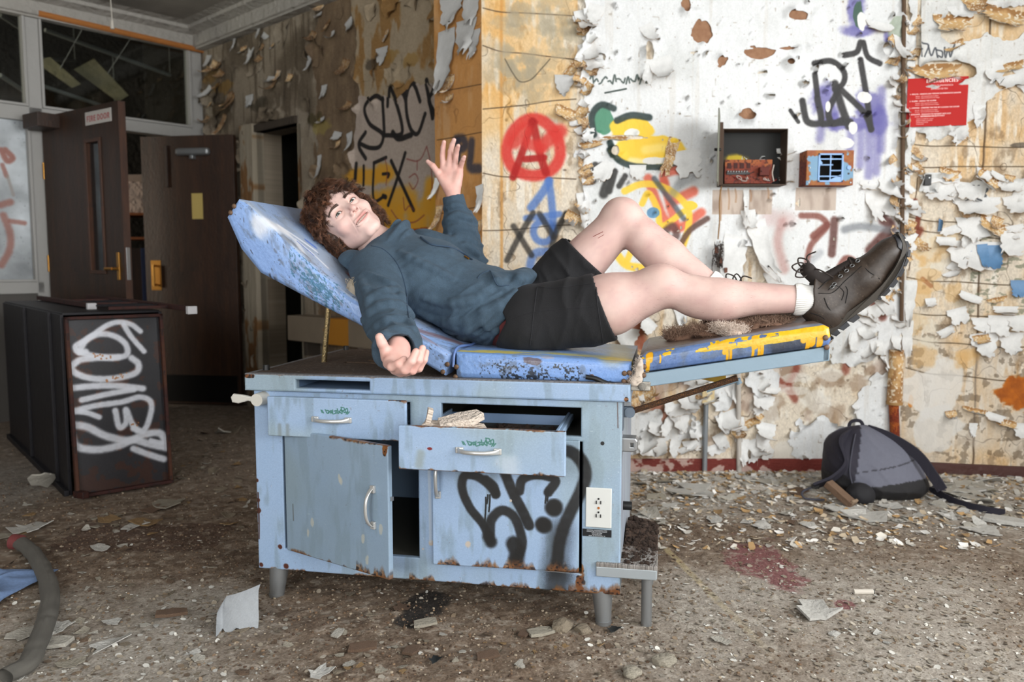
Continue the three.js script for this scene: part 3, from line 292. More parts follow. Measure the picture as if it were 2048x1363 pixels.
// ---------------------------------------------------------------- the pier's orange side face
{
  const W = Wo, g = W.g, X1 = W.len, cv = new Canvas(0, 0, X1, H, 0.0018); cv.fill((u, v) => { const c = plaster(u, v, 0.85, 40), t = fbm(u * 9, v * 6, 4); const o = mix3([0.76, 0.52, 0.25], [0.60, 0.41, 0.22], t); return mix3(c, o, 0.75).concat(c[3]); });
  const S = spray(cv, W); const N = 0x30303f; S([[912, 278], [926, 278], [930, 292], [916, 300]], 6, N, 0.6, 0.85); S([[914, 280], [916, 318]], 6, N, 0.6, 0.8); S([[943, 284], [941, 312], [940, 334], [958, 337]], 6.5, N, 0.6, 0.85);
  for (const y of [176, 272, 420]) S([[874, y + 8], [910, y + 2], [964, y - 8]], 0.8, [0.3, 0.2, 0.1], 0.4, 0.8);
  mesh('plaster', canvasUV(span(0, X1, 0, H, -0.2, 0, 0), cv), std({ map: cv.map(), bumpMap: cv.bump(), bumpScale: 0.005, roughness: 0.9 }), g);
  for (const a of [[905, -10, 70, 70, 0, 'out', 0.4, 0.004, 'grey'], [945, -10, 50, 60, 0, 'out', 0.4, 0.006, 'grey'], [895, 60, 50, 120, 0.05, 'out', 0.5, 0.006, 'grey'], [935, 40, 60, 75, 0, 'out', 0.6, 0.008, 'grey'], [950, 60, 34, 56, 0, 'out', 0.4, 0.004, 'grey'], [902, 150, 26, 50, 0, 'over', 1.2], [900, 190, 22, 36, 0.2, 'over', 1.8], [880, 130, 20, 60, 0.1, 'out', 0.6, 0.004, 'grey'], [876, 355, 16, 50, 0, 'out', 1.0], [960, 370, 22, 60, 0.2, 'out', 0.8], [880, 410, 18, 60, 0, 'over', 1.0], [958, 440, 20, 40, 0.1, 'over', 0.9]]) flake(W, ...a);
}
// ---------------------------------------------------------------- left wall with the graffiti and the dark doorway
const DOORWAY = (() => { const a = Ws.at(525, 700), b = Ws.at(606, 700), t = Ws.at(560, 254); return { u0: a[0], u1: b[0], v: t[1] }; })();
{
  const W = Ws, g = W.g, X1 = W.len, D = DOORWAY, cv = new Canvas(0, 0, X1, H, 0.0022), [uT0] = W.at(640, 200), [uT1] = W.at(708, 200);
  cv.fill((u, v) => {
    const c = plaster(u, v, 0.2, 60), b = fbm(u * 3 + 5, v * 3, 4), f = n2(u * 130, v * 130); let k = mix3([0.52, 0.475, 0.41], [0.37, 0.325, 0.265], sstep(0.4, 0.65, b)); const st = fbm(u * 34, v * 2.4, 3); k = mix3(k, [0.28, 0.235, 0.18], sstep(0.55, 0.7, st) * 0.6); k = mix3(k, [0.60, 0.56, 0.50], sstep(0.58, 0.68, fbm(u * 11, v * 7, 4)) * 0.6);
    const torn = (fbm(u * 9, v * 5, 4) - 0.5) * 0.22, inT = u > uT0 - 0.05 + torn && u < uT1 + torn * 0.8; if (inT) k = mix3([0.33, 0.265, 0.20], [0.52, 0.44, 0.34], fbm(u * 24, v * 8, 4));
    const smooth = u > uT1 + torn * 0.8 && v < 2.0 + torn; if (smooth) { k = mix3([0.665, 0.61, 0.565], [0.62, 0.565, 0.52], b); } else if (u > uT1 + torn * 0.8) k = mix3([0.60, 0.54, 0.45], [0.54, 0.41, 0.24], sstep(0.55, 0.65, fbm(u * 10, v * 4, 4)));
    const g0 = (f - 0.5) * 0.05; return [k[0] + g0, k[1] + g0, k[2] + g0, 0.5 + (smooth ? 0.02 : (fbm(u * 14, v * 9, 4) - 0.5) * 0.7) + (inT ? -0.25 : 0)];
  });
  const S = spray(cv, W), B = blot(cv, W), K = (p, w = 3.6, op = 0.97) => S(p, w, 0x14100f, 0.3, op, 0.2), YL = 0xc98f1d;
  for (const [x, y, rx, ry] of [[745, 354, 38, 14], [716, 350, 22, 14], [768, 346, 22, 18], [800, 400, 46, 26], [762, 430, 20, 46], [860, 400, 12, 40], [835, 440, 20, 40], [785, 460, 22, 44]]) B(x, y, rx, ry, YL, 0.5, 0.8, 12, 0.35);
  for (const [x, y0, y1] of [[750, 400, 500], [776, 410, 500], [802, 420, 500], [826, 420, 500], [848, 410, 490], [866, 370, 480]]) S([[x, y0], [x, y1]], 7, YL, 0.9, 0.75); B(845, 470, 26, 16, 0x7c2f16, 0.5, 0.7);
  K([[768, 200], [750, 192], [731, 216], [740, 246], [768, 271], [762, 292], [743, 296], [721, 287]]); K([[767, 197], [770, 265]]); K([[733, 265], [719, 289], [733, 317]]); K([[777, 212], [780, 176], [806, 265], [771, 271]]); K([[842, 203], [827, 167], [814, 197], [823, 258], [836, 268], [852, 228]]); K([[787, 265], [797, 277], [824, 270]], 4.6); K([[853, 160], [867, 236]], 4); K([[874, 175], [860, 200], [872, 228]], 4);
  K([[729, 332], [729, 370]], 3); K([[714, 328], [712, 360]], 4); K([[749, 326], [750, 401], [771, 392]], 2.8); K([[749, 326], [774, 315]], 3); K([[767, 348], [780, 348], [778, 354]], 2.6); K([[784, 322], [806, 370], [829, 420]], 3.4); K([[812, 306], [796, 358], [778, 410]], 3.4); K([[768, 392], [773, 394]], 4);
  for (const p of [[[855, 293], [845, 315], [836, 322], [815, 318]], [[855, 293], [862, 322], [866, 370], [862, 400]], [[836, 322], [836, 340]], [[820, 355], [832, 348], [838, 360], [828, 378], [820, 366]], [[772, 318], [776, 340], [774, 370]], [[784, 420], [800, 440], [830, 444], [850, 430]], [[808, 395], [812, 420], [820, 412], [830, 420]]]) S(p, 1.1, 0x7a3a35, 0.5, 0.7, 0.2);
  for (const [x, y, c] of [[425, 150, 0x6e4f1e], [450, 175, 0x8a672c], [440, 220, 0x3a2c18], [630, 240, 0x3a3216], [640, 255, 0x8f8040], [780, 110, 0x8e6a2c], [820, 120, 0x8e6a2c], [520, 210, 0x2a2418], [745, 130, 0x2c241c]]) B(x, y, 16, 14, c, 0.7, 0.6, 20, 0.25);
  const mW = std({ map: cv.map(), bumpMap: cv.bump(), bumpScale: 0.012, roughness: 0.88 });
  const sh = new THREE.Shape([[0, 0], [D.u0, 0], [D.u0, D.v], [D.u1, D.v], [D.u1, 0], [X1, 0], [X1, H], [0, H]].map((p) => new THREE.Vector2(...p))), ge = canvasUV(new THREE.ExtrudeGeometry(sh, { depth: 0.2, bevelEnabled: false }).translate(0, 0, -0.2), cv); mesh('plaster', ge, mW, g);
  const r = rngOf(12); for (let k = 0; k < 34; k++) { const z = k % 3, px = z === 0 ? 415 + r() * 60 : z === 1 ? 480 + r() * 130 : 630 + r() * 90, py = z === 0 ? 110 + r() * 150 : z === 1 ? 60 + r() * 130 : r() * 330; flake(W, px, py, 10 + r() * 18, 14 + r() * 34, (r() - 0.5) * 1.2, r() < 0.35 ? 'over' : 'out', 0.6 + r() * 1.6, 0.004, r() < 0.5 ? 'grey' : 'brown'); }
  for (const a of [[522, 30, 16, 48, 0, 'out', 0.5, 0.004, 'grey'], [472, 55, 14, 50, 0, 'out', 0.5, 0.004, 'grey'], [765, 95, 40, 34, 0, 'out', 0.3, 0.004, 'grey'], [500, 190, 30, 26, 0, 'out', 0.5, 0.004, 'grey'], [650, 170, 20, 30, 0, 'out', 0.7, 0.004, 'grey'], [770, 70, 30, 24, 0.8, 'over', 1.2], [620, 110, 16, 40, 0.2, 'out', 0.9, 0.004, 'grey'], [640, 310, 14, 50, 0.1, 'out', 0.7, 0.004, 'grey'], [700, 265, 20, 44, 0.2, 'out', 0.8, 0.004, 'grey']]) flake(W, ...a);
  // paint film over the smooth part and in tatters higher up, hanging loose at its torn edges
  const fm = (u, v) => { const torn = (fbm(u * 9, v * 5, 4) - 0.5) * 0.22, a = Math.min(u - uT1 - torn * 0.8, 2.0 + torn - v), b = (fbm(u * 5 + 2, v * 5, 4) - 0.53) * 0.5, dr = Math.max(D.u0 - 0.04 - u, u - D.u1 - 0.04, v - D.v - 0.05); return Math.min(Math.max(a, u > uT1 || u < uT0 - 0.1 ? b : b - 0.06), dr); };
  mesh('paint_layer', paintFilm(0.005, 0.005, X1 - 0.005, H - 0.17, 0.012, fm, (u, v, m) => 0.004 + Math.exp(-Math.max(m, 0) / 0.025) * 0.045 * sstep(0.4, 0.75, fbm(u * 11, v * 11, 2)) + 0.004 * fbm(u * 7, v * 7, 2), cv), mW, g);
  // door casing, jambs chipped
  const dc = new Canvas(-0.2, 0, 0.3, 2.2, 0.003); dc.fill((u, v) => { const t = sstep(0.55, 0.63, fbm(u * 14, v * 5, 4)); const c = mix3([0.60, 0.56, 0.49], [0.50, 0.36, 0.22], t), st = (n2(u * 120, v * 3) - 0.5) * 0.06; return [c[0] + st, c[1] + st, c[2] + st]; }); const mC = std({ map: dc.map(), roughness: 0.8, bumpMap: rep(noiseBump, 2), bumpScale: 0.006 });
  const [uc] = W.at(497, 600), fr = new THREE.Group(); fr.name = 'door_casing'; g.add(fr);
  mesh('jamb', canvasUV(span(uc, D.u0, 0, D.v + 0.06, -0.06, 0.035, 0.004).translate(-uc, 0, 0), dc).translate(uc, 0, 0), mC, fr); mesh('jamb', canvasUV(span(0, 0.05, 0, D.v, -0.2, 0.0, 0.004), dc).translate(D.u1 - 0.01, 0, 0), mC, fr); mesh('head', canvasUV(span(0, D.u1 - uc, 0, 0.05, -0.06, 0.02, 0.004), dc).translate(uc, D.v, 0), std({ color: 0x3e352b, roughness: 0.9, bumpMap: rep(noiseBump, 2), bumpScale: 0.01 }), fr);
}
// dark closet behind the doorway
{
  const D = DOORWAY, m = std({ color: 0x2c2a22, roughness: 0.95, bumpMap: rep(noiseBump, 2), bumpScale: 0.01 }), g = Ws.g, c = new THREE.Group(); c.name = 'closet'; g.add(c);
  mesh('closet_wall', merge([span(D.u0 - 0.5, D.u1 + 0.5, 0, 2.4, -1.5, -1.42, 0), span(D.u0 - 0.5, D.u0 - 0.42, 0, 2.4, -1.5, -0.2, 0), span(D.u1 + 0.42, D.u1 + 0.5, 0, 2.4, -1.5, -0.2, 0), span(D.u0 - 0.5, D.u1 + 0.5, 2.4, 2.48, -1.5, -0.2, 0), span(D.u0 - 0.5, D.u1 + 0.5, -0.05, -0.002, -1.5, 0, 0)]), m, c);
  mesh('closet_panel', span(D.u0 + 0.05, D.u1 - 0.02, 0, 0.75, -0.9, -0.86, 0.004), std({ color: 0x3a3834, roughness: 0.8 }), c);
}
// ---------------------------------------------------------------- glazed partition
const PAR = {};
{
  const W = Wp, g = W.g, at = W.at, X1 = W.len, mF = std({ color: 0x9c9a96, roughness: 0.55, bumpMap: rep(noiseBump, 3), bumpScale: 0.002 });
  const u1 = at(58, 100)[0], u2 = at(80, 420)[0], uR = at(378, 200)[0], vT = at(200, 245)[1], vTop = at(200, 45)[1], vSill = at(40, 572)[1], uLo = 0.05, mw = 0.042, tw = 0.04;
  Object.assign(PAR, { uPost: (u1 + u2) / 2, uR, vT, vTop, vSill });
  const up = PAR.uPost; const bar = (n, x0, x1, y0, y1, z0 = -0.06, z1 = 0.04) => mesh(n, span(x0, x1, y0, y1, z0, z1, 0.004), mF, g);
  bar('post', up - mw, up + mw, 0, vTop + 0.05); bar('post', uR, X1, 0, H); bar('transom', uLo, uR, vT - tw, vT + tw); bar('head_rail', uLo, X1, vTop, vTop + 0.09); bar('sill', uLo, up, vSill - 0.05, vSill + 0.03); bar('post', uLo, uLo + 0.08, 0, vTop + 0.05); const um = (uLo + up) / 2 - 0.15; bar('post', um - 0.04, um + 0.04, vSill, vTop);
  // stops round the panes
  const stop = (x0, x1, y0, y1, k = 0.016) => mesh('glazing_stop', merge([span(x0, x1, y0, y0 + k, -0.02, 0.055, 0.002), span(x0, x1, y1 - k, y1, -0.02, 0.055, 0.002), span(x0, x0 + k, y0 + k, y1 - k, -0.02, 0.055, 0.002), span(x1 - k, x1, y0 + k, y1 - k, -0.02, 0.055, 0.002)]), mF, g);
  const cells = [[um + 0.04, up - mw, vSill + 0.03, vT - tw, 'frost'], [um + 0.04, up - mw, vT + tw, vTop, 'clear'], [up + mw, uR, vT + tw, vTop, 'clear'], [uLo + 0.08, um - 0.04, vSill + 0.03, vT - tw, 'frost'], [uLo + 0.08, um - 0.04, vT + tw, vTop, 'clear']];
  const glass = new THREE.MeshPhysicalMaterial({ color: 0xd8dcda, transmission: 1, thickness: 0, roughness: 0.02, side: THREE.DoubleSide, roughnessMap: null });
  const fc = new Canvas(0, 0, X1, H, 0.004); fc.fill((u, v) => { const a = fbm(u * 6, v * 6, 4), k = 0.66 + (a - 0.5) * 0.45, sp = n2(u * 90, v * 90) > 0.93 ? -0.12 : 0; return [k * 0.97 + sp, k + sp, k * 1.02 + sp]; });
  const S = spray(fc, W), RR = 0x8c4a3a; S([[2, 300], [14, 322], [24, 316], [10, 300]], 4, RR, 0.5, 0.8); S([[4, 330], [12, 352]], 3, RR, 0.5, 0.7); S([[6, 430], [20, 470], [18, 500], [2, 530]], 4, RR, 0.7, 0.7); S([[20, 442], [48, 446]], 3, RR, 0.6, 0.7); S([[14, 352], [26, 390]], 2, 0x8f857c, 0.6, 0.7); S([[0, 410], [20, 404]], 4, RR, 0.7, 0.7);
  const frost = std({ map: fc.map(), roughness: 0.5 });
  cells.forEach(([x0, x1, y0, y1, k]) => { stop(x0, x1, y0, y1); mesh('pane', canvasUV(span(x0 + 0.01, x1 - 0.01, y0 + 0.01, y1 - 0.01, 0.003, 0.009, 0), fc), k === 'frost' ? frost : glass, g); });
  mesh('panel', span(uLo, up - mw, 0, vSill - 0.05, -0.05, 0.02, 0.003), std({ color: 0x4a4642, roughness: 0.7 }), g); mesh('upper_wall', span(0, X1, vTop + 0.09, H, -0.1, 0.0, 0), std({ color: 0x86827a, roughness: 0.85, bumpMap: rep(noiseBump, 2), bumpScale: 0.01 }), g);
  // the rusty conduit in front of the head rail
  const a = at(76, 26, 0.07), b = at(372, 92, 0.07); mesh('conduit', cyl(V(a[0], a[1], 0.07), V(X1 + 0.12, b[1] - 0.01, 0.07), 0.021), std({ color: 0xa8692f, roughness: 0.8, bumpMap: rep(noiseBump, 2), bumpScale: 0.004 }), g);
}
// --- double doors: the left leaf hangs on the partition post, the other on the doorway's jamb
const woodTex = texFn(512, 1024, (u, v) => { const w = pf(u, v, 4, 3), g = pn(u, v * 0.12, 160), s = pf(u, v * 0.1, 32, 3, 5), k = 0.75 + 0.35 * (s - 0.5) + 0.18 * (g - 0.5) + 0.2 * (w - 0.5); return [0.255 * k, 0.155 * k, 0.09 * k]; });
const M = {};
M.wood = std({ map: woodTex, roughness: 0.5, bumpMap: rep(grainBump, 2, 1), bumpScale: 0.0008 }); M.woodEdge = std({ map: woodTex, color: new THREE.Color(1.5, 1.3, 1.2), roughness: 0.6 });
M.brass = std({ color: 0xa8793a, metalness: 0.9, roughness: 0.35 }); M.steel = std({ color: 0xaaadb0, metalness: 0.9, roughness: 0.32 }); M.black = std({ color: 0x121212, roughness: 0.5 }); M.dullsteel = std({ color: 0x8d8f90, metalness: 0.7, roughness: 0.42, bumpMap: rep(noiseBump, 1), bumpScale: 0.0002 });
{
  Wp.g.updateMatrixWorld(true);
  const hinge = V(PAR.uPost + 0.05, 0, 0.05).applyMatrix4(Wp.g.matrixWorld), top = 2.03;
  const free = atDepth(243, 208, 4.95); const dx = free.x - hinge.x, dz = free.z - hinge.z, wdt = 0.94;
  const d1 = new THREE.Group(); d1.name = 'door_1'; d1.userData.kind = 'structure'; scene.add(d1); d1.position.set(hinge.x, 0, hinge.z); d1.rotation.y = Math.atan2(-dz, dx);
  const gx0 = 0.55, gx1 = 0.72, gy0 = 1.0, gy1 = 1.82, y0 = 0.012;
  mesh('leaf', boxUV(extr([[0, y0], [wdt, y0], [wdt, top], [0, top]], 0.045, 0.002, [[[gx0, gy0], [gx1, gy0], [gx1, gy1], [gx0, gy1]]]).translate(0, 0, -0.0225), 1), M.wood, d1);
  mesh('leaf_edge', span(wdt, wdt + 0.004, y0, top, -0.0225, 0.0225, 0.001), M.woodEdge, d1);
  mesh('glazing_bead', merge([span(gx0 - 0.012, gx0 + 0.01, gy0, gy1, -0.03, 0.03, 0.002), span(gx1 - 0.01, gx1 + 0.012, gy0, gy1, -0.03, 0.03, 0.002), span(gx0 - 0.012, gx1 + 0.012, gy0 - 0.012, gy0 + 0.01, -0.03, 0.03, 0.002), span(gx0 - 0.012, gx1 + 0.012, gy1 - 0.01, gy1 + 0.012, -0.03, 0.03, 0.002)]), std({ map: woodTex, color: new THREE.Color(2.0, 1.7, 1.5), roughness: 0.5 }), d1);
  mesh('pane', span(gx0, gx1, gy0, gy1, -0.003, 0.003, 0), new THREE.MeshPhysicalMaterial({ color: 0xb8c0c4, transmission: 1, thickness: 0, roughness: 0.1, side: THREE.DoubleSide }), d1);
  // the small FIRE DOOR plate and the closer block at the top
  const cvs = document.createElement('canvas'); cvs.width = 256; cvs.height = 72; const cx = cvs.getContext('2d'); cx.fillStyle = '#b9b4ae'; cx.fillRect(0, 0, 256, 72); cx.fillStyle = '#a03a3c'; cx.font = 'bold 44px sans-serif'; cx.textAlign = 'center'; cx.textBaseline = 'middle'; cx.fillText('FIRE DOOR', 128, 38); const st = new THREE.CanvasTexture(cvs); st.colorSpace = THREE.SRGBColorSpace;
  const pl = span(-0.15, 0.15, -0.04, 0.04, 0, 0.004, 0); { const p = pl.attributes.position, uv = pl.attributes.uv; for (let i = 0; i < p.count; i++) uv.setXY(i, p.getX(i) / 0.3 + 0.5, p.getY(i) / 0.08 + 0.5); } const plate = mesh('sign_plate', pl, std({ map: st, roughness: 0.5 }), d1); plate.position.set(0.72, 1.955, 0.024);
  mesh('closer_block', span(0.04, 0.24, 1.93, 2.02, 0.0, 0.16, 0.004), M.wood, d1);
  mesh('door_handle', merge([span(0.86, 0.89, 0.95, 1.12, 0.022, 0.03, 0.002), cyl(V(0.875, 1.02, 0.03), V(0.875, 1.02, 0.07), 0.01), cyl(V(0.875, 1.02, 0.065), V(0.80, 1.02, 0.07), 0.009), span(0.86, 0.89, 0.95, 1.12, -0.03, -0.022, 0.002)]), M.brass, d1); mesh('strike_plate', span(wdt + 0.004, wdt + 0.007, 0.95, 1.15, -0.012, 0.012, 0.001), M.steel, d1);
  mesh('hinge', merge([cyl(V(-0.005, 1.62, 0.02), V(-0.005, 1.73, 0.02), 0.008), cyl(V(-0.005, 1.0, 0.02), V(-0.005, 1.11, 0.02), 0.008), cyl(V(-0.005, 0.2, 0.02), V(-0.005, 0.31, 0.02), 0.008)]), M.brass, d1);

  const p0 = Ws.at(497, 700), a = V(p0[0] - 0.0, 0, 0.06).applyMatrix4(Ws.g.matrixWorld), w2 = 0.725, e = V(-2.66, 0, -5.98), ang = Math.atan2(-(e.z - a.z), e.x - a.x);
  const d2 = new THREE.Group(); d2.name = 'door_2'; d2.userData.kind = 'structure'; scene.add(d2); d2.position.copy(a); d2.rotation.y = ang;   // its x runs from the hinge towards the free edge; the room is on its -z side
  const zf = -0.0225, q = (a, b, c, d, e, f, r) => span(a, b, c, d, zf - e, zf - f, r);   // the face towards the room
  mesh('leaf', boxUV(span(0, w2, y0, 1.98, -0.0225, 0.0225, 0.002), 1), M.wood, d2); mesh('kick_plate', q(0.02, w2 - 0.02, 0.03, 0.23, 0, 0.004, 0.001), std({ color: 0x0c0c0d, roughness: 0.35 }), d2);
  mesh('closer', merge([bx(0.26, 0.055, 0.05, 0.30, 1.86, zf - 0.025, 0.02), bx(0.03, 0.03, 0.05, 0.30, 1.82, zf - 0.03, 0.008)]), M.dullsteel, d2); mesh('closer_arm', merge([bx(0.02, 0.30, 0.012, 0.52, 1.76, zf - 0.01, 0.004)]), std({ color: 0x3a2d26, roughness: 0.6 }), d2);
  mesh('pull_handle', merge([q(0.60, 0.68, 0.86, 1.08, 0, 0.003, 0.001), cyl(V(0.64, 0.89, zf - 0.04), V(0.64, 1.05, zf - 0.04), 0.011), cyl(V(0.64, 0.90, zf), V(0.64, 0.90, zf - 0.04), 0.008), cyl(V(0.64, 1.04, zf), V(0.64, 1.04, zf - 0.04), 0.008)]), M.brass, d2);
  mesh('note', q(0.25, 0.335, 1.38, 1.565, 0, 0.003, 0), std({ color: 0xb09a58, roughness: 0.8 }), d2);
}
// ---------------------------------------------------------------- the dim room beyond the partition
{
  const g = new THREE.Group(); g.name = 'wall_far'; g.userData.kind = 'structure'; g.position.copy(Wp.g.position); g.rotation.copy(Wp.g.rotation); scene.add(g);
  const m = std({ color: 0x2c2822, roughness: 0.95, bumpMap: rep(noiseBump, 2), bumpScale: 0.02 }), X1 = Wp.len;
  { const l = new THREE.RectAreaLight(new THREE.Color(1, 0.9, 0.75), WIN.far, 1.2, 1.0); l.name = 'unseen_window_light'; l.position.set(-0.85, 1.7, -1.7); l.rotation.y = -Math.PI / 2; g.add(l); mesh('added_window_pane', span(-0.9, -0.88, 1.2, 2.2, -2.3, -1.1, 0), std({ color: 0xb8b4a8, emissive: new THREE.Color(1, 0.9, 0.75), emissiveIntensity: 0.6 }), g); }  // made-up window lamp and glowing pane, put in to light the far room
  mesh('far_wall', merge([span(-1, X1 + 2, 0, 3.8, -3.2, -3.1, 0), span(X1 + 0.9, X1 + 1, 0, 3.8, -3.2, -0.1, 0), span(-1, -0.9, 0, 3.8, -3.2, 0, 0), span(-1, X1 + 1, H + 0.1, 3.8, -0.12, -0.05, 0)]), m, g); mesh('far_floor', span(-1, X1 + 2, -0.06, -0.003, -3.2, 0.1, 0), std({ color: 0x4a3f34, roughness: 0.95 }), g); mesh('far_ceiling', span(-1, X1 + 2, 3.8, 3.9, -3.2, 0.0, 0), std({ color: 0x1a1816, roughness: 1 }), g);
}
// ---------------------------------------------------------------- cornice and ceiling
{
  const W = Wp, mC = std({ color: 0x9b9790, roughness: 0.8, bumpMap: rep(noiseBump, 2), bumpScale: 0.012 });
  const c1 = new THREE.Group(); c1.name = 'trim_1'; c1.userData.kind = 'structure'; c1.position.copy(Wp.g.position); c1.rotation.copy(Wp.g.rotation); scene.add(c1);
  const prof = (len) => { const s = new THREE.Shape([[0, 0], [0.07, 0], [0.07, 0.012], [0.085, 0.018], [0.085, 0.10], [0.15, 0.125], [0.15, 0.15], [0.22, 0.16], [0, 0.16]].map((p) => new THREE.Vector2(...p))); return new THREE.ExtrudeGeometry(s, { depth: len, bevelEnabled: false }).rotateY(-Math.PI / 2).translate(len, 0, 0); };
  mesh('cornice', prof(Wp.len - 0.02).translate(0, H - 0.16, 0), mC, c1); const c2 = new THREE.Group(); c2.name = 'trim_2'; c2.userData.kind = 'structure'; c2.position.copy(Ws.g.position); c2.rotation.copy(Ws.g.rotation); scene.add(c2); mesh('cornice', prof(Ws.len).translate(0, H - 0.16, 0), mC, c2);
  const ct = new Canvas(-5.6, -3, 3.3, 6.6, 0.012); ct.fill((u, v) => { const a = fbm(u * 3, v * 3, 4), k = 0.56 + (a - 0.5) * 0.25; return [k, k * 0.97, k * 0.92]; });
  const out = [[-5.5, -2.7], [3.2, -2.7], [3.2, 3.8], [2.0, 4.1], [-0.1, 4.1], [-0.2, 4.5], [-2.35, 6.5], [-5.5, 3.2]], s = new THREE.Shape(out.map((p) => new THREE.Vector2(...p)));
  const ce = canvasUV(new THREE.ExtrudeGeometry(s, { depth: 0.12, bevelEnabled: false }), ct).rotateX(-Math.PI / 2).translate(0, H, 0); tag(mesh('ceiling', ce, std({ map: ct.map(), roughness: 0.9 })), null, null, null, 'structure');
}
// ---------------------------------------------------------------- walls behind and beside the camera, with unseen windows, the rear pair added as fill light
function windowWall(name, A, B, list, sillWin) {
  const W = wallFrame(name, A, B), holes = list.map((w) => [[w[0], w[2]], [w[1], w[2]], [w[1], w[3]], [w[0], w[3]]]);
  mesh('plaster', boxUV(extr([[0, 0], [W.len, 0], [W.len, H], [0, H]], 0.2, 0, holes).translate(0, 0, -0.2)), std({ color: 0xa39c90, roughness: 0.9, bumpMap: rep(noiseBump, 1), bumpScale: 0.01 }), W.g); W.g.updateMatrixWorld(true);
  list.forEach(([x0, x1, y0, y1, L]) => {
    const f = new THREE.Group(); windowNo++; f.name = 'unseen_window_' + windowNo; f.userData.kind = 'structure'; f.position.copy(W.g.position); f.rotation.copy(W.g.rotation); scene.add(f);
    const xm = (x0 + x1) / 2, bars = [span(x0, x1, y0, y0 + 0.05, -0.14, -0.06), span(x0, x1, y1 - 0.05, y1, -0.14, -0.06), span(x0, x0 + 0.05, y0, y1, -0.14, -0.06), span(x1 - 0.05, x1, y0, y1, -0.14, -0.06)]; mesh('frame', merge(bars), std({ color: 0xd8d4cc, roughness: 0.6 }), f); mesh('muntin', merge([span(xm - 0.015, xm + 0.015, y0, y1, -0.13, -0.07), span(x0, x1, (y0 + y1) / 2 - 0.015, (y0 + y1) / 2 + 0.015, -0.13, -0.07)]), std({ color: 0xd8d4cc, roughness: 0.6 }), f);
    mesh('pane', span(x0 + 0.03, x1 - 0.03, y0 + 0.03, y1 - 0.03, -0.125, -0.115, 0), std({ color: 0xd8dcdc, roughness: 0.6, emissive: new THREE.Color(...WIN.color), emissiveIntensity: Math.min(L, 3) }), f);
    const l = new THREE.RectAreaLight(new THREE.Color(...WIN.color), L, x1 - x0 - 0.1, y1 - y0 - 0.1); l.name = 'unseen_window_light'; l.position.set(xm, (y0 + y1) / 2, -0.05); l.rotation.y = Math.PI; f.add(l);
  });
}
let windowNo = 0;
windowWall('wall_side', PL.R1, PL.R2, [[1.5, 3.5, 1.15, 2.65, WIN.side], [4.1, 6.1, 1.15, 2.65, WIN.front]]);
windowWall('wall_rear', PL.R2, PL.L2, [[0.9, 2.9, 1.05, 2.6, WIN.rear], [3.9, 5.9, 1.05, 2.6, WIN.rear2]]);  // both rear windows are added out of view to fill front and left
windowWall('wall_west', PL.L2, PL.L1, []);
// ---------------------------------------------------------------- floor: concrete under dirt, worn linoleum at the left, stains
const floorSpots = [[1520, 1122, 70, 44], [1690, 1208, 20, 10]].map(([px, py, rx, ry]) => { const a = onFloor(px, py), b = onFloor(px + rx, py), c = onFloor(px, py - ry); return [a.x, a.z, Math.abs(b.x - a.x), Math.abs(c.z - a.z)]; });
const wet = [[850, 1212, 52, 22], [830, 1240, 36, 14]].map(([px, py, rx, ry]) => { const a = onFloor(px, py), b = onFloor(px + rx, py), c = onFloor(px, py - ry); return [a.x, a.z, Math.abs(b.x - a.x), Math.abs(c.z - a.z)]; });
const tileA = onFloor(300, 1075), lineA = onFloor(1330, 1095), lineB = onFloor(1580, 1345);
function dirtAt(x, z) {   // how much brown dirt lies here, 0 to 1
  const n = fbm(x * 1.7 + 3, z * 1.7, 4), left = sstep(1.3, -0.6, x) * (0.56 - 0.36 * sstep(-0.55, -1.0, x) * sstep(-2.75, -2.3, z)) + 0.10, back = sstep(-1.6, -2.6, z) * 0.1; return sstep(0.36, 0.66, n * 0.55 + left * 0.62 + back);
}
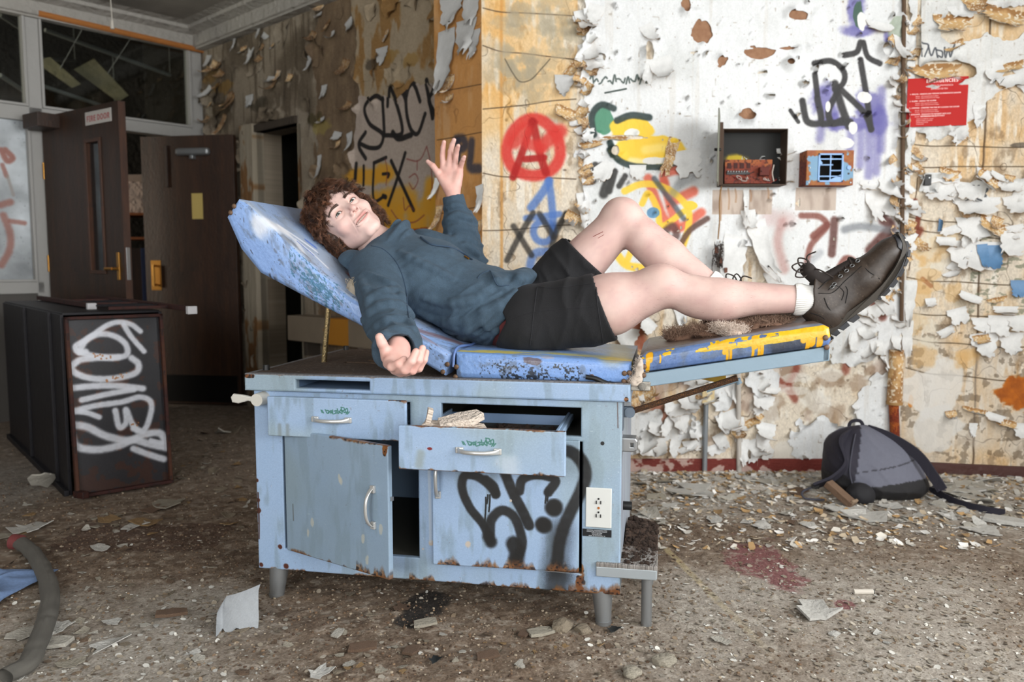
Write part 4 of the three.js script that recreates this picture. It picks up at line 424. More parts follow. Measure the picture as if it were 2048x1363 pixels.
function floorColour(x, z, fine) {
  const n = fbm(x * 5, z * 5, 4), m = fbm(x * 28, z * 28, 3), f = fine ? n2(x * 300, z * 300) : 0.5, f2 = fine ? n2(x * 130, z * 130) : 0.5; const d = dirtAt(x, z) * 0.9 + (m - 0.5) * 0.5;
  let c = mix3([0.62, 0.59, 0.55], [0.52, 0.49, 0.45], n); c = mix3(c, mix3([0.46, 0.385, 0.315], [0.31, 0.25, 0.195], m), clamp(d));
  const pale = sstep(0.56, 0.72, fbm(x * 38 + 9, z * 44, 4)); c = mix3(c, [0.70, 0.675, 0.63], pale * 0.4);
  const foot = sstep(-3.35, -3.75, z + (m - 0.5) * 0.6) * (x > 0 ? 1 : 0.2); c = mix3(c, [0.78, 0.755, 0.72], foot * 0.9 * sstep(0.3, 0.5, m + 0.1));
  const lino = sstep(-1.9, -2.25, x + (fbm(x * 3, z * 3, 3) - 0.5) * 0.5) * sstep(-4.4, -3.9, z); c = mix3(c, mix3([0.52, 0.505, 0.485], [0.42, 0.405, 0.385], n), lino * 0.7 * (1 - clamp(d) * 0.3));
  for (const [a, b, ra, rb] of floorSpots) { const q = Math.hypot((x - a) / ra, (z - b) / rb) + (fbm(x * 9, z * 13, 4) - 0.5) * 1.3; if (q < 1.1) c = mix3(c, mix3([0.38, 0.19, 0.20], [0.46, 0.27, 0.27], m), (1 - sstep(0.75, 1.1, q)) * (pale > 0.4 ? 0.3 : 0.8)); }
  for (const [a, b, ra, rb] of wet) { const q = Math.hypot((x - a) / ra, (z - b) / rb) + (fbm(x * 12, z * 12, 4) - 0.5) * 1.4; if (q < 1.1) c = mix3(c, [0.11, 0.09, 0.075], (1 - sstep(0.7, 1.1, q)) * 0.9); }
  const tq = Math.max(Math.abs(x - tileA.x + 0.02) / 0.3, Math.abs(z - tileA.z) / 0.16) + (m - 0.5) * 0.25; if (tq < 1) c = mix3(c, [0.28, 0.20, 0.15], 0.75 * (pale > 0.3 ? 0.4 : 1));
  const lx = lineB.x - lineA.x, lz = lineB.z - lineA.z, ll = Math.hypot(lx, lz), t = ((x - lineA.x) * lx + (z - lineA.z) * lz) / ll / ll; if (t > 0 && t < 1) { const dd = Math.abs((x - lineA.x) * lz - (z - lineA.z) * lx) / ll; if (dd < 0.016) c = mix3(c, [0.66, 0.60, 0.44], (1 - sstep(0.008, 0.016, dd)) * (1 - t) * 0.75 * (0.5 + m)); }
  if (fine) { const sp = n2(x * 210 + 7, z * 210); if (sp > 0.86) c = mix3(c, hash2(x * 60, z * 60) > 0.45 ? [0.80, 0.775, 0.73] : [0.28, 0.22, 0.17], (sp - 0.86) * 5.5); const k = (f - 0.5) * 0.13 + (f2 - 0.5) * 0.09; c = [c[0] + k, c[1] + k, c[2] + k]; }
  return [c[0], c[1], c[2], 0.5 + (m - 0.5) * 0.4 + (f - 0.5) * 0.25];
}
const floorY = (x, z) => { const d = dirtAt(x, z); return 0.012 * d * (fbm(x * 14, z * 14, 4) - 0.35) + 0.005 * (fbm(x * 60, z * 60, 2) - 0.5) * (0.4 + d); };
{
  const g = new THREE.Group(); g.name = 'floor'; g.userData.kind = 'structure'; scene.add(g);
  const sheet = (x0, z0, x1, z1, res, cell, fine, dip) => {
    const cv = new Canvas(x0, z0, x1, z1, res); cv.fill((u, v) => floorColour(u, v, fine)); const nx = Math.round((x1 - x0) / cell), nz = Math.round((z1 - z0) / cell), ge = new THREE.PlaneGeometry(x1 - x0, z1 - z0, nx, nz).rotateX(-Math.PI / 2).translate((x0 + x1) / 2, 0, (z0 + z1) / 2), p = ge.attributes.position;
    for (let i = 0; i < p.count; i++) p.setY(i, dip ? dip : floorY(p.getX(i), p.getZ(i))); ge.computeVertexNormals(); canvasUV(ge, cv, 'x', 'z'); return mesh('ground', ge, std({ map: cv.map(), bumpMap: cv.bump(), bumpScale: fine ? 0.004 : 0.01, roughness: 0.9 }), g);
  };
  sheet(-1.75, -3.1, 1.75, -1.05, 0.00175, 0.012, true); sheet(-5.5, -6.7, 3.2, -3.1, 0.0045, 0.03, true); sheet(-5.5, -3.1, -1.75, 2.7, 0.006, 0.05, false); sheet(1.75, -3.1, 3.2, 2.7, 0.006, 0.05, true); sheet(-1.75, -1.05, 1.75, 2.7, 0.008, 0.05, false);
  mesh('slab', span(-5.6, 3.3, -0.2, -0.03, -6.7, 2.8, 0), std({ color: 0x6b655c, roughness: 0.9 }), g);
}
// ---------------------------------------------------------------- the examination table; x to its right, y up, z towards the viewer, origin on the floor under the front's right edge
const TA = 10.9 * Math.PI / 180, TO = V(0.30, 0, -2.21), TX = V(Math.cos(TA), 0, Math.sin(TA)), TN = V(-Math.sin(TA), 0, Math.cos(TA));
const toT = (p) => { const q = p.clone().sub(TO); return V(q.dot(TX), q.y, q.dot(TN)); }, fromT = (p) => TO.clone().addScaledVector(TX, p.x).addScaledVector(TN, p.z).setY(p.y);
const T = (px, py, dz = 0) => toT(hit(px, py, TO.clone().addScaledVector(TN, dz), TN));   // table coordinates of a pixel on the plane z = dz
const table = thing('exam_table', 'old blue steel doctor\'s examination table with open drawer, sprayed black letters and cracked vinyl cushions', 'exam table', TO, -TA);
M.padStuff = std({ color: 0x8a6f58, roughness: 1 });
const blueBase = (x, y) => { const a = fbm(x * 6, y * 6, 4), b = fbm(x * 40, y * 9, 3), f = n2(x * 420, y * 420), s = n2(x * 150 + 3, y * 150); let c = mix3([0.535, 0.63, 0.75], [0.585, 0.665, 0.765], a); c = mix3(c, [0.475, 0.55, 0.605], sstep(0.5, 0.72, b) * 0.6); c = mix3(c, [0.54, 0.60, 0.61], sstep(0.5, 0.7, fbm(x * 3 + 8, y * 3, 3)) * 0.6); if (s > 0.93) c = mix3(c, hash2(x * 50, y * 50) > 0.5 ? [0.36, 0.30, 0.26] : [0.8, 0.83, 0.86], (s - 0.93) * 7); const k = (f - 0.5) * 0.035; return [c[0] + k, c[1] + k, c[2] + k]; };
const rustAt = (x, y) => mix3(mix3([0.27, 0.14, 0.08], [0.58, 0.38, 0.19], fbm(x * 60, y * 60, 3)), [0.13, 0.08, 0.06], sstep(0.6, 0.75, n2(x * 170, y * 170)));
const fc = new Canvas(-1.2, 0.04, 0.12, 0.76, 0.001); fc.fill((u, v) => blueBase(u, v));
const rustLine = (c, x0, x1, y, h, den = 0.55, up = 1) => c.area(x0, y - (up > 0 ? 0.004 : h), x1, y + (up > 0 ? h : 0.004), (u, v, i) => { const d = Math.abs(v - y), n = fbm(u * 34 + y * 9, y * 5, 4), reach = h * sstep(den - 0.12, den + 0.28, n) + 0.003 * n; if (d < reach) c.put(i, rustAt(u, v), clamp((1 - d / reach) * 1.5) * (0.55 + 0.5 * n2(u * 250, v * 250))); });
const tS = (c, dz = 0) => (pts, w, col, soft, op, sp, sm) => c.stroke(pts.map(([x, y]) => { const p = T(x, y, dz); return [p.x, p.y]; }), w * 0.00138, hex(col), soft, op, sp, sm);
{
  const s = tS(fc), K = 0x171717;
  const pB = (px, py, r, col, rag = 0.25, op = 1) => { const p = T(px, py); fc.patch(p.x, p.y, r * 0.00138, r * 0.00138, hex(col), rag, 40, op, 0.25); };
  s([[995, 982], [975, 960], [952, 946], [933, 947], [928, 969], [943, 1009], [970, 1044], [984, 1076]], 7.5, K, 0.28, 0.97); s([[994, 984], [990, 968], [975, 955]], 8, K, 0.25, 0.97); s([[983, 1062], [986, 1034], [1006, 1016], [1029, 1027], [1043, 1060], [1046, 1086], [1036, 1112]], 8, K, 0.3, 0.95); s([[1030, 1082], [1036, 1100], [1034, 1116]], 13, K, 0.3, 0.97); s([[980, 1068], [985, 1078]], 10, K, 0.35, 0.95);
  s([[1008, 930], [1029, 983], [1046, 1016], [1060, 1046]], 9, K, 0.25, 0.97); s([[1041, 978], [1047, 955], [1075, 946], [1112, 957], [1098, 981]], 8, K, 0.25, 0.97); s([[1060, 945], [1110, 950]], 6, K, 0.2, 0.97); pB(1109, 1012, 19, K, 0.08); pB(1089, 1046, 18, K, 0.08);
  s([[1120, 896], [1146, 903], [1166, 925], [1171, 950], [1160, 985], [1140, 1024], [1122, 1072], [1116, 1115], [1114, 1128]], 10, K, 0.3, 0.92); s([[1121, 1060], [1115, 1110], [1112, 1134]], 15, K, 0.9, 0.55); s([[1118, 1150], [1112, 1176]], 16, K, 0.9, 0.75);
  for (const [x, y0, y1] of [[979, 985, 1002], [975, 990, 1038], [983, 985, 1018], [1094, 975, 1002], [1098, 975, 998]]) s([[x, y0], [x - 0.5, (y0 + y1) / 2], [x - 2, y1]], 1.6, K, 0.15, 0.97);
  // bare spots, plaster splashes, a grey paint run, rust along the lower edges
  for (const [x, y, r] of [[940, 1082, 8], [862, 1085, 5], [1024, 997, 3], [846, 1097, 3], [1060, 1178, 4], [1232, 1130, 5]]) pB(x, y, r, 0xb3a79a, 0.6); s([[858, 940], [860, 1010], [861, 1082]], 2.2, 0xb9c0c6, 0.5, 0.6); for (const [x, y, r] of [[516, 1000, 4], [517, 1020, 5], [513, 960, 4], [514, 1046, 3], [561, 1093, 5], [572, 1132, 6], [522, 1128, 5], [1214, 738, 2]]) pB(x, y, r, 0x4a241a, 0.7); s([[516, 985], [518, 1040], [518, 1076]], 1.6, 0x3a211a, 0.3, 0.85); s([[1235, 805], [1236, 855]], 1, 0x40241c, 0.2, 0.6);
  rustLine(fc, -0.62, 0.01, 0.094, 0.03, 0.5); rustLine(fc, -1.11, -0.62, 0.094, 0.016, 0.6); rustLine(fc, -0.14, 0.01, 0.094, 0.036, 0.35); rustLine(fc, -0.54, -0.105, 0.156, 0.036, 0.42); for (let k = 0; k < 26; k++) { const y = 0.1 + 0.07 * hash2(k, 1); fc.patch(-0.105 + (hash2(k, 2) - 0.5) * 0.018, y, 0.006, 0.009, rustAt, 0.7, 60, 0.8, 0.3); }
  rustLine(fc, -0.05, 0.02, 0.10, 0.05, 0.5);
}
// paint for the drawer fronts, the left door and the top band each on its own canvas
const fd1 = new Canvas(-1.06, 0.51, -0.59, 0.66, 0.001); fd1.fill((u, v) => blueBase(u, v + 2));
const fd2 = new Canvas(-0.6, 0.47, -0.1, 0.62, 0.001); fd2.fill((u, v) => blueBase(u, v + 4));
const fdo = new Canvas(-0.01, 0.15, 0.45, 0.56, 0.001); fdo.fill((u, v) => { const c = blueBase(u, v + 7); return mix3(c, [0.475, 0.545, 0.59], 0.55 + 0.3 * (fbm(u * 9, v * 9, 3) - 0.5)); });
const ftb = new Canvas(-1.15, 0.64, 0.06, 0.72, 0.001); ftb.fill((u, v) => blueBase(u, v + 1));
{
  const tagGreen = (c, dz, ox, oy, k) => { const s = tS(c, dz), G = 0x2e6657; for (const p of [[[0, 2], [6, 12], [10, 6], [4, 4]], [[9, 12], [13, 6], [17, 5], [14, 11], [20, 9]], [[20, 3], [20, 13], [28, 12]], [[24, 6], [30, 5], [28, 10], [34, 11]], [[32, 0], [35, 12], [42, 1]], [[36, 6], [44, 13]], [[42, -4], [45, 12]], [[42, -4], [50, -2], [50, 4], [43, 5], [52, 10]], [[53, 2], [58, -1], [59, 7], [54, 9], [53, 2]]]) s(p.map(([x, y]) => [ox + x * k, oy + y * k]), 0.9, G, 0.3, 0.9, 0.15); for (const p of [[[-8, 4], [-4, 11]], [[-11, 3], [-8, 10]], [[60, 8], [55, 14]], [[64, 8], [59, 14]]]) s(p.map(([x, y]) => [ox + x * k, oy + y * k]), 0.9, G, 0.3, 0.9, 0.15); };
  tagGreen(fd1, 0.06, 648, 818, 0.76); tagGreen(fd2, 0.21, 933, 880, 0.9);
  for (const x of [-1.0, -0.975]) fd1.stroke([[x, 0.56], [x, 0.53]], 0.003, [0.42, 0.44, 0.42], 1, 0.5); rustLine(fd1, -1.04, -0.605, 0.525, 0.008, 0.6); rustLine(fd1, -0.66, -0.605, 0.645, 0.008, 0.5, -1); rustLine(fd2, -0.58, -0.125, 0.486, 0.014, 0.6); rustLine(fd2, -0.58, -0.125, 0.605, 0.006, 0.68, -1); fd2.patch(-0.49, 0.545, 0.007, 0.004, [0.45, 0.12, 0.12], 0.5, 60); fd2.patch(-0.27, 0.51, 0.03, 0.03, [0.74, 0.77, 0.80], 0.6, 40, 0.5, 0.5); fd2.stroke([[-0.515, 0.53], [-0.52, 0.50]], 0.006, [0.5, 0.52, 0.46], 1, 0.5);
  rustLine(fdo, 0.02, 0.43, 0.16, 0.012, 0.45); rustLine(fdo, 0.30, 0.44, 0.16, 0.04, 0.4); rustLine(fdo, 0.2, 0.43, 0.54, 0.008, 0.5, -1); fdo.patch(0.42, 0.53, 0.008, 0.02, rustAt, 0.6, 60); for (const [x, y] of [[0.24, 0.42], [0.245, 0.415], [0.33, 0.26], [0.12, 0.27], [0.10, 0.235], [0.345, 0.2], [0.4, 0.3]]) fdo.patch(x, y, 0.006, 0.012, [0.70, 0.69, 0.64], 0.7, 60, 0.7, 0.3); fdo.stroke([[0.035, 0.31], [0.036, 0.26]], 0.0015, [0.3, 0.3, 0.28], 0.5, 0.7);
  rustLine(ftb, -1.13, -0.7, 0.706, 0.004, 0.6, -1); ftb.patch(0.02, 0.663, 0.006, 0.007, rustAt, 0.5, 60); ftb.patch(-1.12, 0.70, 0.02, 0.006, rustAt, 0.7, 60);
}
const bm = (c, k = {}) => std({ map: c.map(), roughness: 0.42, metalness: 0.0, bumpMap: rep(noiseBump, c.du * 8, c.dv * 8), bumpScale: 0.00018, ...k });
M.front = bm(fc); M.blue = std({ color: 0x8da5c0, roughness: 0.45 }); M.blueIn = std({ color: 0x6d86a6, roughness: 0.5 }); M.darkIn = std({ color: 0x3b3a32, roughness: 0.9 });
{
  const D = 0.62, xl = -1.11, xr = 0.008, yb = 0.094, yt = 0.655;
  // body: a folded sheet with openings, backed by panels
  const open1 = [[-1.015, 0.545], [-0.612, 0.545], [-0.612, 0.632], [-1.015, 0.632]], open2 = [[-0.516, 0.55], [-0.107, 0.55], [-0.107, 0.632], [-0.516, 0.632]], op3 = [[-1.019, 0.163], [-0.588, 0.163], [-0.588, 0.535], [-1.019, 0.535]], op4 = [[-0.535, 0.163], [-0.1025, 0.151], [-0.1025, 0.535], [-0.535, 0.535]];
  mesh('front_panel', canvasUV(extr([[xl, yb], [xr, yb], [xr, yt], [xl, yt]], 0.02, 0.004, [open1, open2, op3, op4]).translate(0, 0, -0.02), fc), M.front, table);
  const sideC = new Canvas(-D, 0, 0.01, 0.7, 0.002); sideC.fill((u, v) => { const c = blueBase(u + 5, v), t = sstep(0.45, 0.6, fbm(u * 40, v * 5, 3)); return mix3(mix3(c, [0.62, 0.62, 0.60], 0.55), [0.42, 0.40, 0.48], t * 0.35); });
  mesh('side_panel', canvasUV(span(xr - 0.015, xr, yb, yt, -D, -0.01, 0.004), sideC, 'z', 'y'), std({ map: sideC.map(), roughness: 0.5 }), table); mesh('side_panel', span(xl, xl + 0.015, yb, yt, -D, -0.01, 0.004), M.blue, table); mesh('back_panel', span(xl, xr, yb, yt, -D - 0.005, -D + 0.01), M.blue, table); mesh('bottom_panel', span(xl + 0.01, xr - 0.01, yb, yb + 0.015, -D, -0.005), M.darkIn, table); mesh('inner_shelf', merge([span(xl + 0.015, xr - 0.015, 0.148, 0.160, -D + 0.01, -0.02, 0), span(xl + 0.015, xr - 0.015, 0.537, 0.543, -D + 0.01, -0.02, 0), span(-0.568, -0.556, 0.16, yt, -D + 0.01, -0.02, 0)]), M.darkIn, table);
  // top: band all round with a rounded edge, dusty lid, a slot for a pull-out leaf
  const sl0 = -0.962, sl1 = -0.73; mesh('top_band', canvasUV(extr([[-1.13, 0.655], [0.031, 0.655], [0.031, 0.706], [-1.13, 0.706]], 0.03, 0.006, [[[sl0, 0.667], [sl1, 0.667], [sl1, 0.692], [sl0, 0.692]]]).translate(0, 0, -0.012), ftb), bm(ftb), table);
  mesh('top_band_side', merge([span(-1.13, -1.115, 0.655, 0.706, -0.73, -0.005, 0.005), span(0.016, 0.031, 0.655, 0.706, -0.73, -0.005, 0.005), span(-1.13, 0.031, 0.655, 0.706, -0.745, -0.73, 0.005)]), M.blue, table); mesh('slot_tray', merge([span(sl0 - 0.02, sl1 + 0.01, 0.658, 0.662, -0.4, -0.02, 0), span(sl0 - 0.02, sl0 - 0.015, 0.66, 0.70, -0.4, -0.02, 0)]), M.blueIn, table);
  const lc = new Canvas(-1.13, -0.75, 0.04, 0.02, 0.002); lc.fill((u, v) => { const a = fbm(u * 9, v * 9, 4), f = n2(u * 260, v * 260), s = n2(u * 120, v * 120); let c = mix3([0.35, 0.28, 0.225], [0.225, 0.17, 0.13], a); if (s > 0.84) c = mix3(c, [0.62, 0.60, 0.56], (s - 0.84) * 4); if (v > -0.012 || u < -1.11) c = mix3(c, [0.55, 0.60, 0.66], 0.5); return [c[0] + (f - 0.5) * 0.1, c[1] + (f - 0.5) * 0.1, c[2] + (f - 0.5) * 0.09]; });
  mesh('dusty_lid', canvasUV(extr([[-1.128, 0.744], [0.029, 0.744], [0.029, -0.016], [-1.128, -0.016]].map(([x, y]) => [x, y]), 0.01, 0.002, [[[-0.94, 0.29], [-0.80, 0.29], [-0.80, 0.32], [-0.94, 0.32]]]).rotateX(-Math.PI / 2).translate(0, 0.698, 0), lc, 'x', 'z'), std({ map: lc.map(), roughness: 0.95, bumpMap: rep(noiseBump, 6), bumpScale: 0.006 }), table).userData.label = 'lid thick with brown dust';
  for (const [x, z] of [[-1.1, -0.065], [-1.095, -0.69], [-0.02, -0.69]]) mesh('peg', merge([cyl(V(x, 0.706, z), V(x, 0.724, z), 0.011, 0.010, 12)]), M.black, table);
  for (const [x, z] of [[-1.055, -0.03], [-0.045, -0.03], [-1.055, -0.56], [-0.045, -0.56]]) { const s = x < -0.5 ? -1 : 1; mesh('leg', merge([cyl(V(x, yb + 0.004, z), V(x + s * 0.006, 0.004, z + 0.012), 0.031, 0.022, 20), cyl(V(x + s * 0.006, 0.012, z + 0.012), V(x + s * 0.006, 0.0, z + 0.012), 0.024, 0.023, 20)]), M.dullsteel, table); }
  // handles: a bowed bar with flared ends
  const pull = (L) => { const pts = []; for (let k = 0; k <= 16; k++) { const t = k / 16 * 2 - 1, w = 0.0055 + 0.003 * Math.pow(Math.abs(t), 6); pts.push([t * L / 2, 0.030 * Math.pow(1 - Math.pow(Math.abs(t), 2.4), 0.75) + 0.004, w]); } const p = [], ix = []; pts.forEach(([x, z, w], i) => { for (let k = 0; k < 8; k++) { const a = k / 8 * 6.283; p.push(x, Math.cos(a) * w, z + Math.sin(a) * 0.0042); } if (i) for (let k = 0; k < 8; k++) { const a = (i - 1) * 8 + k, b = (i - 1) * 8 + (k + 1) % 8; ix.push(a, a + 8, b, b, a + 8, b + 8); } }); const g = new THREE.BufferGeometry(); g.setAttribute('position', new THREE.BufferAttribute(new Float32Array(p), 3)); g.setIndex(ix); g.computeVertexNormals(); return merge([g, bx(0.022, 0.017, 0.010, -L / 2 + 0.006, 0, 0.004, 0.003), bx(0.022, 0.017, 0.010, L / 2 - 0.006, 0, 0.004, 0.003)]); };
  const pg = pull(0.115); M.pull = std({ color: 0xc4c4c2, metalness: 0.55, roughness: 0.3, bumpMap: rep(noiseBump, 2), bumpScale: 0.0006 });
  const handle = (parent, x, y, z, vert) => { const h = mesh('handle', pg, M.pull, parent); h.position.set(x, y, z); if (vert) h.rotation.z = Math.PI / 2; return h; };
  // left drawer, slightly out
  const drawer = (x0, x1, y0, y1, out, cv, hx, hy, deep) => { const f = mesh('drawer', canvasUV(span(x0, x1, y0, y1, out - 0.016, out, 0.004), cv), bm(cv), table); const bx0 = x0 + 0.035, bx1 = x1 - 0.035, ys = y1 - 0.022; mesh('drawer_side', merge([span(bx0, bx0 + 0.008, y0 + 0.012, ys, out - deep, out - 0.016, 0.002), span(bx0 - 0.008, bx0, ys - 0.022, ys - 0.004, out - deep, out - 0.02, 0.002), span(bx0 - 0.008, bx0, y0 + 0.022, y0 + 0.038, out - deep, out - 0.02, 0.002)]), M.blue, f); mesh('drawer_side', merge([span(bx1 - 0.008, bx1, y0 + 0.012, ys, out - deep, out - 0.016, 0.002), span(bx1, bx1 + 0.010, ys - 0.022, ys - 0.004, out - deep, out - 0.02, 0.002), span(bx1, bx1 + 0.010, y0 + 0.022, y0 + 0.038, out - deep, out - 0.02, 0.002)]), M.blue, f); mesh('drawer_bottom', merge([span(bx0, bx1, y0 + 0.010, y0 + 0.015, out - deep, out - 0.016, 0), span(bx0, bx1, y0 + 0.012, ys - 0.01, out - deep, out - deep + 0.008, 0)]), M.blueIn, f); handle(f, hx, hy, out, false); return f; };
  drawer(-1.039, -0.607, 0.526, 0.645, 0.052, fd1, -0.833, 0.583, 0.40); drawer(-0.578, -0.125, 0.485, 0.605, 0.205, fd2, -0.355, 0.546, 0.40);
  // doors
  const d1 = new THREE.Group(); d1.name = 'door'; table.add(d1); d1.position.set(-1.013, 0, 0.004); d1.rotation.y = -23.5 * Math.PI / 180; mesh('door_leaf', canvasUV(span(0.002, 0.43, 0.16, 0.54, -0.018, 0, 0.004), fdo), bm(fdo), d1); handle(d1, 0.375, 0.36, 0.0, true); mesh('latch', bx(0.006, 0.012, 0.01, 0.432, 0.39, -0.012, 0.001), M.steel, d1);
  const d2 = new THREE.Group(); d2.name = 'door'; table.add(d2); d2.position.set(-0.107, 0, 0.012); d2.rotation.y = 2.2 * Math.PI / 180; mesh('door_leaf', canvasUV(span(-0.431, -0.002, 0.157, 0.54, -0.016, 0, 0.004), fc).translate(0, 0, 0), M.front, d2); { const q = d2.children[0].geometry, p = q.attributes.position; const uv = q.attributes.uv; for (let i = 0; i < p.count; i++) { const c = fc.uv(p.getX(i) - 0.107, p.getY(i)); uv.setXY(i, c[0], c[1]); } } handle(d2, -0.412, 0.42, 0.0, true);
  // crank
  const kx = T(518, 798, 0.03); mesh('crank_handle', merge([cyl(V(kx.x, kx.y, -0.01), V(kx.x, kx.y, 0.045), 0.021, 0.019, 20), extr([[0.012, 0.014], [0.012, -0.012], [-0.03, -0.004], [-0.062, -0.013], [-0.082, -0.010], [-0.086, 0.006], [-0.078, 0.016], [-0.05, 0.014], [-0.02, 0.009]], 0.014, 0.004).translate(kx.x, kx.y, 0.03)]), std({ color: 0xc8c5bd, roughness: 0.35, metalness: 0.2 }), table);
  // mains outlet with a rusty screw, the black instruction plate below it
  const o0 = T(1172, 973), o1 = T(1223, 1055), ox = (o0.x + o1.x) / 2, oy = (o0.y + o1.y) / 2, ow = o1.x - o0.x, oh = o0.y - o1.y, plate = new THREE.Group(); plate.name = 'outlet'; table.add(plate); plate.position.set(ox, oy, 0);
  const mP = std({ color: 0xc9cac6, roughness: 0.4 }); mesh('cover_plate', bx(ow, oh, 0.006, 0, 0, 0.003, 0.0025), mP, plate); for (const s of [-1, 1]) { const so = new THREE.Shape(); so.absarc(0, 0, 0.0172, 0, 6.284); const sg = new THREE.ExtrudeGeometry(so, { depth: 0.002, bevelEnabled: true, bevelSize: 0.001, bevelThickness: 0.001, curveSegments: 20 }).scale(1, 0.86, 1).translate(0, s * 0.0195, 0.0055); const sk = mesh('socket', sg, mP, plate); mesh('socket_slot', merge([bx(0.0028, 0.009, 0.003, -0.0062, s * 0.0195 - 0.003, 0.0082, 0), bx(0.0028, 0.009, 0.003, 0.0062, s * 0.0195 - 0.003, 0.0082, 0), bx(0.005, 0.005, 0.003, 0, s * 0.0195 + 0.0075, 0.0082, 0.001)]), M.black, plate); } mesh('screw', cyl(V(0, 0, 0.004), V(0, 0, 0.008), 0.004, 0.0035, 12), std({ color: 0x9a5a22, roughness: 0.8 }), plate);
  const cvs = document.createElement('canvas'); cvs.width = 384; cvs.height = 128; const cx = cvs.getContext('2d'); cx.fillStyle = '#15171b'; cx.fillRect(0, 0, 384, 128); cx.fillStyle = '#c9ccd0'; cx.font = 'bold 19px sans-serif'; cx.textAlign = 'center'; ['CAUTION: GROUNDING CORD', 'SHOULD BE CHECKED PERIOD-', 'VOLTS 120 7568', '60 HZ 50 CYCL', 'AMPS 15 EXAMINING 15'].forEach((t, i) => cx.fillText(t, 192, 24 + i * 24)); const tx = new THREE.CanvasTexture(cvs); tx.colorSpace = THREE.SRGBColorSpace; const a0 = T(1165, 1056), a1 = T(1223, 1074), pw = a1.x - a0.x, ph = a0.y - a1.y, pg2 = span(-pw / 2, pw / 2, -ph / 2, ph / 2, 0, 0.0015, 0); { const p = pg2.attributes.position, uv = pg2.attributes.uv; for (let i = 0; i < p.count; i++) uv.setXY(i, p.getX(i) / pw + 0.5, p.getY(i) / ph + 0.5); } const lp = mesh('instruction_plate', pg2, std({ map: tx, roughness: 0.4 }), table); lp.position.set((a0.x + a1.x) / 2, (a0.y + a1.y) / 2, 0.0005);
  const h = T(1205, 886); mesh('bolt_hole', cyl(V(h.x, h.y, -0.004), V(h.x, h.y, 0.0012), 0.0055, 0.0055, 14), M.black, table);
  // right end: stirrup socket, black stop, step
  const b = T(1243, 885, -0.05); mesh('stirrup_socket', merge([extr([[0, -0.021], [0.036, -0.021], [0.046, -0.015], [0.048, 0.012], [0.042, 0.020], [0, 0.020]], 0.05, 0.004, [[[0.028, -0.005], [0.034, -0.005], [0.034, 0.003], [0.028, 0.003]]]).translate(0.004, b.y, -0.075)]), M.steel, table); const kn = T(1262, 1011, -0.12); mesh('stop_knob', cyl(V(0.004, kn.y, -0.12), V(0.034, kn.y, -0.12), 0.013, 0.013, 16), M.black, table);
  const st = new THREE.Group(); st.name = 'step'; table.add(st); const stC = new Canvas(0, -0.4, 0.15, 0.02, 0.0012); stC.fill((u, v) => { const t = sstep(-0.08, -0.2, v + (fbm(u * 40, v * 40, 3) - 0.5) * 0.15), f = n2(u * 300, v * 300), c = mix3([0.52, 0.50, 0.48], [0.26, 0.18, 0.13], t); return [c[0] + (f - 0.5) * 0.2, c[1] + (f - 0.5) * 0.2, c[2] + (f - 0.5) * 0.2]; });
  mesh('step_tread', canvasUV(span(-0.06, 0.112, 0.178, 0.190, -0.37, 0.012, 0.003), stC, 'x', 'z'), std({ map: stC.map(), roughness: 0.9, bumpMap: rep(noiseBump, 3), bumpScale: 0.006 }), st); mesh('step_apron', merge([span(-0.06, 0.110, 0.150, 0.180, 0.002, 0.012, 0.003), span(0.102, 0.112, 0.150, 0.180, -0.37, 0.006, 0.003)]), std({ color: 0xa0a7ab, roughness: 0.4, metalness: 0.3 }), st); for (const z of [-0.03, -0.34]) mesh('step_leg', merge([cyl(V(0.083, 0.155, z), V(0.083, 0.0, z), 0.0155, 0.0155, 16)]), M.dullsteel, st);
  // support rod of the back rest
  const r0 = T(645, 728, -0.3), r1 = T(661, 606, -0.3); mesh('support_rod', cyl(V(r0.x, 0.66, -0.3), V(r1.x, r1.y + 0.05, -0.3), 0.0095, 0.0095, 14), std({ color: 0x9c8a66, metalness: 0.95, roughness: 0.25, bumpMap: rep(noiseBump, 3), bumpScale: 0.001 }), table);
}
// ---------------------------------------------------------------- cushions
function cushion(name, prof, top, z0, z1, cv, mat, bev = 0.018) {   // prof: outline in x, y; top(x): height of the upper side; the canvas is unrolled: v < 0 the front face, v > 0 the upper side
  const s = new THREE.Shape(prof.map((p) => new THREE.Vector2(...p))); let g = new THREE.ExtrudeGeometry(s, { depth: z1 - z0 - 2 * bev, bevelEnabled: true, bevelSize: bev, bevelOffset: -bev, bevelThickness: bev, bevelSegments: 5, curveSegments: 6 }).translate(0, 0, z0 + bev);
  g.deleteAttribute('normal'); g = toCreasedNormals(g, 0.7); const p = g.attributes.position, uv = new Float32Array(p.count * 2); for (let i = 0; i < p.count; i++) { const x = p.getX(i), y = p.getY(i), z = p.getZ(i), dt = top(x) - y, df = z1 - z, k = clamp(cv.v0 + 0.005, -9, 9); const v = df < dt ? Math.max(-dt + df * 0.3, k) : df - dt * 0.3; const c = cv.uv(x, v); uv[i * 2] = c[0]; uv[i * 2 + 1] = clamp(c[1], 0.002, 0.998); } g.setAttribute('uv', new THREE.BufferAttribute(uv, 2)); return mesh(name, g, mat, table);
}
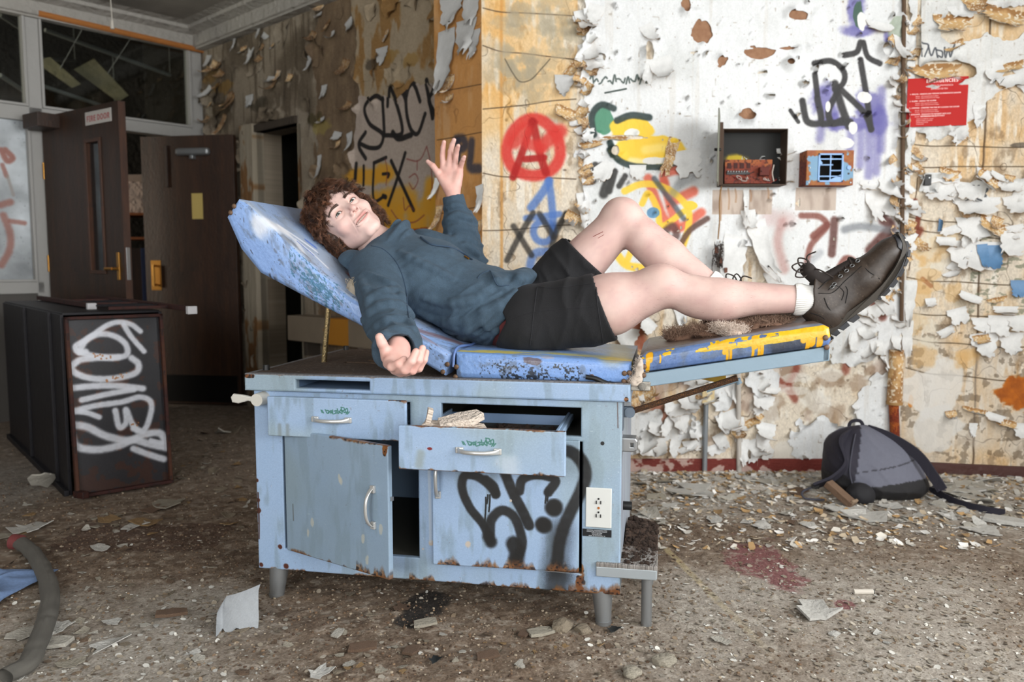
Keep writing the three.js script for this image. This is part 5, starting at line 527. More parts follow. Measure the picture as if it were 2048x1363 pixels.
const vinyl = (x, t, tone = [0.40, 0.53, 0.745]) => { const a = fbm(x * 7, t * 7, 4), b = fbm(x * 30 + 4, t * 30, 4), f = n2(x * 330, t * 330); let c = mix3(tone, [tone[0] * 1.22, tone[1] * 1.16, tone[2] * 1.08], a); c = mix3(c, [0.36, 0.39, 0.43], sstep(0.58, 0.74, b) * 0.5); const sp = n2(x * 120 + 9, t * 120); if (sp > 0.88 && a > 0.45) c = mix3(c, [0.19, 0.17, 0.17], (sp - 0.88) * 5.5); const k = (f - 0.5) * 0.05; return [c[0] + k, c[1] + k, c[2] + k]; };
{
  const Zf = 0.0, Zb = -0.50, mV = (c) => std({ map: c.map(), roughness: 0.36, bumpMap: rep(noiseBump, 3), bumpScale: 0.0012 });
  // seat
  const sT = (x) => lerp(0.783, 0.768, clamp((x + 0.475) / 0.5)), sc = new Canvas(-0.5, -0.1, 0.06, 0.56, 0.0012); sc.fill((u, v) => { let c = vinyl(u, v); if (v > 0.02) { const y = fbm(u * 11, v * 22, 4), ed = sstep(0.0, 0.03, v) * (1 - sstep(0.06, 0.15, v)); c = mix3(c, [0.78, 0.70, 0.30], sstep(0.4, 0.6, y) * ed * 0.85); c = mix3(c, [0.45, 0.44, 0.42], 0.35 * sstep(0.4, 0.6, fbm(u * 5, v * 9, 3))); } return c; });
  sc.area(-0.4, -0.1, -0.08, -0.01, (u, v, i) => { const d = Math.hypot((u + 0.25) / 0.15, (v + 0.055) / 0.022), n = fbm(u * 210, v * 210, 3) * 0.7 + 0.3 * n2(u * 40, v * 40); sc.put(i, [0.10, 0.115, 0.14], clamp((n - 0.42 - d * 0.14) * 14) * 0.85); }); sc.patch(-0.24, -0.012, 0.03, 0.012, [0.36, 0.30, 0.31], 0.7, 50, 0.8); sc.patch(-0.21, 0.005, 0.02, 0.01, [0.6, 0.58, 0.6], 0.7, 50, 0.7);
  for (const [x, w] of [[-0.02, 0.02]]) sc.stroke([[x, 0.02], [x + 0.01, 0.2], [x - 0.01, 0.45]], w, [0.7, 0.58, 0.25], 0.8, 0.5);
  const seat = cushion('seat_cushion', [[-0.473, 0.707], [0.022, 0.704], [0.032, 0.72], [0.032, 0.765], [-0.2, 0.776], [-0.474, 0.783]], sT, Zb, Zf, sc, mV(sc));
  // back rest, curving up at the head
  const bp = [[-0.482, 0.778], [-0.60, 0.843], [-0.79, 0.942], [-0.885, 1.013], [-1.02, 1.138], [-1.118, 1.226], [-1.145, 1.232], [-1.186, 1.178], [-1.142, 1.082], [-1.08, 1.010], [-0.92, 0.930], [-0.765, 0.855], [-0.506, 0.712]];
  const bT = (x) => { const q = bp; for (let k = 0; k < 6; k++) if (x <= q[k][0] && x >= q[k + 1][0]) return lerp(q[k][1], q[k + 1][1], (x - q[k][0]) / (q[k + 1][0] - q[k][0])); return x > -0.48 ? 0.778 : 1.232; };
  const bc = new Canvas(-1.2, -0.17, -0.46, 0.56, 0.0012); bc.fill((u, v) => { let c = vinyl(u, v + 3, [0.46, 0.575, 0.77]); const n = fbm(u * 9 + 4, v * 9, 4); if (v > 0) c = mix3(c, [0.62, 0.66, 0.72], (0.35 + 0.5 * sstep(0.35, 0.65, n)) * (u < -0.6 ? 1 : 0.5)); const m = fbm(u * 26, v * 26, 4); if (v < 0.03 && u < -0.7) c = mix3(c, [0.36, 0.36, 0.37], sstep(0.54, 0.7, m) * 0.5); if (n2(u * 180, v * 180) > 0.9 && m > 0.45) c = mix3(c, [0.17, 0.15, 0.15], 0.6); if (u > -0.72 && v > 0.0 && v < 0.12) { const w = sstep(0.45, 0.55, fbm(u * 8, v * 40, 3)); c = mix3(c, [0.50, 0.40, 0.42], w * 0.5); } return c; });
  // overspray of teal, white strokes, red smears
  bc.area(-0.98, -0.12, -0.78, 0.03, (u, v, i) => { const d = Math.hypot((u + 0.885) / 0.085, (v + 0.055) / 0.06), n = n2(u * 240, v * 240) * 0.6 + n2(u * 110, v * 110) * 0.4; if (n > 0.30 + d * 0.36) bc.put(i, mix3([0.25, 0.47, 0.58], [0.16, 0.30, 0.36], n2(u * 300, v * 300)), 0.7); });
  const bs = (pts, w, c, soft = 0.8, op = 0.8) => bc.stroke(pts, w, c, soft, op, 0.3); bs([[-1.08, -0.03], [-1.05, 0.0], [-1.02, 0.045]], 0.012, [0.85, 0.85, 0.86]); bs([[-1.03, 0.05], [-0.985, 0.055], [-0.955, 0.03]], 0.006, [0.84, 0.84, 0.86], 0.9, 0.7); bs([[-1.035, 0.05], [-0.99, 0.10], [-0.955, 0.13]], 0.004, [0.88, 0.88, 0.9]); bs([[-0.99, 0.07], [-0.95, 0.085], [-0.90, 0.09]], 0.004, [0.82, 0.83, 0.86], 0.6); bs([[-0.985, 0.066], [-0.94, 0.08]], 0.0025, [0.33, 0.45, 0.75], 0.2, 0.9); bs([[-0.99, 0.14], [-0.97, 0.155]], 0.006, [0.33, 0.45, 0.75], 0.2, 0.9); bs([[-0.95, 0.29], [-0.93, 0.31]], 0.016, [0.70, 0.22, 0.2], 0.8, 0.8); bs([[-0.86, 0.2], [-0.82, 0.22]], 0.012, [0.72, 0.26, 0.18], 0.8, 0.8); bs([[-0.64, 0.045], [-0.58, 0.05], [-0.52, 0.05]], 0.012, [0.47, 0.33, 0.34], 0.9, 0.6);
  cushion('back_cushion', bp, bT, Zb, Zf, bc, mV(bc));
  // foot section on its raised frame
  const fp = [[0.058, 0.735], [0.548, 0.818], [0.556, 0.835], [0.55, 0.868], [0.535, 0.876], [0.30, 0.838], [0.07, 0.792], [0.052, 0.775]], fT = (x) => 0.787 + (x - 0.06) * 0.183, fcn = new Canvas(0.04, -0.09, 0.57, 0.56, 0.0012); fcn.fill((u, v) => { const n = fbm(u * 22, v * 22, 4); let c = vinyl(u, v + 6, [0.31, 0.41, 0.60]); c = mix3(c, [0.14, 0.145, 0.17], sstep(0.45, 0.6, fbm(u * 9 + 2, v * 6, 3)) * (v < -0.02 ? 0.75 : 0.2)); if (v > 0.01) { c = mix3(c, [0.52, 0.50, 0.47], 0.5); c = mix3(c, [0.33, 0.25, 0.2], sstep(0.04, 0.09, v + (n - 0.5) * 0.08) * 0.85); } const band = v > -0.016 - 0.012 * sstep(0.1, 0.4, u) + 0.004 * n2(u * 60, 1) && v < 0.010 + 0.012 * (n - 0.5); if (band) { const solid = sstep(0.25, 0.42, u), ok = n + solid * 0.18 - (v > -0.004 ? 0.10 : 0) > 0.42; if (ok && !(v > -0.008 && u > 0.14 && u < 0.42 && fbm(u * 60, v * 90, 3) > 0.5)) c = mix3(v < -0.015 ? [0.70, 0.62, 0.10] : [0.86, 0.70, 0.10], [0.80, 0.62, 0.10], n); } return c; });
  const drip = (x, v0, v1, w = 0.0032) => fcn.stroke([[x, v0], [x + 0.001, (v0 + v1) / 2], [x, v1]], w, [0.88, 0.63, 0.08], 0.15, 0.98, 0.1); for (const [x, a, b, w] of [[0.076, 0, -0.045, 0.005], [0.082, 0.005, -0.02, 0.007], [0.11, -0.01, -0.03, 0.002], [0.288, -0.02, -0.066], [0.297, -0.02, -0.066], [0.282, -0.01, -0.03, 0.006], [0.355, -0.01, -0.062], [0.37, -0.01, -0.065, 0.0028], [0.378, -0.01, -0.066, 0.004], [0.36, 0, -0.026, 0.008], [0.495, -0.01, -0.056, 0.005], [0.485, 0, -0.03, 0.008], [0.505, 0, -0.042, 0.008], [0.525, 0, -0.048, 0.007], [0.545, 0.01, -0.03, 0.005]]) drip(x, a, b, w);
  cushion('foot_cushion', fp, fT, Zb, Zf, fcn, mV(fcn));
  const fm = std({ color: 0x7e93a2, roughness: 0.45, bumpMap: rep(noiseBump, 3), bumpScale: 0.0006 }); mesh('foot_frame', merge([extr([[0.062, 0.694], [0.552, 0.780], [0.552, 0.818], [0.062, 0.733]], 0.02, 0.003).translate(0, 0, -0.025), extr([[0.062, 0.694], [0.552, 0.780], [0.552, 0.818], [0.062, 0.733]], 0.02, 0.003).translate(0, 0, -0.495), extr([[0.075, 0.70], [0.54, 0.782], [0.54, 0.79], [0.075, 0.708]], 0.46, 0).translate(0, 0, -0.49), extr([[0.535, 0.777], [0.552, 0.780], [0.552, 0.818], [0.535, 0.815]], 0.49, 0.002).translate(0, 0, -0.495)]), fm, table);
  const rusty = texFn(256, 256, (u, v) => { const a = pf(u, v, 10, 4), b = pn(u, v, 60); return b > 0.68 ? [0.52, 0.34, 0.16] : mix3([0.20, 0.13, 0.09], [0.11, 0.075, 0.055], a); }); M.rusty = std({ map: rep(rusty, 3), roughness: 0.85, metalness: 0.2, bumpMap: rep(noiseBump, 4), bumpScale: 0.001 });
  const q0 = T(1260, 823, -0.06), q1 = T(1475, 755, -0.06); mesh('foot_strut', merge([cyl(q0, q1, 0.0085, 0.0085, 12)]), M.rusty, table); mesh('strut_bracket', merge([cyl(V(q0.x, q0.y, -0.075), V(q0.x, q0.y, -0.045), 0.015, 0.015, 18), span(0.004, q0.x, q0.y - 0.015, q0.y + 0.015, -0.07, -0.05, 0.002), span(0.004, 0.010, q0.y - 0.05, q0.y + 0.04, -0.08, -0.03, 0.001)]), std({ color: 0x5d6874, roughness: 0.5, metalness: 0.4 }), table); const q2 = T(1412, 778, -0.1), q3 = T(1475, 757, -0.1); mesh('strut_clip', merge([cyl(q2, q3, 0.010, 0.010, 10), cyl(q3, q3.clone().add(V(0.006, -0.014, 0)), 0.008, 0.008, 10)]), fm, table); mesh('leaf_stop', extr([[0.18, 0.71], [0.30, 0.728], [0.30, 0.70], [0.27, 0.69], [0.22, 0.70]], 0.02, 0.002).translate(0, 0, -0.2), std({ color: 0xa8872a, roughness: 0.7 }), table);
  const hg = T(1284, 772, 0.0); mesh('hinge_bolt', merge([new THREE.SphereGeometry(0.011, 16, 12).translate(hg.x, hg.y, 0.006), span(0.03, 0.085, hg.y - 0.013, hg.y + 0.013, -0.02, 0.002, 0.003)]), std({ color: 0x9a958c, metalness: 0.6, roughness: 0.4, bumpMap: rep(noiseBump, 4), bumpScale: 0.002 }), table);
  // upholstery studs, the dark strap, folded vinyl at the joint
  const stud = new THREE.SphereGeometry(0.0075, 12, 8).scale(1, 1, 0.5); for (const [px, py] of [[468, 412], [461, 425], [895, 728], [886, 743], [913, 733], [911, 753], [1249, 746], [1248, 762], [1259, 745], [1258, 762], [1288, 733], [1287, 750], [1651, 675], [1653, 694], [1184, 753]]) { const p = T(px, py), o = mesh('stud', stud, std({ color: 0x6a5341, roughness: 0.6, metalness: 0.5 }), table); o.position.set(p.x, p.y, px < 500 ? 0.0 : 0.002); }
  const a = T(1178, 753), b = T(1250, 770); mesh('strap', tube([V(a.x - 0.008, a.y, 0.002), V(a.x + 0.02, a.y - 0.004, 0.006), V((a.x + b.x) / 2, a.y - 0.016, 0.007), V(b.x, b.y, 0.007)], 0.007, 20, 8), M.black, table);
  const j0 = T(905, 742); mesh('vinyl_fold', tube([V(j0.x + 0.002, j0.y + 0.012, 0.0), V(j0.x + 0.004, 0.784, -0.012), V(j0.x + 0.008, 0.787, -0.2), V(j0.x + 0.008, 0.787, -0.45)], 0.0042, 30, 8), std({ color: 0x5a74a8, roughness: 0.4 }), table);
  // torn padding on the foot section, at the hinge and behind the shoulder
  const rr = rngOf(31), fluff = (list, n, len, rad) => { const out = []; for (let k = 0; k < n; k++) { const [c, ex, ey, ez] = list[k % list.length], a = rr() * 6.28, q = Math.sqrt(rr()), p = V(c.x + Math.cos(a) * q * ex, c.y + (rr() - 0.3) * ey, c.z + Math.sin(a) * q * ez), d = V(rr() - 0.5, rr() * 0.7 - 0.1, rr() - 0.5).multiplyScalar(len); const cr = [p, p.clone().add(d.clone().multiplyScalar(0.5)).add(V(rr() - 0.5, rr() - 0.5, rr() - 0.5).multiplyScalar(len * 0.5)), p.clone().add(d).add(V(rr() - 0.5, rr() - 0.5, rr() - 0.5).multiplyScalar(len * 0.4))]; out.push(tube(cr, rad, 5, 3)); } return merge(out); };
  const P = (px, py, dz) => { const v = T(px, py, dz); return v; }; const lump = (list) => { const f = (x, y, z) => { let d = 1; for (const [c, ex, ey, ez] of list) d = smin(d, ell(c, ex, ey, ez)(x, y, z), 0.02); return d + 0.010 * (n3(x * 50, y * 50, z * 50) - 0.5) + 0.004 * (n3(x * 160, y * 160, z * 160) - 0.5); }; const lo = [9, 9, 9], hi = [-9, -9, -9]; for (const [c, ex, ey, ez] of list) [['x', ex], ['y', ey], ['z', ez]].forEach(([k, e], i) => { lo[i] = Math.min(lo[i], c[k] - e - 0.02); hi[i] = Math.max(hi[i], c[k] + e + 0.02); }); return sdfMesh(f, lo, hi, 0.005); };
  const pads = [[V(0.17, 0.815, -0.28), 0.05, 0.016, 0.09], [V(0.25, 0.833, -0.22), 0.06, 0.018, 0.09], [V(0.33, 0.845, -0.22), 0.06, 0.014, 0.08], [V(0.42, 0.862, -0.25), 0.07, 0.010, 0.08]], light = [[V(0.31, 0.842, -0.10), 0.035, 0.014, 0.04], [V(0.285, 0.845, -0.14), 0.03, 0.012, 0.03]];
  mesh('torn_padding', lump(pads), std({ color: 0x6f5444, roughness: 1 }), table); mesh('padding_fibres', fluff(pads, 4200, 0.042, 0.00055), std({ color: 0x8f7462, roughness: 1 }), table, 'stuff'); mesh('torn_padding', lump(light), std({ color: 0xb9a494, roughness: 1 }), table); mesh('padding_fibres', fluff(light, 1600, 0.036, 0.00055), std({ color: 0xcdbcae, roughness: 1 }), table, 'stuff');
  const hp = [[P(1280, 728, -0.01), 0.012, 0.02, 0.02], [P(1276, 745, 0), 0.010, 0.02, 0.012], [P(1268, 762, 0.004), 0.014, 0.014, 0.01]]; mesh('torn_padding', lump(hp), std({ color: 0xb7aa9d, roughness: 1 }), table); mesh('padding_fibres', fluff(hp, 300, 0.022, 0.0005), std({ color: 0xc5b9ae, roughness: 1 }), table, 'stuff');
  const sp = [[V(-0.80, 0.965, -0.075), 0.028, 0.028, 0.04], [V(-0.775, 0.95, -0.06), 0.022, 0.022, 0.03]]; mesh('torn_padding', lump(sp), std({ color: 0x9f9484, roughness: 1 }), table); mesh('padding_fibres', fluff(sp, 360, 0.03, 0.0006), std({ color: 0xb5a996, roughness: 1 }), table, 'stuff');
}
// ---------------------------------------------------------------- the young man lying on the table (all shapes in the table's coordinates)
const PO = V(-0.25, 0.778, -0.30), person = thing('person', 'young man with curly brown hair lying on the table in blue hoodie, shorts and boots', 'person', fromT(PO), -TA);
const addP = (name, g, m, parent = person, kind) => mesh(name, parent === person ? g.translate(-PO.x, -PO.y, -PO.z) : g, m, parent, kind);
const bedY = (x) => x > 0.045 ? 0.800 + (x - 0.06) * 0.183 : x > -0.478 ? 0.777 : 0.778 + (-0.478 - x) * (x > -0.79 ? 0.525 : 0.60) + Math.max(0, -0.79 - x) * 0.14;
const march = (f, px, py, start = 1.5) => { const d = ray(px, py).normalize(), o = toT(EYEV), dv = V(d.dot(TX), d.y, d.dot(TN)); let t = start; for (let k = 0; k < 160; k++) { const q = f(o.x + dv.x * t, o.y + dv.y * t, o.z + dv.z * t); if (q < 0.0006) break; t += q * 0.6; if (t > 4) return null; } return o.addScaledVector(dv, t); };
const seamOn = (f, list, r, m, name, lift = 0.0) => { const p = new THREE.CatmullRomCurve3(list.map(([x, y]) => V(x, y, 0))).getPoints(list.length * 7).map((q) => march(f, q.x, q.y)).filter(Boolean); if (p.length < 2) return; addP(name, tube(p, r, p.length * 2, 6).translate(0, 0, lift), m); };
const J = { shR: T(748, 543, -0.15), elR: T(772, 640, 0.05), wrR: T(795, 694, 0.235), shL: T(846, 505, -0.47), elL: T(934, 520, -0.64), wrL: T(904, 384, -0.62), hipR: T(1070, 642, -0.21), knR: T(1325, 574, -0.19), anR: T(1606, 598, -0.20), hipL: T(1072, 622, -0.40), knL: T(1247, 438, -0.40), anL: T(1432, 580, -0.37), pel: T(1048, 640, -0.305), bel: T(960, 608, -0.305), che: T(858, 560, -0.31), upc: T(795, 528, -0.31), neck: T(775, 492, -0.29) };
// --- head frame: a to his left, b up, n forward, measured from eyes, mouth and chin
const hz = ray(690, 411).normalize().negate(), hx = V(0, 1, 0).cross(hz).normalize(), hy = hz.clone().cross(hx), mixV = (a, b, c) => { const w = hx.clone().multiplyScalar(a).addScaledVector(hy, b).addScaledVector(hz, c).normalize(); return V(w.dot(TX), w.y, w.dot(TN)); };
const ha = mixV(0.655, 0.655, -0.37), hb0 = mixV(-0.76, 0.50, -0.41), hn = ha.clone().cross(hb0).normalize(), hb = hn.clone().cross(ha).normalize(), eyeMid = T(690.7, 411.5, -0.19), HS = 1.06;
const headM = new THREE.Matrix4().makeBasis(ha.clone().multiplyScalar(HS), hb.clone().multiplyScalar(HS), hn.clone().multiplyScalar(HS)).setPosition(eyeMid.clone().addScaledVector(hn, -0.088 * HS)), headI = headM.clone().invert(), HP = (x, y, z) => V(x, y, z).applyMatrix4(headM);
// --- head field in its own axes, eyes at y = 0, z = 0.088
const EX = 0.0315, EZ = 0.0735;
const hf = (() => {
  const cran = ell(V(0, 0.038, -0.012), 0.0765, 0.092, 0.099), face = ell(V(0, -0.026, 0.022), 0.0600, 0.078, 0.066), fore = ell(V(0, 0.032, 0.036), 0.060, 0.050, 0.052);
  const jawR = cap(V(-0.047, -0.056, 0.000), V(-0.014, -0.098, 0.062), 0.019, 0.0155), jawL = cap(V(0.047, -0.056, 0.000), V(0.014, -0.098, 0.062), 0.019, 0.0155), chin = ell(V(0, -0.097, 0.070), 0.019, 0.0145, 0.0145), brow = cap(V(-0.036, 0.0165, 0.074), V(0.036, 0.0165, 0.074), 0.0125, 0.0125), chR = ell(V(-0.044, -0.027, 0.056), 0.021, 0.019, 0.020), chL = ell(V(0.044, -0.027, 0.056), 0.021, 0.019, 0.020), muz = ell(V(0, -0.062, 0.068), 0.031, 0.027, 0.0235);
  const br1 = cap(V(0, 0.012, 0.0885), V(0, -0.026, 0.1075), 0.0072, 0.0080), tip = ell(V(0, -0.0335, 0.1065), 0.0092, 0.0082, 0.0110), alR = ell(V(-0.0118, -0.0358, 0.0950), 0.0066, 0.0068, 0.0100), alL = ell(V(0.0118, -0.0358, 0.0950), 0.0066, 0.0068, 0.0100), nhR = cap(V(-0.0066, -0.044, 0.1025), V(-0.0070, -0.031, 0.098), 0.0043, 0.0034), nhL = cap(V(0.0066, -0.044, 0.1025), V(0.0070, -0.031, 0.098), 0.0043, 0.0034);
  const soR = ell(V(-EX, -0.001, 0.092), 0.0190, 0.0135, 0.0150), soL = ell(V(EX, -0.001, 0.092), 0.0190, 0.0135, 0.0150);
  const earR = ell(V(-0.079, -0.018, -0.012), 0.0085, 0.030, 0.0185), earL = ell(V(0.079, -0.018, -0.012), 0.0085, 0.030, 0.0185), ehR = ell(V(-0.087, -0.016, -0.009), 0.005, 0.017, 0.009), ehL = ell(V(0.087, -0.016, -0.009), 0.005, 0.017, 0.009);
  const mo = (x) => -0.0665 + 6.5 * x * x + 0.06 * x;   // the smiling mouth line
  return (x, y, z) => {
    let d = smin(cran, 0, 1); d = cran(x, y, z); d = smin(d, face(x, y, z), 0.035); d = smin(d, fore(x, y, z), 0.03); d = smin(d, Math.min(jawR(x, y, z), jawL(x, y, z)), 0.028); d = smin(d, chin(x, y, z), 0.02); d = smin(d, Math.min(chR(x, y, z), chL(x, y, z)), 0.022); d = smin(d, muz(x, y, z), 0.02);
    d = smax(d, -Math.min(soR(x, y, z), soL(x, y, z)), 0.013); d = smin(d, brow(x, y, z), 0.016);
    d = smin(d, br1(x, y, z), 0.014); d = smin(d, tip(x, y, z), 0.008); d = smin(d, Math.min(alR(x, y, z), alL(x, y, z)), 0.006); d = smax(d, -Math.min(nhR(x, y, z), nhL(x, y, z)), 0.003);
    if (z > 0.05 && Math.abs(x) < 0.045) {
      const m = mo(x), ax = Math.abs(x) / 0.0295;
      if (ax < 1.25) { const zz = 0.0905 - 6.5 * x * x, th = Math.max(0, 1 - ax * ax), ul = Math.hypot((y - m - 0.0068) / 1.0, (z - zz) * 0.9) - 0.0052 * Math.sqrt(th + 0.02), ll = Math.hypot((y - m + 0.0085) / 1.0, (z - zz + 0.001) * 0.9) - 0.0062 * Math.sqrt(th + 0.02); d = smin(d, Math.min(ul, ll), 0.005); const op = 0.0034 * th * (x > 0.018 ? 0.5 : 1); const gap = Math.hypot(Math.max(Math.abs(y - m) - op, 0), Math.max(0.076 - z, 0)) - 0.0006; if (ax < 1) d = smax(d, -gap, 0.0016); }
      for (const s of [-1, 1]) { const qx = x - s * 0.030, qy = y + 0.058; const cr = Math.hypot(qx * 1.6 + qy * 0.5 * s, 0) ; if (Math.abs(qy) < 0.03) d += 0.0012 * Math.exp(-(cr * cr) / 0.000012) * (1 - Math.abs(qy) / 0.03); }
      d = smax(d, -(Math.hypot(x, (y + 0.050) * 0.6, z - 0.1) - 0.0035), 0.006);   // groove under the nose
    }
    for (const s of [-1, 1]) { const ex = x - s * EX, q = Math.hypot(ex, y, z - EZ); if (q < 0.03) { const lo = -0.0042 + 9 * ex * ex, hi = 0.0030 - 19 * ex * ex; d = smin(d, q - 0.0147, 0.005); d = smax(d, -Math.max(lo - y, y - hi, EZ + 0.003 - z), 0.0009); } }
    const e = Math.min(smax(earR(x, y, z), -ehR(x, y, z), 0.003), smax(earL(x, y, z), -ehL(x, y, z), 0.003)); return smin(d, e, 0.008);
  };
})();
// --- body field
const skinTone = (x, y, z) => { const a = n3(x * 30, y * 30, z * 30), b = n3(x * 110, y * 110, z * 110); return [0.82 + (a - 0.5) * 0.06 + (b - 0.5) * 0.04, 0.69 + (a - 0.5) * 0.09 + (b - 0.5) * 0.04, 0.655 + (a - 0.5) * 0.08 + (b - 0.5) * 0.03]; };
M.skin = new THREE.MeshPhysicalMaterial({ vertexColors: true, roughness: 0.56, bumpMap: rep(noiseBump, 1), bumpScale: 0.0002, sheen: 0.25, sheenRoughness: 0.5, sheenColor: new THREE.Color(1, 0.8, 0.75), side: THREE.DoubleSide });
const calfR = T(1442, 596, -0.20), calfL = T(1332, 512, -0.39), midR = T(1222, 608, -0.20);
const legs = (() => {
  const tr = cap(J.hipR, midR, 0.100, 0.089), tr2 = cap(midR, J.knR, 0.088, 0.060), kr = ell(T(1322, 566, -0.185), 0.058, 0.050, 0.052), pr = ell(T(1316, 552, -0.185), 0.040, 0.026, 0.034), sr = cap(J.knR, calfR, 0.050, 0.0565), cr = ell(T(1424, 606, -0.20), 0.105, 0.050, 0.052), sr2 = cap(calfR, J.anR, 0.055, 0.0385);
  const tl = cap(J.hipL, J.knL, 0.098, 0.061), kl = ell(T(1240, 428, -0.395), 0.056, 0.052, 0.052), sl = cap(J.knL, calfL, 0.054, 0.060), cl = cap(T(1284, 478, -0.39), T(1345, 548, -0.385), 0.05, 0.044), sl2 = cap(calfL, J.anL, 0.059, 0.038), ft = cap(J.anL, T(1500, 610, -0.37), 0.03, 0.025);
  return (x, y, z) => { let a = smin(tr(x, y, z), tr2(x, y, z), 0.03); a = smin(a, kr(x, y, z), 0.03); a = smin(a, pr(x, y, z), 0.025); let b = smin(sr(x, y, z), sr2(x, y, z), 0.02); b = smin(b, cr(x, y, z), 0.03); a = smin(a, b, 0.022); let c = smin(tl(x, y, z), kl(x, y, z), 0.03); let e = smin(smin(sl(x, y, z), cl(x, y, z), 0.03), sl2(x, y, z), 0.02); c = smin(c, e, 0.016); return Math.min(a, c, ft(x, y, z)); };
})();
const neckF = (() => { const n1 = cap(HP(0, -0.045, -0.018), J.neck.clone().add(V(0.01, -0.01, 0.0)), 0.056, 0.058), n2_ = cap(HP(0.0, -0.085, 0.02), J.neck.clone().add(V(0.02, -0.02, 0.0)), 0.030, 0.040); return (x, y, z) => smin(n1(x, y, z), n2_(x, y, z), 0.03); })();
const torsoSkin = (() => { const a = cap(J.upc, J.bel, 0.08, 0.08), b = cap(J.bel, J.pel, 0.08, 0.09), s1 = cap(J.upc, J.shR, 0.07, 0.05), s2 = cap(J.upc, J.shL, 0.07, 0.05), ar = cap(J.shR, J.elR, 0.045, 0.038), af = cap(J.elR, J.wrR, 0.038, 0.026), al = cap(J.shL, J.elL, 0.045, 0.038), alf = cap(J.elL, J.wrL, 0.038, 0.027); return (x, y, z) => { let d = smin(a(x, y, z), b(x, y, z), 0.04); d = smin(d, s1(x, y, z), 0.03); d = smin(d, s2(x, y, z), 0.03); return Math.min(smin(d, Math.min(ar(x, y, z), al(x, y, z)), 0.02), smin(ar(x, y, z), af(x, y, z), 0.02), smin(al(x, y, z), alf(x, y, z), 0.02)); }; })();
const bodyF = (x, y, z) => { const d = smin(smin(legs(x, y, z), torsoSkin(x, y, z), 0.02), neckF(x, y, z), 0.02); return Math.max(d, bedY(x) - 0.004 - y); };
// --- hands
function handF(list, palm, rk = 0.008) { const caps = []; for (const [pts, r] of list) for (let k = 0; k + 1 < pts.length; k++) caps.push([cap(pts[k], pts[k + 1], r[k], r[k + 1]), list.indexOf(list.find((l) => l[0] === pts))]); const pc = palm.map(([a, b, r0, r1]) => cap(a, b, r0, r1)); return (x, y, z) => { let p = 1; for (const c of pc) p = smin(p, c(x, y, z), 0.014); const f = [1, 1, 1, 1, 1, 1]; for (const [c, k] of caps) f[k] = smin(f[k], c(x, y, z), 0.004); let d = p; for (const q of f) d = smin(d, q, rk); return d; }; }
const HL = (px, py, dz = 0) => T(px, py, -0.62 + dz);
const handLeft = handF([[[HL(886, 335), HL(885, 311), HL(886, 295, 0.004), HL(888, 284, 0.012)], [0.0108, 0.0096, 0.0088, 0.0078]], [[HL(898, 328), HL(901, 303), HL(904, 290, 0.004), HL(908, 280, 0.012)], [0.0108, 0.0098, 0.009, 0.008]], [[HL(910, 331), HL(912, 309, 0.012), HL(914, 298, 0.026), HL(916.5, 291.5, 0.036)], [0.0104, 0.0094, 0.0086, 0.0076]], [[HL(920.5, 338), HL(924, 325, 0.016), HL(926.5, 318, 0.028), HL(928.6, 313.5, 0.034)], [0.0094, 0.0084, 0.0076, 0.0068]], [[HL(889, 366), HL(876, 346, 0.008), HL(866, 332, 0.008), HL(855.5, 323, 0.004)], [0.016, 0.0125, 0.0105, 0.0078]]],
  [[J.wrL, HL(889, 340), 0.021, 0.0125], [HL(903, 378), HL(898, 334), 0.021, 0.013], [HL(906, 378), HL(910, 336), 0.020, 0.013], [HL(909, 376), HL(919, 342), 0.019, 0.012], [HL(894, 372, 0.008), HL(884, 356, 0.008), 0.018, 0.014], [HL(914, 368, 0.006), HL(918, 350, 0.006), 0.015, 0.013], [J.elL.clone().lerp(J.wrL, 0.55), HL(904, 378), 0.032, 0.0225]]);
const HR = (px, py, z) => T(px, py, z);
const handRight = handF([[[HR(776, 727, 0.325), HR(783, 733, 0.362), HR(797, 727, 0.372), HR(808, 718, 0.362)], [0.0125, 0.0112, 0.0102, 0.0088]], [[HR(790, 739, 0.33), HR(810, 739, 0.372), HR(823, 722, 0.378), HR(832, 703, 0.366)], [0.0128, 0.0116, 0.0106, 0.0092]], [[HR(801, 744, 0.322), HR(825, 740, 0.352), HR(838, 720, 0.356), HR(845, 696, 0.345)], [0.0122, 0.011, 0.010, 0.0088]], [[HR(812, 744, 0.305), HR(838, 736, 0.325), HR(848, 719, 0.328), HR(852.5, 704, 0.322)], [0.0112, 0.0098, 0.009, 0.008]], [[HR(776, 712, 0.27), HR(770, 699, 0.292), HR(764, 686, 0.302), HR(759, 674, 0.304)], [0.018, 0.0138, 0.0128, 0.0112]]],
  [[J.wrR, HR(778, 722, 0.315), 0.023, 0.0145], [J.wrR, HR(790, 732, 0.318), 0.023, 0.0145], [J.wrR, HR(801, 737, 0.31), 0.023, 0.0145], [HR(803, 698, 0.24), HR(812, 736, 0.295), 0.022, 0.0135], [HR(790, 702, 0.25), HR(775, 714, 0.29), 0.022, 0.017], [J.elR.clone().lerp(J.wrR, 0.6), J.wrR, 0.03, 0.0245]]);
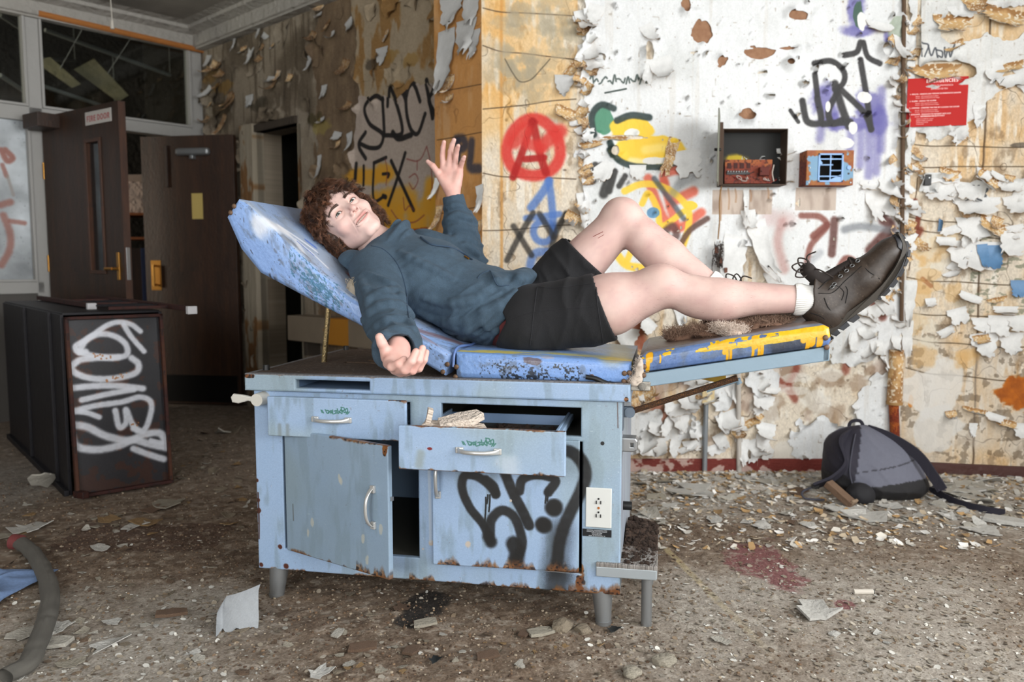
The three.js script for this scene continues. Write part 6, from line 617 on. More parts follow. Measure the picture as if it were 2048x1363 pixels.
{
  const parts = [], tint = (g, fn) => vcol(g, (x, y, z) => lin(fn(x, y, z).map((v) => clamp(v))));
  const bg = sdfMesh(bodyF, [-1.0, 0.74, -0.75], [0.62, 1.26, 0.30], 0.0105); parts.push(tint(bg, (x, y, z) => { const c = skinTone(x, y, z), k = Math.min(Math.hypot(x - J.knR.x, y - J.knR.y, z - J.knR.z), Math.hypot(x - J.knL.x, y - J.knL.y, z - J.knL.z)), t = 1 - sstep(0.03, 0.085, k); return mix3(c, [0.80, 0.62, 0.57], t * 0.4 * n3(x * 50, y * 50, z * 50)).map((v) => v * 0.95); }));
  { const r = rngOf(63), p = bg.attributes.position, n = bg.attributes.normal, list = []; for (let k = 0; k < 90000 && list.length < 2300; k++) { const i = Math.floor(r() * p.count), x = p.getX(i); if (x < 0.02 || x > 0.42) continue; const a = V(x, p.getY(i), p.getZ(i)), m = V(n.getX(i), n.getY(i), n.getZ(i)), d = V(0.8 + r() * 0.5, -0.5 * r(), r() - 0.5).multiplyScalar(0.004 + 0.004 * r()); list.push(tube([a, a.clone().addScaledVector(m, 0.0012).addScaledVector(d, 0.5), a.clone().addScaledVector(m, 0.0008).add(d)], 0.00008, 3, 3)); } addP('leg_hair', merge(list), std({ color: 0x8f6f5e, roughness: 0.7 }), person, 'stuff'); }
  const hd = sdfMesh((x, y, z) => hf(x, y, z), [-0.098, -0.135, -0.125], [0.098, 0.14, 0.128], 0.0019);
  vcol(hd, (x, y, z) => { let c = skinTone(x, y, z); const m = -0.0665 + 6.5 * x * x + 0.06 * x, lw = Math.abs(x) / 0.0305, ly = (y - m + 0.0008) / 0.0145; if (z > 0.066 && lw < 1) { const k = (1 - sstep(0.6, 1.0, Math.hypot(lw, ly))); c = mix3(c, [0.745, 0.50, 0.475], k * 0.75); if (Math.abs(y - m) < 0.004 * (1 - lw * lw) && z < 0.085 - 6 * x * x) c = mix3(c, [0.35, 0.17, 0.15], 0.75); } const ck = Math.hypot((Math.abs(x) - 0.043) / 0.026, (y + 0.036) / 0.024); if (z > 0.03) c = mix3(c, [0.83, 0.60, 0.56], (1 - sstep(0.2, 1.1, ck)) * 0.16); const ns = Math.hypot(x / 0.02, (y + 0.034) / 0.015); if (z > 0.09) c = mix3(c, [0.83, 0.58, 0.53], (1 - sstep(0.2, 1.2, ns)) * 0.2); const eyy = Math.hypot((Math.abs(x) - EX) / 0.021, (y - 0.001) / 0.013); if (z > 0.06) c = mix3(c, [0.74, 0.56, 0.51], (1 - sstep(0.5, 1.2, eyy)) * 0.4); return lin(c.map((v) => clamp(v))); }); hd.applyMatrix4(headM); parts.push(hd);
  const hand = (f, lo, hi) => { const g = sdfMesh(f, lo, hi, 0.0029); parts.push(tint(g, (x, y, z) => { const c = skinTone(x, y, z), e = 0.006, red = n3(x * 60, y * 60, z * 60); return mix3(c, [0.83, 0.56, 0.50], 0.22 + 0.28 * red); })); };
  const around = (c, r) => [[c.x - r, c.y - r, c.z - r], [c.x + r, c.y + r, c.z + r]]; hand(handLeft, ...around(HL(898, 338), 0.125)); hand(handRight, ...around(HR(806, 714, 0.28), 0.125));
  for (const g of parts) fabricUV(g, 9);
  addP('body', mergeGeometries(parts), M.skin);
  // eyes, brows, lashes, teeth
  const eg = new THREE.SphereGeometry(0.0130, 40, 32).rotateX(Math.PI / 2); vcol(eg, (x, y, z) => { const r = Math.hypot(x + 0.0, y); if (z < 0.008 || r > 0.0062) return lin([0.86, 0.84, 0.83]); return r < 0.0031 ? [0.006, 0.006, 0.006] : r > 0.0054 ? lin([0.10, 0.11, 0.11]) : lin(mix3([0.20, 0.23, 0.21], [0.32, 0.36, 0.33], n2(Math.atan2(y, x) * 7, r * 300))); });
  for (const s of [-1, 1]) { const g = eg.clone().rotateX(0.26).rotateY(-0.30).translate(s * EX, 0.0002, EZ); addP('eye', g.applyMatrix4(headM), new THREE.MeshPhysicalMaterial({ vertexColors: true, roughness: 0.08, clearcoat: 1, side: THREE.DoubleSide })); }
  const rr = rngOf(5), brows = { 1: [], '-1': [] }, lash = []; for (const s of [-1, 1]) { for (let k = 0; k < 300; k++) { const t = rr(), x = 0.0125 + t * 0.040, y0 = 0.0165 + 0.0065 * Math.sin(t * 2.4) - 0.003 * t + (rr() - 0.5) * 0.0098 * (1 - t * 0.6); let z = 0.105; for (let q = 0; q < 30; q++) { const d = hf(s * x, y0, z); if (d < 0.0003) break; z -= d * 0.7; } const p = V(s * x, y0, z + 0.0006), d = V(s * 0.0055, 0.0022 - t * 0.0035, -0.0012 - t * 0.0015).multiplyScalar(0.7 + rr() * 0.6); brows[s].push(tube([p, p.clone().add(d.clone().multiplyScalar(0.5)).add(V(0, 0, 0.0006)), p.clone().add(d)], 0.00036, 3, 3)); } const l = []; for (let k = 0; k <= 10; k++) { const ex = (k / 10 - 0.5) * 0.028, y = 0.0030 - 19 * ex * ex; l.push(V(s * EX + ex, y + 0.0004, EZ + Math.sqrt(Math.max(0.0146 ** 2 - ex * ex - y * y, 1e-6)) + 0.0003)); } lash.push(tube(l, 0.0010, 20, 5)); }
  M.hairDark = std({ color: 0x4d3a30, roughness: 0.7 }); for (const s of [-1, 1]) addP('eyebrow', merge(brows[s]).applyMatrix4(headM), M.hairDark); lash.forEach((l) => addP('eyelash', l.applyMatrix4(headM), M.hairDark));
  const te = []; for (let k = -3; k <= 3; k++) te.push(bx(0.0066, 0.0100, 0.004, k * 0.0066, 0, -(k * k) * 0.00045, 0.0014)); addP('teeth', merge(te).translate(0, -0.0637, 0.0840).applyMatrix4(headM), std({ color: 0xd9d0c4, roughness: 0.25 }));
}
// --- hair: a dark undercoat and curls
{
  const full0 = ell(V(0, 0.040, -0.016), 0.090, 0.104, 0.112), sdR = ell(V(-0.066, -0.018, -0.030), 0.030, 0.065, 0.055), sdL = ell(V(0.066, -0.018, -0.030), 0.030, 0.065, 0.055), full = (x, y, z) => smin(full0(x, y, z), Math.min(sdR(x, y, z), sdL(x, y, z)), 0.03), capF = (x, y, z) => { const n = (n3(x * 55, y * 55, z * 55) - 0.5) * 0.016; const cut = smax(z - 0.028 - 0.02 * sstep(0.045, 0.075, y), y - 0.064 - 0.25 * Math.abs(x), 0.01) < 0 ? 0 : 0; const facex = Math.min(z - (0.022 - 0.75 * Math.max(0, -y - 0.01)), (0.058 - 5 * x * x) - y); const low = -0.100 - y; const ear = 0.016 - Math.hypot((y + 0.040) * 0.9, z - 0.004); let d = smax(full(x, y, z) + n, facex, 0.012); d = smax(d, low, 0.015); return d; };
  const cg = sdfMesh(capF, [-0.11, -0.11, -0.145], [0.11, 0.165, 0.115], 0.0042); const src = cg.attributes.position, nor = cg.attributes.normal, r = rngOf(21), strands = [];
  const P = [], N = [], C = [], I = []; const put = (pts, w0, col) => { let up = V(0.3, 0.8, 0.5); const base = P.length / 3; pts.forEach((p, i) => { const t = pts[Math.min(i + 1, pts.length - 1)].clone().sub(pts[Math.max(i - 1, 0)]).normalize(), a = t.clone().cross(up).normalize(), b = t.clone().cross(a), w = w0 * (1 - 0.75 * i / (pts.length - 1)); for (let k = 0; k < 3; k++) { const q = k / 3 * 6.283, n = a.clone().multiplyScalar(Math.cos(q)).addScaledVector(b, Math.sin(q)); P.push(p.x + n.x * w, p.y + n.y * w, p.z + n.z * w); N.push(n.x, n.y, n.z); C.push(...col); } if (i) for (let k = 0; k < 3; k++) { const u = base + (i - 1) * 3 + k, v = base + (i - 1) * 3 + (k + 1) % 3; I.push(u, v, u + 3, v, v + 3, u + 3); } }); };
  for (let k = 0; k < 1500; k++) { const i = Math.floor(r() * src.count), p = V().fromBufferAttribute(src, i), n = V().fromBufferAttribute(nor, i); if ((n.z > 0.85 && p.y < 0.03) || (p.x > 0 && p.y < -0.06)) continue; const low = p.y < 0.035; const front = sstep(-0.02, 0.06, p.z) * sstep(0.03, 0.09, p.y), flow = V((p.x > 0 ? 0.4 : -0.4) + (r() - 0.5), low ? -0.8 : -0.5 + 0.5 * (r() - 0.5), (low ? (p.z > -0.05 ? 0.1 : -0.6) : p.z > 0 ? 0.7 : -0.5)).addScaledVector(n, 0.15); flow.addScaledVector(n, -flow.dot(n)).normalize(); const L = (0.028 + 0.030 * r() + front * 0.012) * (low ? 0.7 : 1), cr = 0.003 + 0.0055 * r(), turns = 0.6 + r() * 0.9, ph = r() * 6.28, s = flow.clone().cross(n).normalize(), pts = [], sgn = r() < 0.5 ? 1 : -1; const ns = 8; for (let j = 0; j <= ns; j++) { const t = j / ns, a = ph + sgn * turns * 6.283 * t; pts.push(p.clone().addScaledVector(flow, L * t * (1 - 0.2 * t)).addScaledVector(n, 0.002 + 0.011 * t * (1.2 - t) + cr * t * Math.cos(a)).addScaledVector(s, cr * (Math.sin(a) - Math.sin(ph)) * (0.3 + t)).addScaledVector(V(0, -1, 0), 0.006 * t * t)); } const b0 = 0.55 + 0.75 * r(); for (let q = 0; q < 11; q++) { const b = b0 * (0.8 + 0.5 * r()), w = 0.00042 + 0.00045 * r(), ox = (r() - 0.5) * 0.012, oy = (r() - 0.5) * 0.012, oz = (r() - 0.5) * 0.012, e = 1 + (r() - 0.5) * 0.3; put(pts.map((v, j) => v.clone().lerp(pts[0], 1 - Math.min(1.08, e * (0.25 + 0.75 * j / ns) / (0.25 + 0.75 * j / ns))).add(V(ox, oy, oz).multiplyScalar(1 - 0.55 * j / ns))), w, lin([0.375 * b, 0.250 * b, 0.178 * b])); } }
  const hg = new THREE.BufferGeometry(); hg.setAttribute('position', new THREE.BufferAttribute(new Float32Array(P), 3)); hg.setAttribute('normal', new THREE.BufferAttribute(new Float32Array(N), 3)); hg.setAttribute('color', new THREE.BufferAttribute(new Float32Array(C), 3)); hg.setIndex(I); hg.setAttribute('uv', new THREE.BufferAttribute(new Float32Array(P.length / 3 * 2), 2)); cg.setAttribute('uv', new THREE.BufferAttribute(new Float32Array(src.count * 2), 2)); vcol(cg, (x, y, z) => { const k = 0.6 + 0.5 * n3(x * 140, y * 140, z * 140); return lin([0.25 * k, 0.155 * k, 0.10 * k]); });
  addP('hair', mergeGeometries([cg, hg]).applyMatrix4(headM), std({ vertexColors: true, roughness: 0.5 }));
}
// --- clothes
const axB = J.pel.clone().sub(J.bel).normalize();
const hemP = T(1033, 622, -0.305), hemN = (() => { const a = T(983, 703, -0.305), b = T(1076, 546, -0.305), d = b.sub(a).normalize(); return V(d.y, -d.x, 0); })();
const torsoF = (() => { const k = 0.66, zs = (p) => V(p.x, p.y, p.z * k), a = cap(zs(J.upc), zs(J.che), 0.113, 0.128), b = cap(zs(J.che), zs(J.bel), 0.126, 0.117), c = cap(zs(J.bel), zs(J.pel), 0.116, 0.116); return (x, y, z) => { const q = z * k; return smin(smin(a(x, y, q), b(x, y, q), 0.05), c(x, y, q), 0.05); }; })();
const wrinkle = (u, v, s) => { const a = 1 - Math.abs(2 * n2(u + s, v) - 1), b = 1 - Math.abs(2 * n2(u * 2.1 + 7 + s, v * 1.9 + 3) - 1); return a * a * 0.7 + b * b * 0.3; };
const along = (a, b) => { const d = b.clone().sub(a), l = d.length(); d.divideScalar(l); const s = d.clone().cross(V(0.2, 0.3, 1)).normalize(), q = d.clone().cross(s); return (x, y, z) => { const p = V(x - a.x, y - a.y, z - a.z); return [p.dot(d) / l, Math.atan2(p.dot(s), p.dot(q))]; }; };
const sleeveF = (() => {
  const uR = cap(J.shR, J.elR, 0.078, 0.064), fR = cap(J.elR, J.wrR.clone().add(V(0, -0.004, -0.035)), 0.066, 0.052), cR = cap(J.wrR.clone().add(V(-0.004, -0.006, -0.055)), J.wrR.clone().add(V(-0.004, -0.010, 0.03)), 0.052, 0.053), uL = cap(J.shL, J.elL, 0.076, 0.060), fL = cap(J.elL, J.wrL.clone().lerp(J.elL, 0.46), 0.068, 0.060), cL = cap(J.wrL.clone().lerp(J.elL, 0.36), J.wrL.clone().lerp(J.elL, 0.10), 0.043, 0.040);
  const aF = along(J.elR, J.wrR), aU = along(J.shR, J.elR), aL = along(J.elL, J.wrL), dR = J.wrR.clone().sub(J.elR).normalize(), dL = J.wrL.clone().sub(J.elL).normalize(), hR = cap(J.wrR.clone().addScaledVector(dR, -0.06), J.wrR.clone().addScaledVector(dR, 0.06), 0.034, 0.048), hL = cap(J.wrL.clone().addScaledVector(dL, -0.06), J.wrL.clone().addScaledVector(dL, 0.05), 0.03, 0.036), endL = J.wrL.clone().addScaledVector(dL, -0.012), endR = J.wrR.clone().addScaledVector(dR, 0.026);
  return (x, y, z) => {
    let r = smin(smin(uR(x, y, z), fR(x, y, z), 0.03), cR(x, y, z), 0.02), l = smin(smin(uL(x, y, z), fL(x, y, z), 0.03), cL(x, y, z), 0.012);
    if (r < 0.05) { const [t, a] = aF(x, y, z), [t2, a2] = aU(x, y, z), m = sstep(-0.3, 0.25, t) * (1 - sstep(0.78, 0.92, t)), m2 = sstep(0.15, 0.7, t2) * (1 - sstep(-0.1, 0.2, t)); r -= 0.015 * (wrinkle(t * 5.2 + Math.sin(a + 0.6) * 0.9, Math.cos(a + 0.6) * 0.9, 2) - 0.42) * m + 0.011 * (wrinkle(t2 * 3.4 + Math.sin(a2) * 1.1, Math.cos(a2) * 0.8, 9) - 0.42) * m2; r = smax(r, (x - endR.x) * dR.x + (y - endR.y) * dR.y + (z - endR.z) * dR.z, 0.006); r = smax(r, -hR(x, y, z), 0.004); }
    if (l < 0.05) { const [t, a] = aL(x, y, z), m = 1 - sstep(0.66, 0.76, t); l -= 0.017 * (wrinkle(t * 5.5 + Math.sin(a) * 0.8, Math.cos(a) * 0.8, 5) - 0.4) * m; l = smax(l, (x - endL.x) * dL.x + (y - endL.y) * dL.y + (z - endL.z) * dL.z, 0.004); l = smax(l, -hL(x, y, z), 0.003); }
    return [r, l];
  };
})();
const hoodF = (() => { const ax = J.neck.clone().sub(HP(0, -0.06, -0.01)).normalize(), c = J.neck.clone().addScaledVector(ax, 0.014); const nb = cap(HP(-0.05, -0.115, -0.06), T(705, 530, -0.2), 0.035, 0.05); return (x, y, z) => { const p = V(x - c.x, y - c.y, z - c.z), h = p.dot(ax), ra = Math.sqrt(Math.max(p.lengthSq() - h * h, 0)), tor = Math.hypot(ra - 0.080, (h - 0.006) * 0.8) - 0.0215 - 0.006 * Math.sin(h * 200 + p.z * 30); return smin(tor, nb(x, y, z), 0.02); }; })();
const bunch = [ell(T(1048, 556, -0.30), 0.042, 0.032, 0.11), ell(T(1004, 562, -0.27), 0.050, 0.034, 0.11)];
const neckHole = (() => { const a = cap(HP(0, -0.07, 0.0), HP(0, -0.07, 0.0).lerp(J.neck, 0.85), 0.066, 0.064); return a; })();
let folds = null;
const hoodieF = (x, y, z) => {
  let d = torsoF(x, y, z); if (d < 0.06) { const u = x * 0.80 + y * 0.60, v = -x * 0.60 + y * 0.80; const low = sstep(0.95, 0.80, y) * 0.6 + 0.4, w = wrinkle(u * 5.0, v * 17 + n2(u * 5, v * 4) * 1.5, 1), w2 = wrinkle(u * 9 + z * 10, v * 30, 4), nearHem = sstep(0.22, 0.02, -((x - hemP.x) * hemN.x + (y - hemP.y) * hemN.y)); d -= 0.020 * (w - 0.42) * (low * 0.6 + nearHem * 0.8) + 0.007 * (w2 - 0.4) * (nearHem + 0.2); }
  for (const b of bunch) d = smin(d, b(x, y, z) - 0.008 * (n3(x * 40, y * 40, z * 40) - 0.5), 0.022);
  d = smax(d, (x - hemP.x) * hemN.x + (y - hemP.y) * hemN.y, 0.008);
  const [r, l] = sleeveF(x, y, z); d = smin(d, r, 0.026); d = smin(d, l, 0.03); d = smin(d, hoodF(x, y, z), 0.018); if (folds && d < 0.03 && d > -0.03) for (const c of folds) { const q = c(x, y, z); if (q < 0.02) d = smin(d, q, 0.015); } d = smax(d, -neckHole(x, y, z), 0.008);
  return smax(d, bedY(x) + 0.001 - y - (z > -0.02 ? 9 : 0), 0.006);
};
function fabricUV(g, s) { const p = g.attributes.position, uv = new Float32Array(p.count * 2); for (let i = 0; i < p.count; i++) { uv[i * 2] = p.getX(i) * s; uv[i * 2 + 1] = (p.getY(i) * 0.8 - p.getZ(i) * 0.75) * s; } g.setAttribute('uv', new THREE.BufferAttribute(uv, 2)); return g; }
const knitBump = texFn(256, 256, (u, v) => 0.5 + 0.25 * Math.sin(u * 6.2832 * 64) * Math.sin(v * 6.2832 * 64) + 0.3 * (pn(u, v, 128) - 0.5) + 0.25 * (pf(u, v, 8, 3) - 0.5), false), knitCol = texFn(256, 256, (u, v) => { const k = 0.92 + 0.16 * (pf(u, v, 10, 4) - 0.5) + 0.14 * (pn(u, v, 120) - 0.5); return [k, k, k]; });
M.hoodie = new THREE.MeshPhysicalMaterial({ color: 0x3c4f5f, roughness: 0.95, sheen: 0.5, sheenRoughness: 0.6, sheenColor: new THREE.Color(0.12, 0.16, 0.2), map: rep(knitCol, 1), bumpMap: rep(knitBump, 1), bumpScale: 0.0012, side: THREE.DoubleSide }); M.short = new THREE.MeshPhysicalMaterial({ color: 0x17171a, roughness: 0.9, sheen: 0.35, sheenRoughness: 0.5, sheenColor: new THREE.Color(0.1, 0.1, 0.12), map: rep(knitCol, 1), bumpMap: rep(knitBump, 1), bumpScale: 0.001, side: THREE.DoubleSide });
{ // folds of the cloth: soft ridges laid along its surface
  const list = []; for (const [pts, r] of [[[[733, 600], [770, 582], [812, 588]], 11], [[[727, 640], [758, 612], [800, 612], [824, 632]], 12], [[[738, 668], [772, 640], [812, 640], [828, 656]], 11], [[[750, 690], [778, 662], [816, 662]], 9], [[[720, 556], [735, 590], [738, 625]], 9], [[[762, 556], [792, 574], [808, 602]], 9], [[[838, 622], [880, 642], [935, 640], [995, 606]], 13], [[[842, 655], [905, 664], [965, 640], [1030, 585]], 14], [[[885, 690], [945, 676], [1005, 630], [1050, 580]], 12], [[[850, 596], [905, 606], [955, 596]], 10], [[[985, 548], [1012, 578], [1042, 560]], 10], [[[940, 694], [968, 672], [1004, 655]], 9], [[[800, 505], [850, 530], [905, 556]], 8], [[[870, 640], [900, 650], [930, 662]], 8], [[[893, 440], [915, 430], [938, 437]], 10], [[[891, 462], [918, 454], [947, 463]], 11], [[[894, 482], [925, 473], [952, 486]], 10], [[[900, 502], [930, 491], [955, 506]], 10], [[[889, 418], [912, 410], [930, 417]], 8]]) { const cr = new THREE.CatmullRomCurve3(pts.map(([x, y]) => V(x, y, 0))).getPoints(6).map((p) => march(hoodieF, p.x, p.y)).filter(Boolean); for (let k = 0; k + 1 < cr.length; k++) { if (cr[k].distanceTo(cr[k + 1]) > 0.08) continue; const dn = toT(EYEV).sub(cr[k]).normalize().multiplyScalar(-r * 0.00042), t = (k + 0.5) / cr.length, rr = r * 0.001 * (0.55 + 0.45 * Math.sin(t * 3.14)); list.push(cap(cr[k].clone().add(dn), cr[k + 1].clone().add(dn), rr, rr)); } } folds = list;
}
addP('hoodie', fabricUV(sdfMesh(hoodieF, [-1.0, 0.66, -0.78], [-0.16, 1.29, 0.32], 0.0048), 7), M.hoodie);
// shirt hem that shows below the hoodie
{ const f = (x, y, z) => { const h = (x - hemP.x) * hemN.x + (y - hemP.y) * hemN.y; return Math.max(torsoF(x, y, z) + 0.007, h - 0.020, -h - 0.02, bedY(x) + 0.002 - y); }; addP('shirt', sdfMesh(f, [-0.5, 0.76, -0.52], [-0.12, 0.98, -0.08], 0.006), std({ color: 0x5a2323, roughness: 0.9, bumpMap: rep(knitBump, 3), bumpScale: 0.001 })); }
const shortsF = (() => {
  const p1 = ell(T(1052, 642, -0.305), 0.145, 0.113, 0.192), eR = T(1216, 612, -0.2), lR = cap(J.hipR, eR.clone(), 0.112, 0.107), dR = eR.clone().sub(J.hipR).normalize(), cR = T(1211, 612, -0.2), nR = V(dR.x, dR.y + 0.16, 0).normalize(), inR = cap(midR.clone().addScaledVector(dR, -0.03), eR.clone().addScaledVector(dR, 0.1), 0.094, 0.101);
  const eL = T(1176, 512, -0.4), lL = cap(J.hipL, eL, 0.112, 0.106), dL = J.knL.clone().sub(J.hipL).normalize(), cL = T(1167, 508, -0.4), inL = cap(eL.clone().addScaledVector(dL, -0.05), eL.clone().addScaledVector(dL, 0.1), 0.086, 0.096);
  return (x, y, z) => {
    const h = (x - hemP.x) * hemN.x + (y - hemP.y) * hemN.y; let a = smin(p1(x, y, z), lR(x, y, z), 0.05), b = smin(p1(x, y, z), lL(x, y, z), 0.05);
    const hr = (x - cR.x) * nR.x + (y - cR.y) * nR.y, hl = (x - cL.x) * dL.x + (y - cL.y) * dL.y + (z - cL.z) * dL.z;
    const w = wrinkle(x * 7 + y * 5, y * 6 - x * 15, 3) - 0.42; a -= 0.009 * w * (1 - sstep(-0.05, -0.02, hr)); b -= 0.012 * (wrinkle(x * 14 + y * 9, y * 7 - x * 5, 8) - 0.42);
    a = smax(a, hr, 0.004); a = smax(a, -inR(x, y, z), 0.003); b = smax(b, hl, 0.004); b = smax(b, -inL(x, y, z), 0.003); let d = smin(a, b, 0.02); d = smax(d, 0.015 - 0.05 * sstep(0.86, 0.92, y) - h, 0.006); return smax(d, 0.779 - y, 0.01);
  };
})();
addP('shorts', fabricUV(sdfMesh(shortsF, [-0.48, 0.75, -0.56], [0.06, 1.12, -0.05], 0.0062), 9), M.short);
M.seamB = std({ color: 0x2b3d50, roughness: 0.9 }); M.seamK = std({ color: 0x1c1c20, roughness: 0.9 });
seamOn(hoodieF, [[742, 491], [765, 497], [790, 520], [803, 545], [812, 580], [815, 615], [818, 635]], 0.0016, M.seamB, 'seam'); seamOn(hoodieF, [[955, 556], [962, 548], [980, 541], [985, 550], [996, 570], [1018, 570]], 0.0018, M.seamB, 'seam'); seamOn(hoodieF, [[780, 684], [792, 678], [806, 680], [818, 690]], 0.0014, M.seamB, 'seam');
seamOn(shortsF, [[1075, 573], [1105, 575], [1150, 570], [1198, 565]], 0.0013, M.seamK, 'seam'); seamOn(shortsF, [[1192, 545], [1194, 600], [1201, 650], [1206, 685]], 0.0013, M.seamK, 'seam'); seamOn(shortsF, [[1020, 638], [1060, 625], [1120, 618], [1190, 612]], 0.001, M.seamK, 'seam'); seamOn(shortsF, [[1074, 575], [1068, 620], [1060, 690]], 0.0013, M.seamK, 'seam');
{ const p = [[842, 472], [852, 480], [862, 486], [876, 489], [900, 492], [925, 503], [944, 517]].map(([x, y]) => march(hoodieF, x, y + 3)).filter(Boolean); if (p.length > 3) addP('drawstring', tube(p, 0.0032, 60, 8).translate(0, 0.002, 0.002), M.seamB); const e = march(hoodieF, 930, 514), e2 = march(hoodieF, 938, 519); if (e && e2) addP('string_tip', cyl(e.add(V(0, 0.003, 0.003)), e2.add(V(0, 0.003, 0.003)), 0.003, 0.003, 8), M.brass); }
// scratch marks and the socks
{ const s = march(legs, 1186, 473), e = march(legs, 1206, 463); if (s && e) addP('scratch', merge([tube([s, s.clone().lerp(e, 0.5), e], 0.0011, 8, 5), tube([march(legs, 1196, 476), march(legs, 1208, 469)].filter(Boolean), 0.0008, 4, 5)]), std({ color: 0x8a4a44, roughness: 0.6 })); }
function ribTube(a, b, r0, r1, ribs = 46) { const d = b.clone().sub(a), L = d.length(); d.normalize(); const s = d.clone().cross(V(0, 0, 1)).normalize(), q = d.clone().cross(s), n = 184, m = 10, P = [], I = []; for (let j = 0; j <= m; j++) { const t = j / m, bulge = j === 0 ? -0.003 : 0; for (let k = 0; k < n; k++) { const th = k / n * 6.2832, r = lerp(r0, r1, t) + bulge + 0.0011 * Math.cos(th * ribs) + 0.0015 * Math.sin(t * 9 + th * 2); P.push(a.x + d.x * L * t + (s.x * Math.cos(th) + q.x * Math.sin(th)) * r, a.y + d.y * L * t + (s.y * Math.cos(th) + q.y * Math.sin(th)) * r, a.z + (s.z * Math.cos(th) + q.z * Math.sin(th)) * r + d.z * L * t); if (j < m) { const u = j * n + k, v = j * n + (k + 1) % n; I.push(u, v, u + n, v, v + n, u + n); } } } const g = new THREE.BufferGeometry(); g.setAttribute('position', new THREE.BufferAttribute(new Float32Array(P), 3)); g.setIndex(I); g.computeVertexNormals(); return g; }
const mSock = std({ color: 0xdcdad6, roughness: 0.95 }); addP('sock', ribTube(T(1588, 598, -0.2), T(1640, 600, -0.2), 0.0455, 0.040), mSock); addP('sock', ribTube(T(1412, 563, -0.372), T(1450, 594, -0.37), 0.045, 0.045), mSock);
// --- boots, each in its own axes: x from heel to toe, y up from the sole
const bootF = (() => { const heel = cap(V(0.036, 0.040, 0), V(0.040, 0.085, 0), 0.036, 0.036), shaft = cap(V(0.050, 0.06, 0), V(0.068, 0.150, 0), 0.044, 0.047), mid = cap(V(0.06, 0.035, 0), V(0.18, 0.026, 0), 0.040, 0.041), ins = cap(V(0.085, 0.088, 0), V(0.205, 0.058, 0), 0.036, 0.034), toe = ell(V(0.268, 0.034, 0), 0.066, 0.040, 0.047), ball = ell(V(0.205, 0.028, 0), 0.06, 0.042, 0.049), inn = cap(V(0.05, 0.06, 0), V(0.074, 0.2, 0), 0.038, 0.041); return (x, y, z) => { let d = smin(heel(x, y, z), shaft(x, y, z), 0.03); d = smin(d, mid(x, y, z), 0.03); d = smin(d, ins(x, y, z), 0.025); d = smin(d, ball(x, y, z), 0.03); d = smin(d, toe(x, y, z), 0.025); d = smax(d, y - (0.100 + (x > 0 ? x : 0) * 0.43) + 0.018 * Math.exp(-(((x - 0.04) / 0.03) ** 2)), 0.006); d = smax(d, -inn(x, y, z), 0.004); d += 0.0022 * (n3(x * 34, y * 34, z * 34) - 0.5) + 0.0018 * Math.exp(-(((x - 0.215) - (y - 0.06) * 0.5) ** 2) / 0.00006) * (y > 0.03 ? 1 : 0); return smax(d, (-0.004 - 0.10 * x) - y, 0.004); }; })();
const boot = new THREE.Group(); boot.name = 'boot'; person.add(boot);
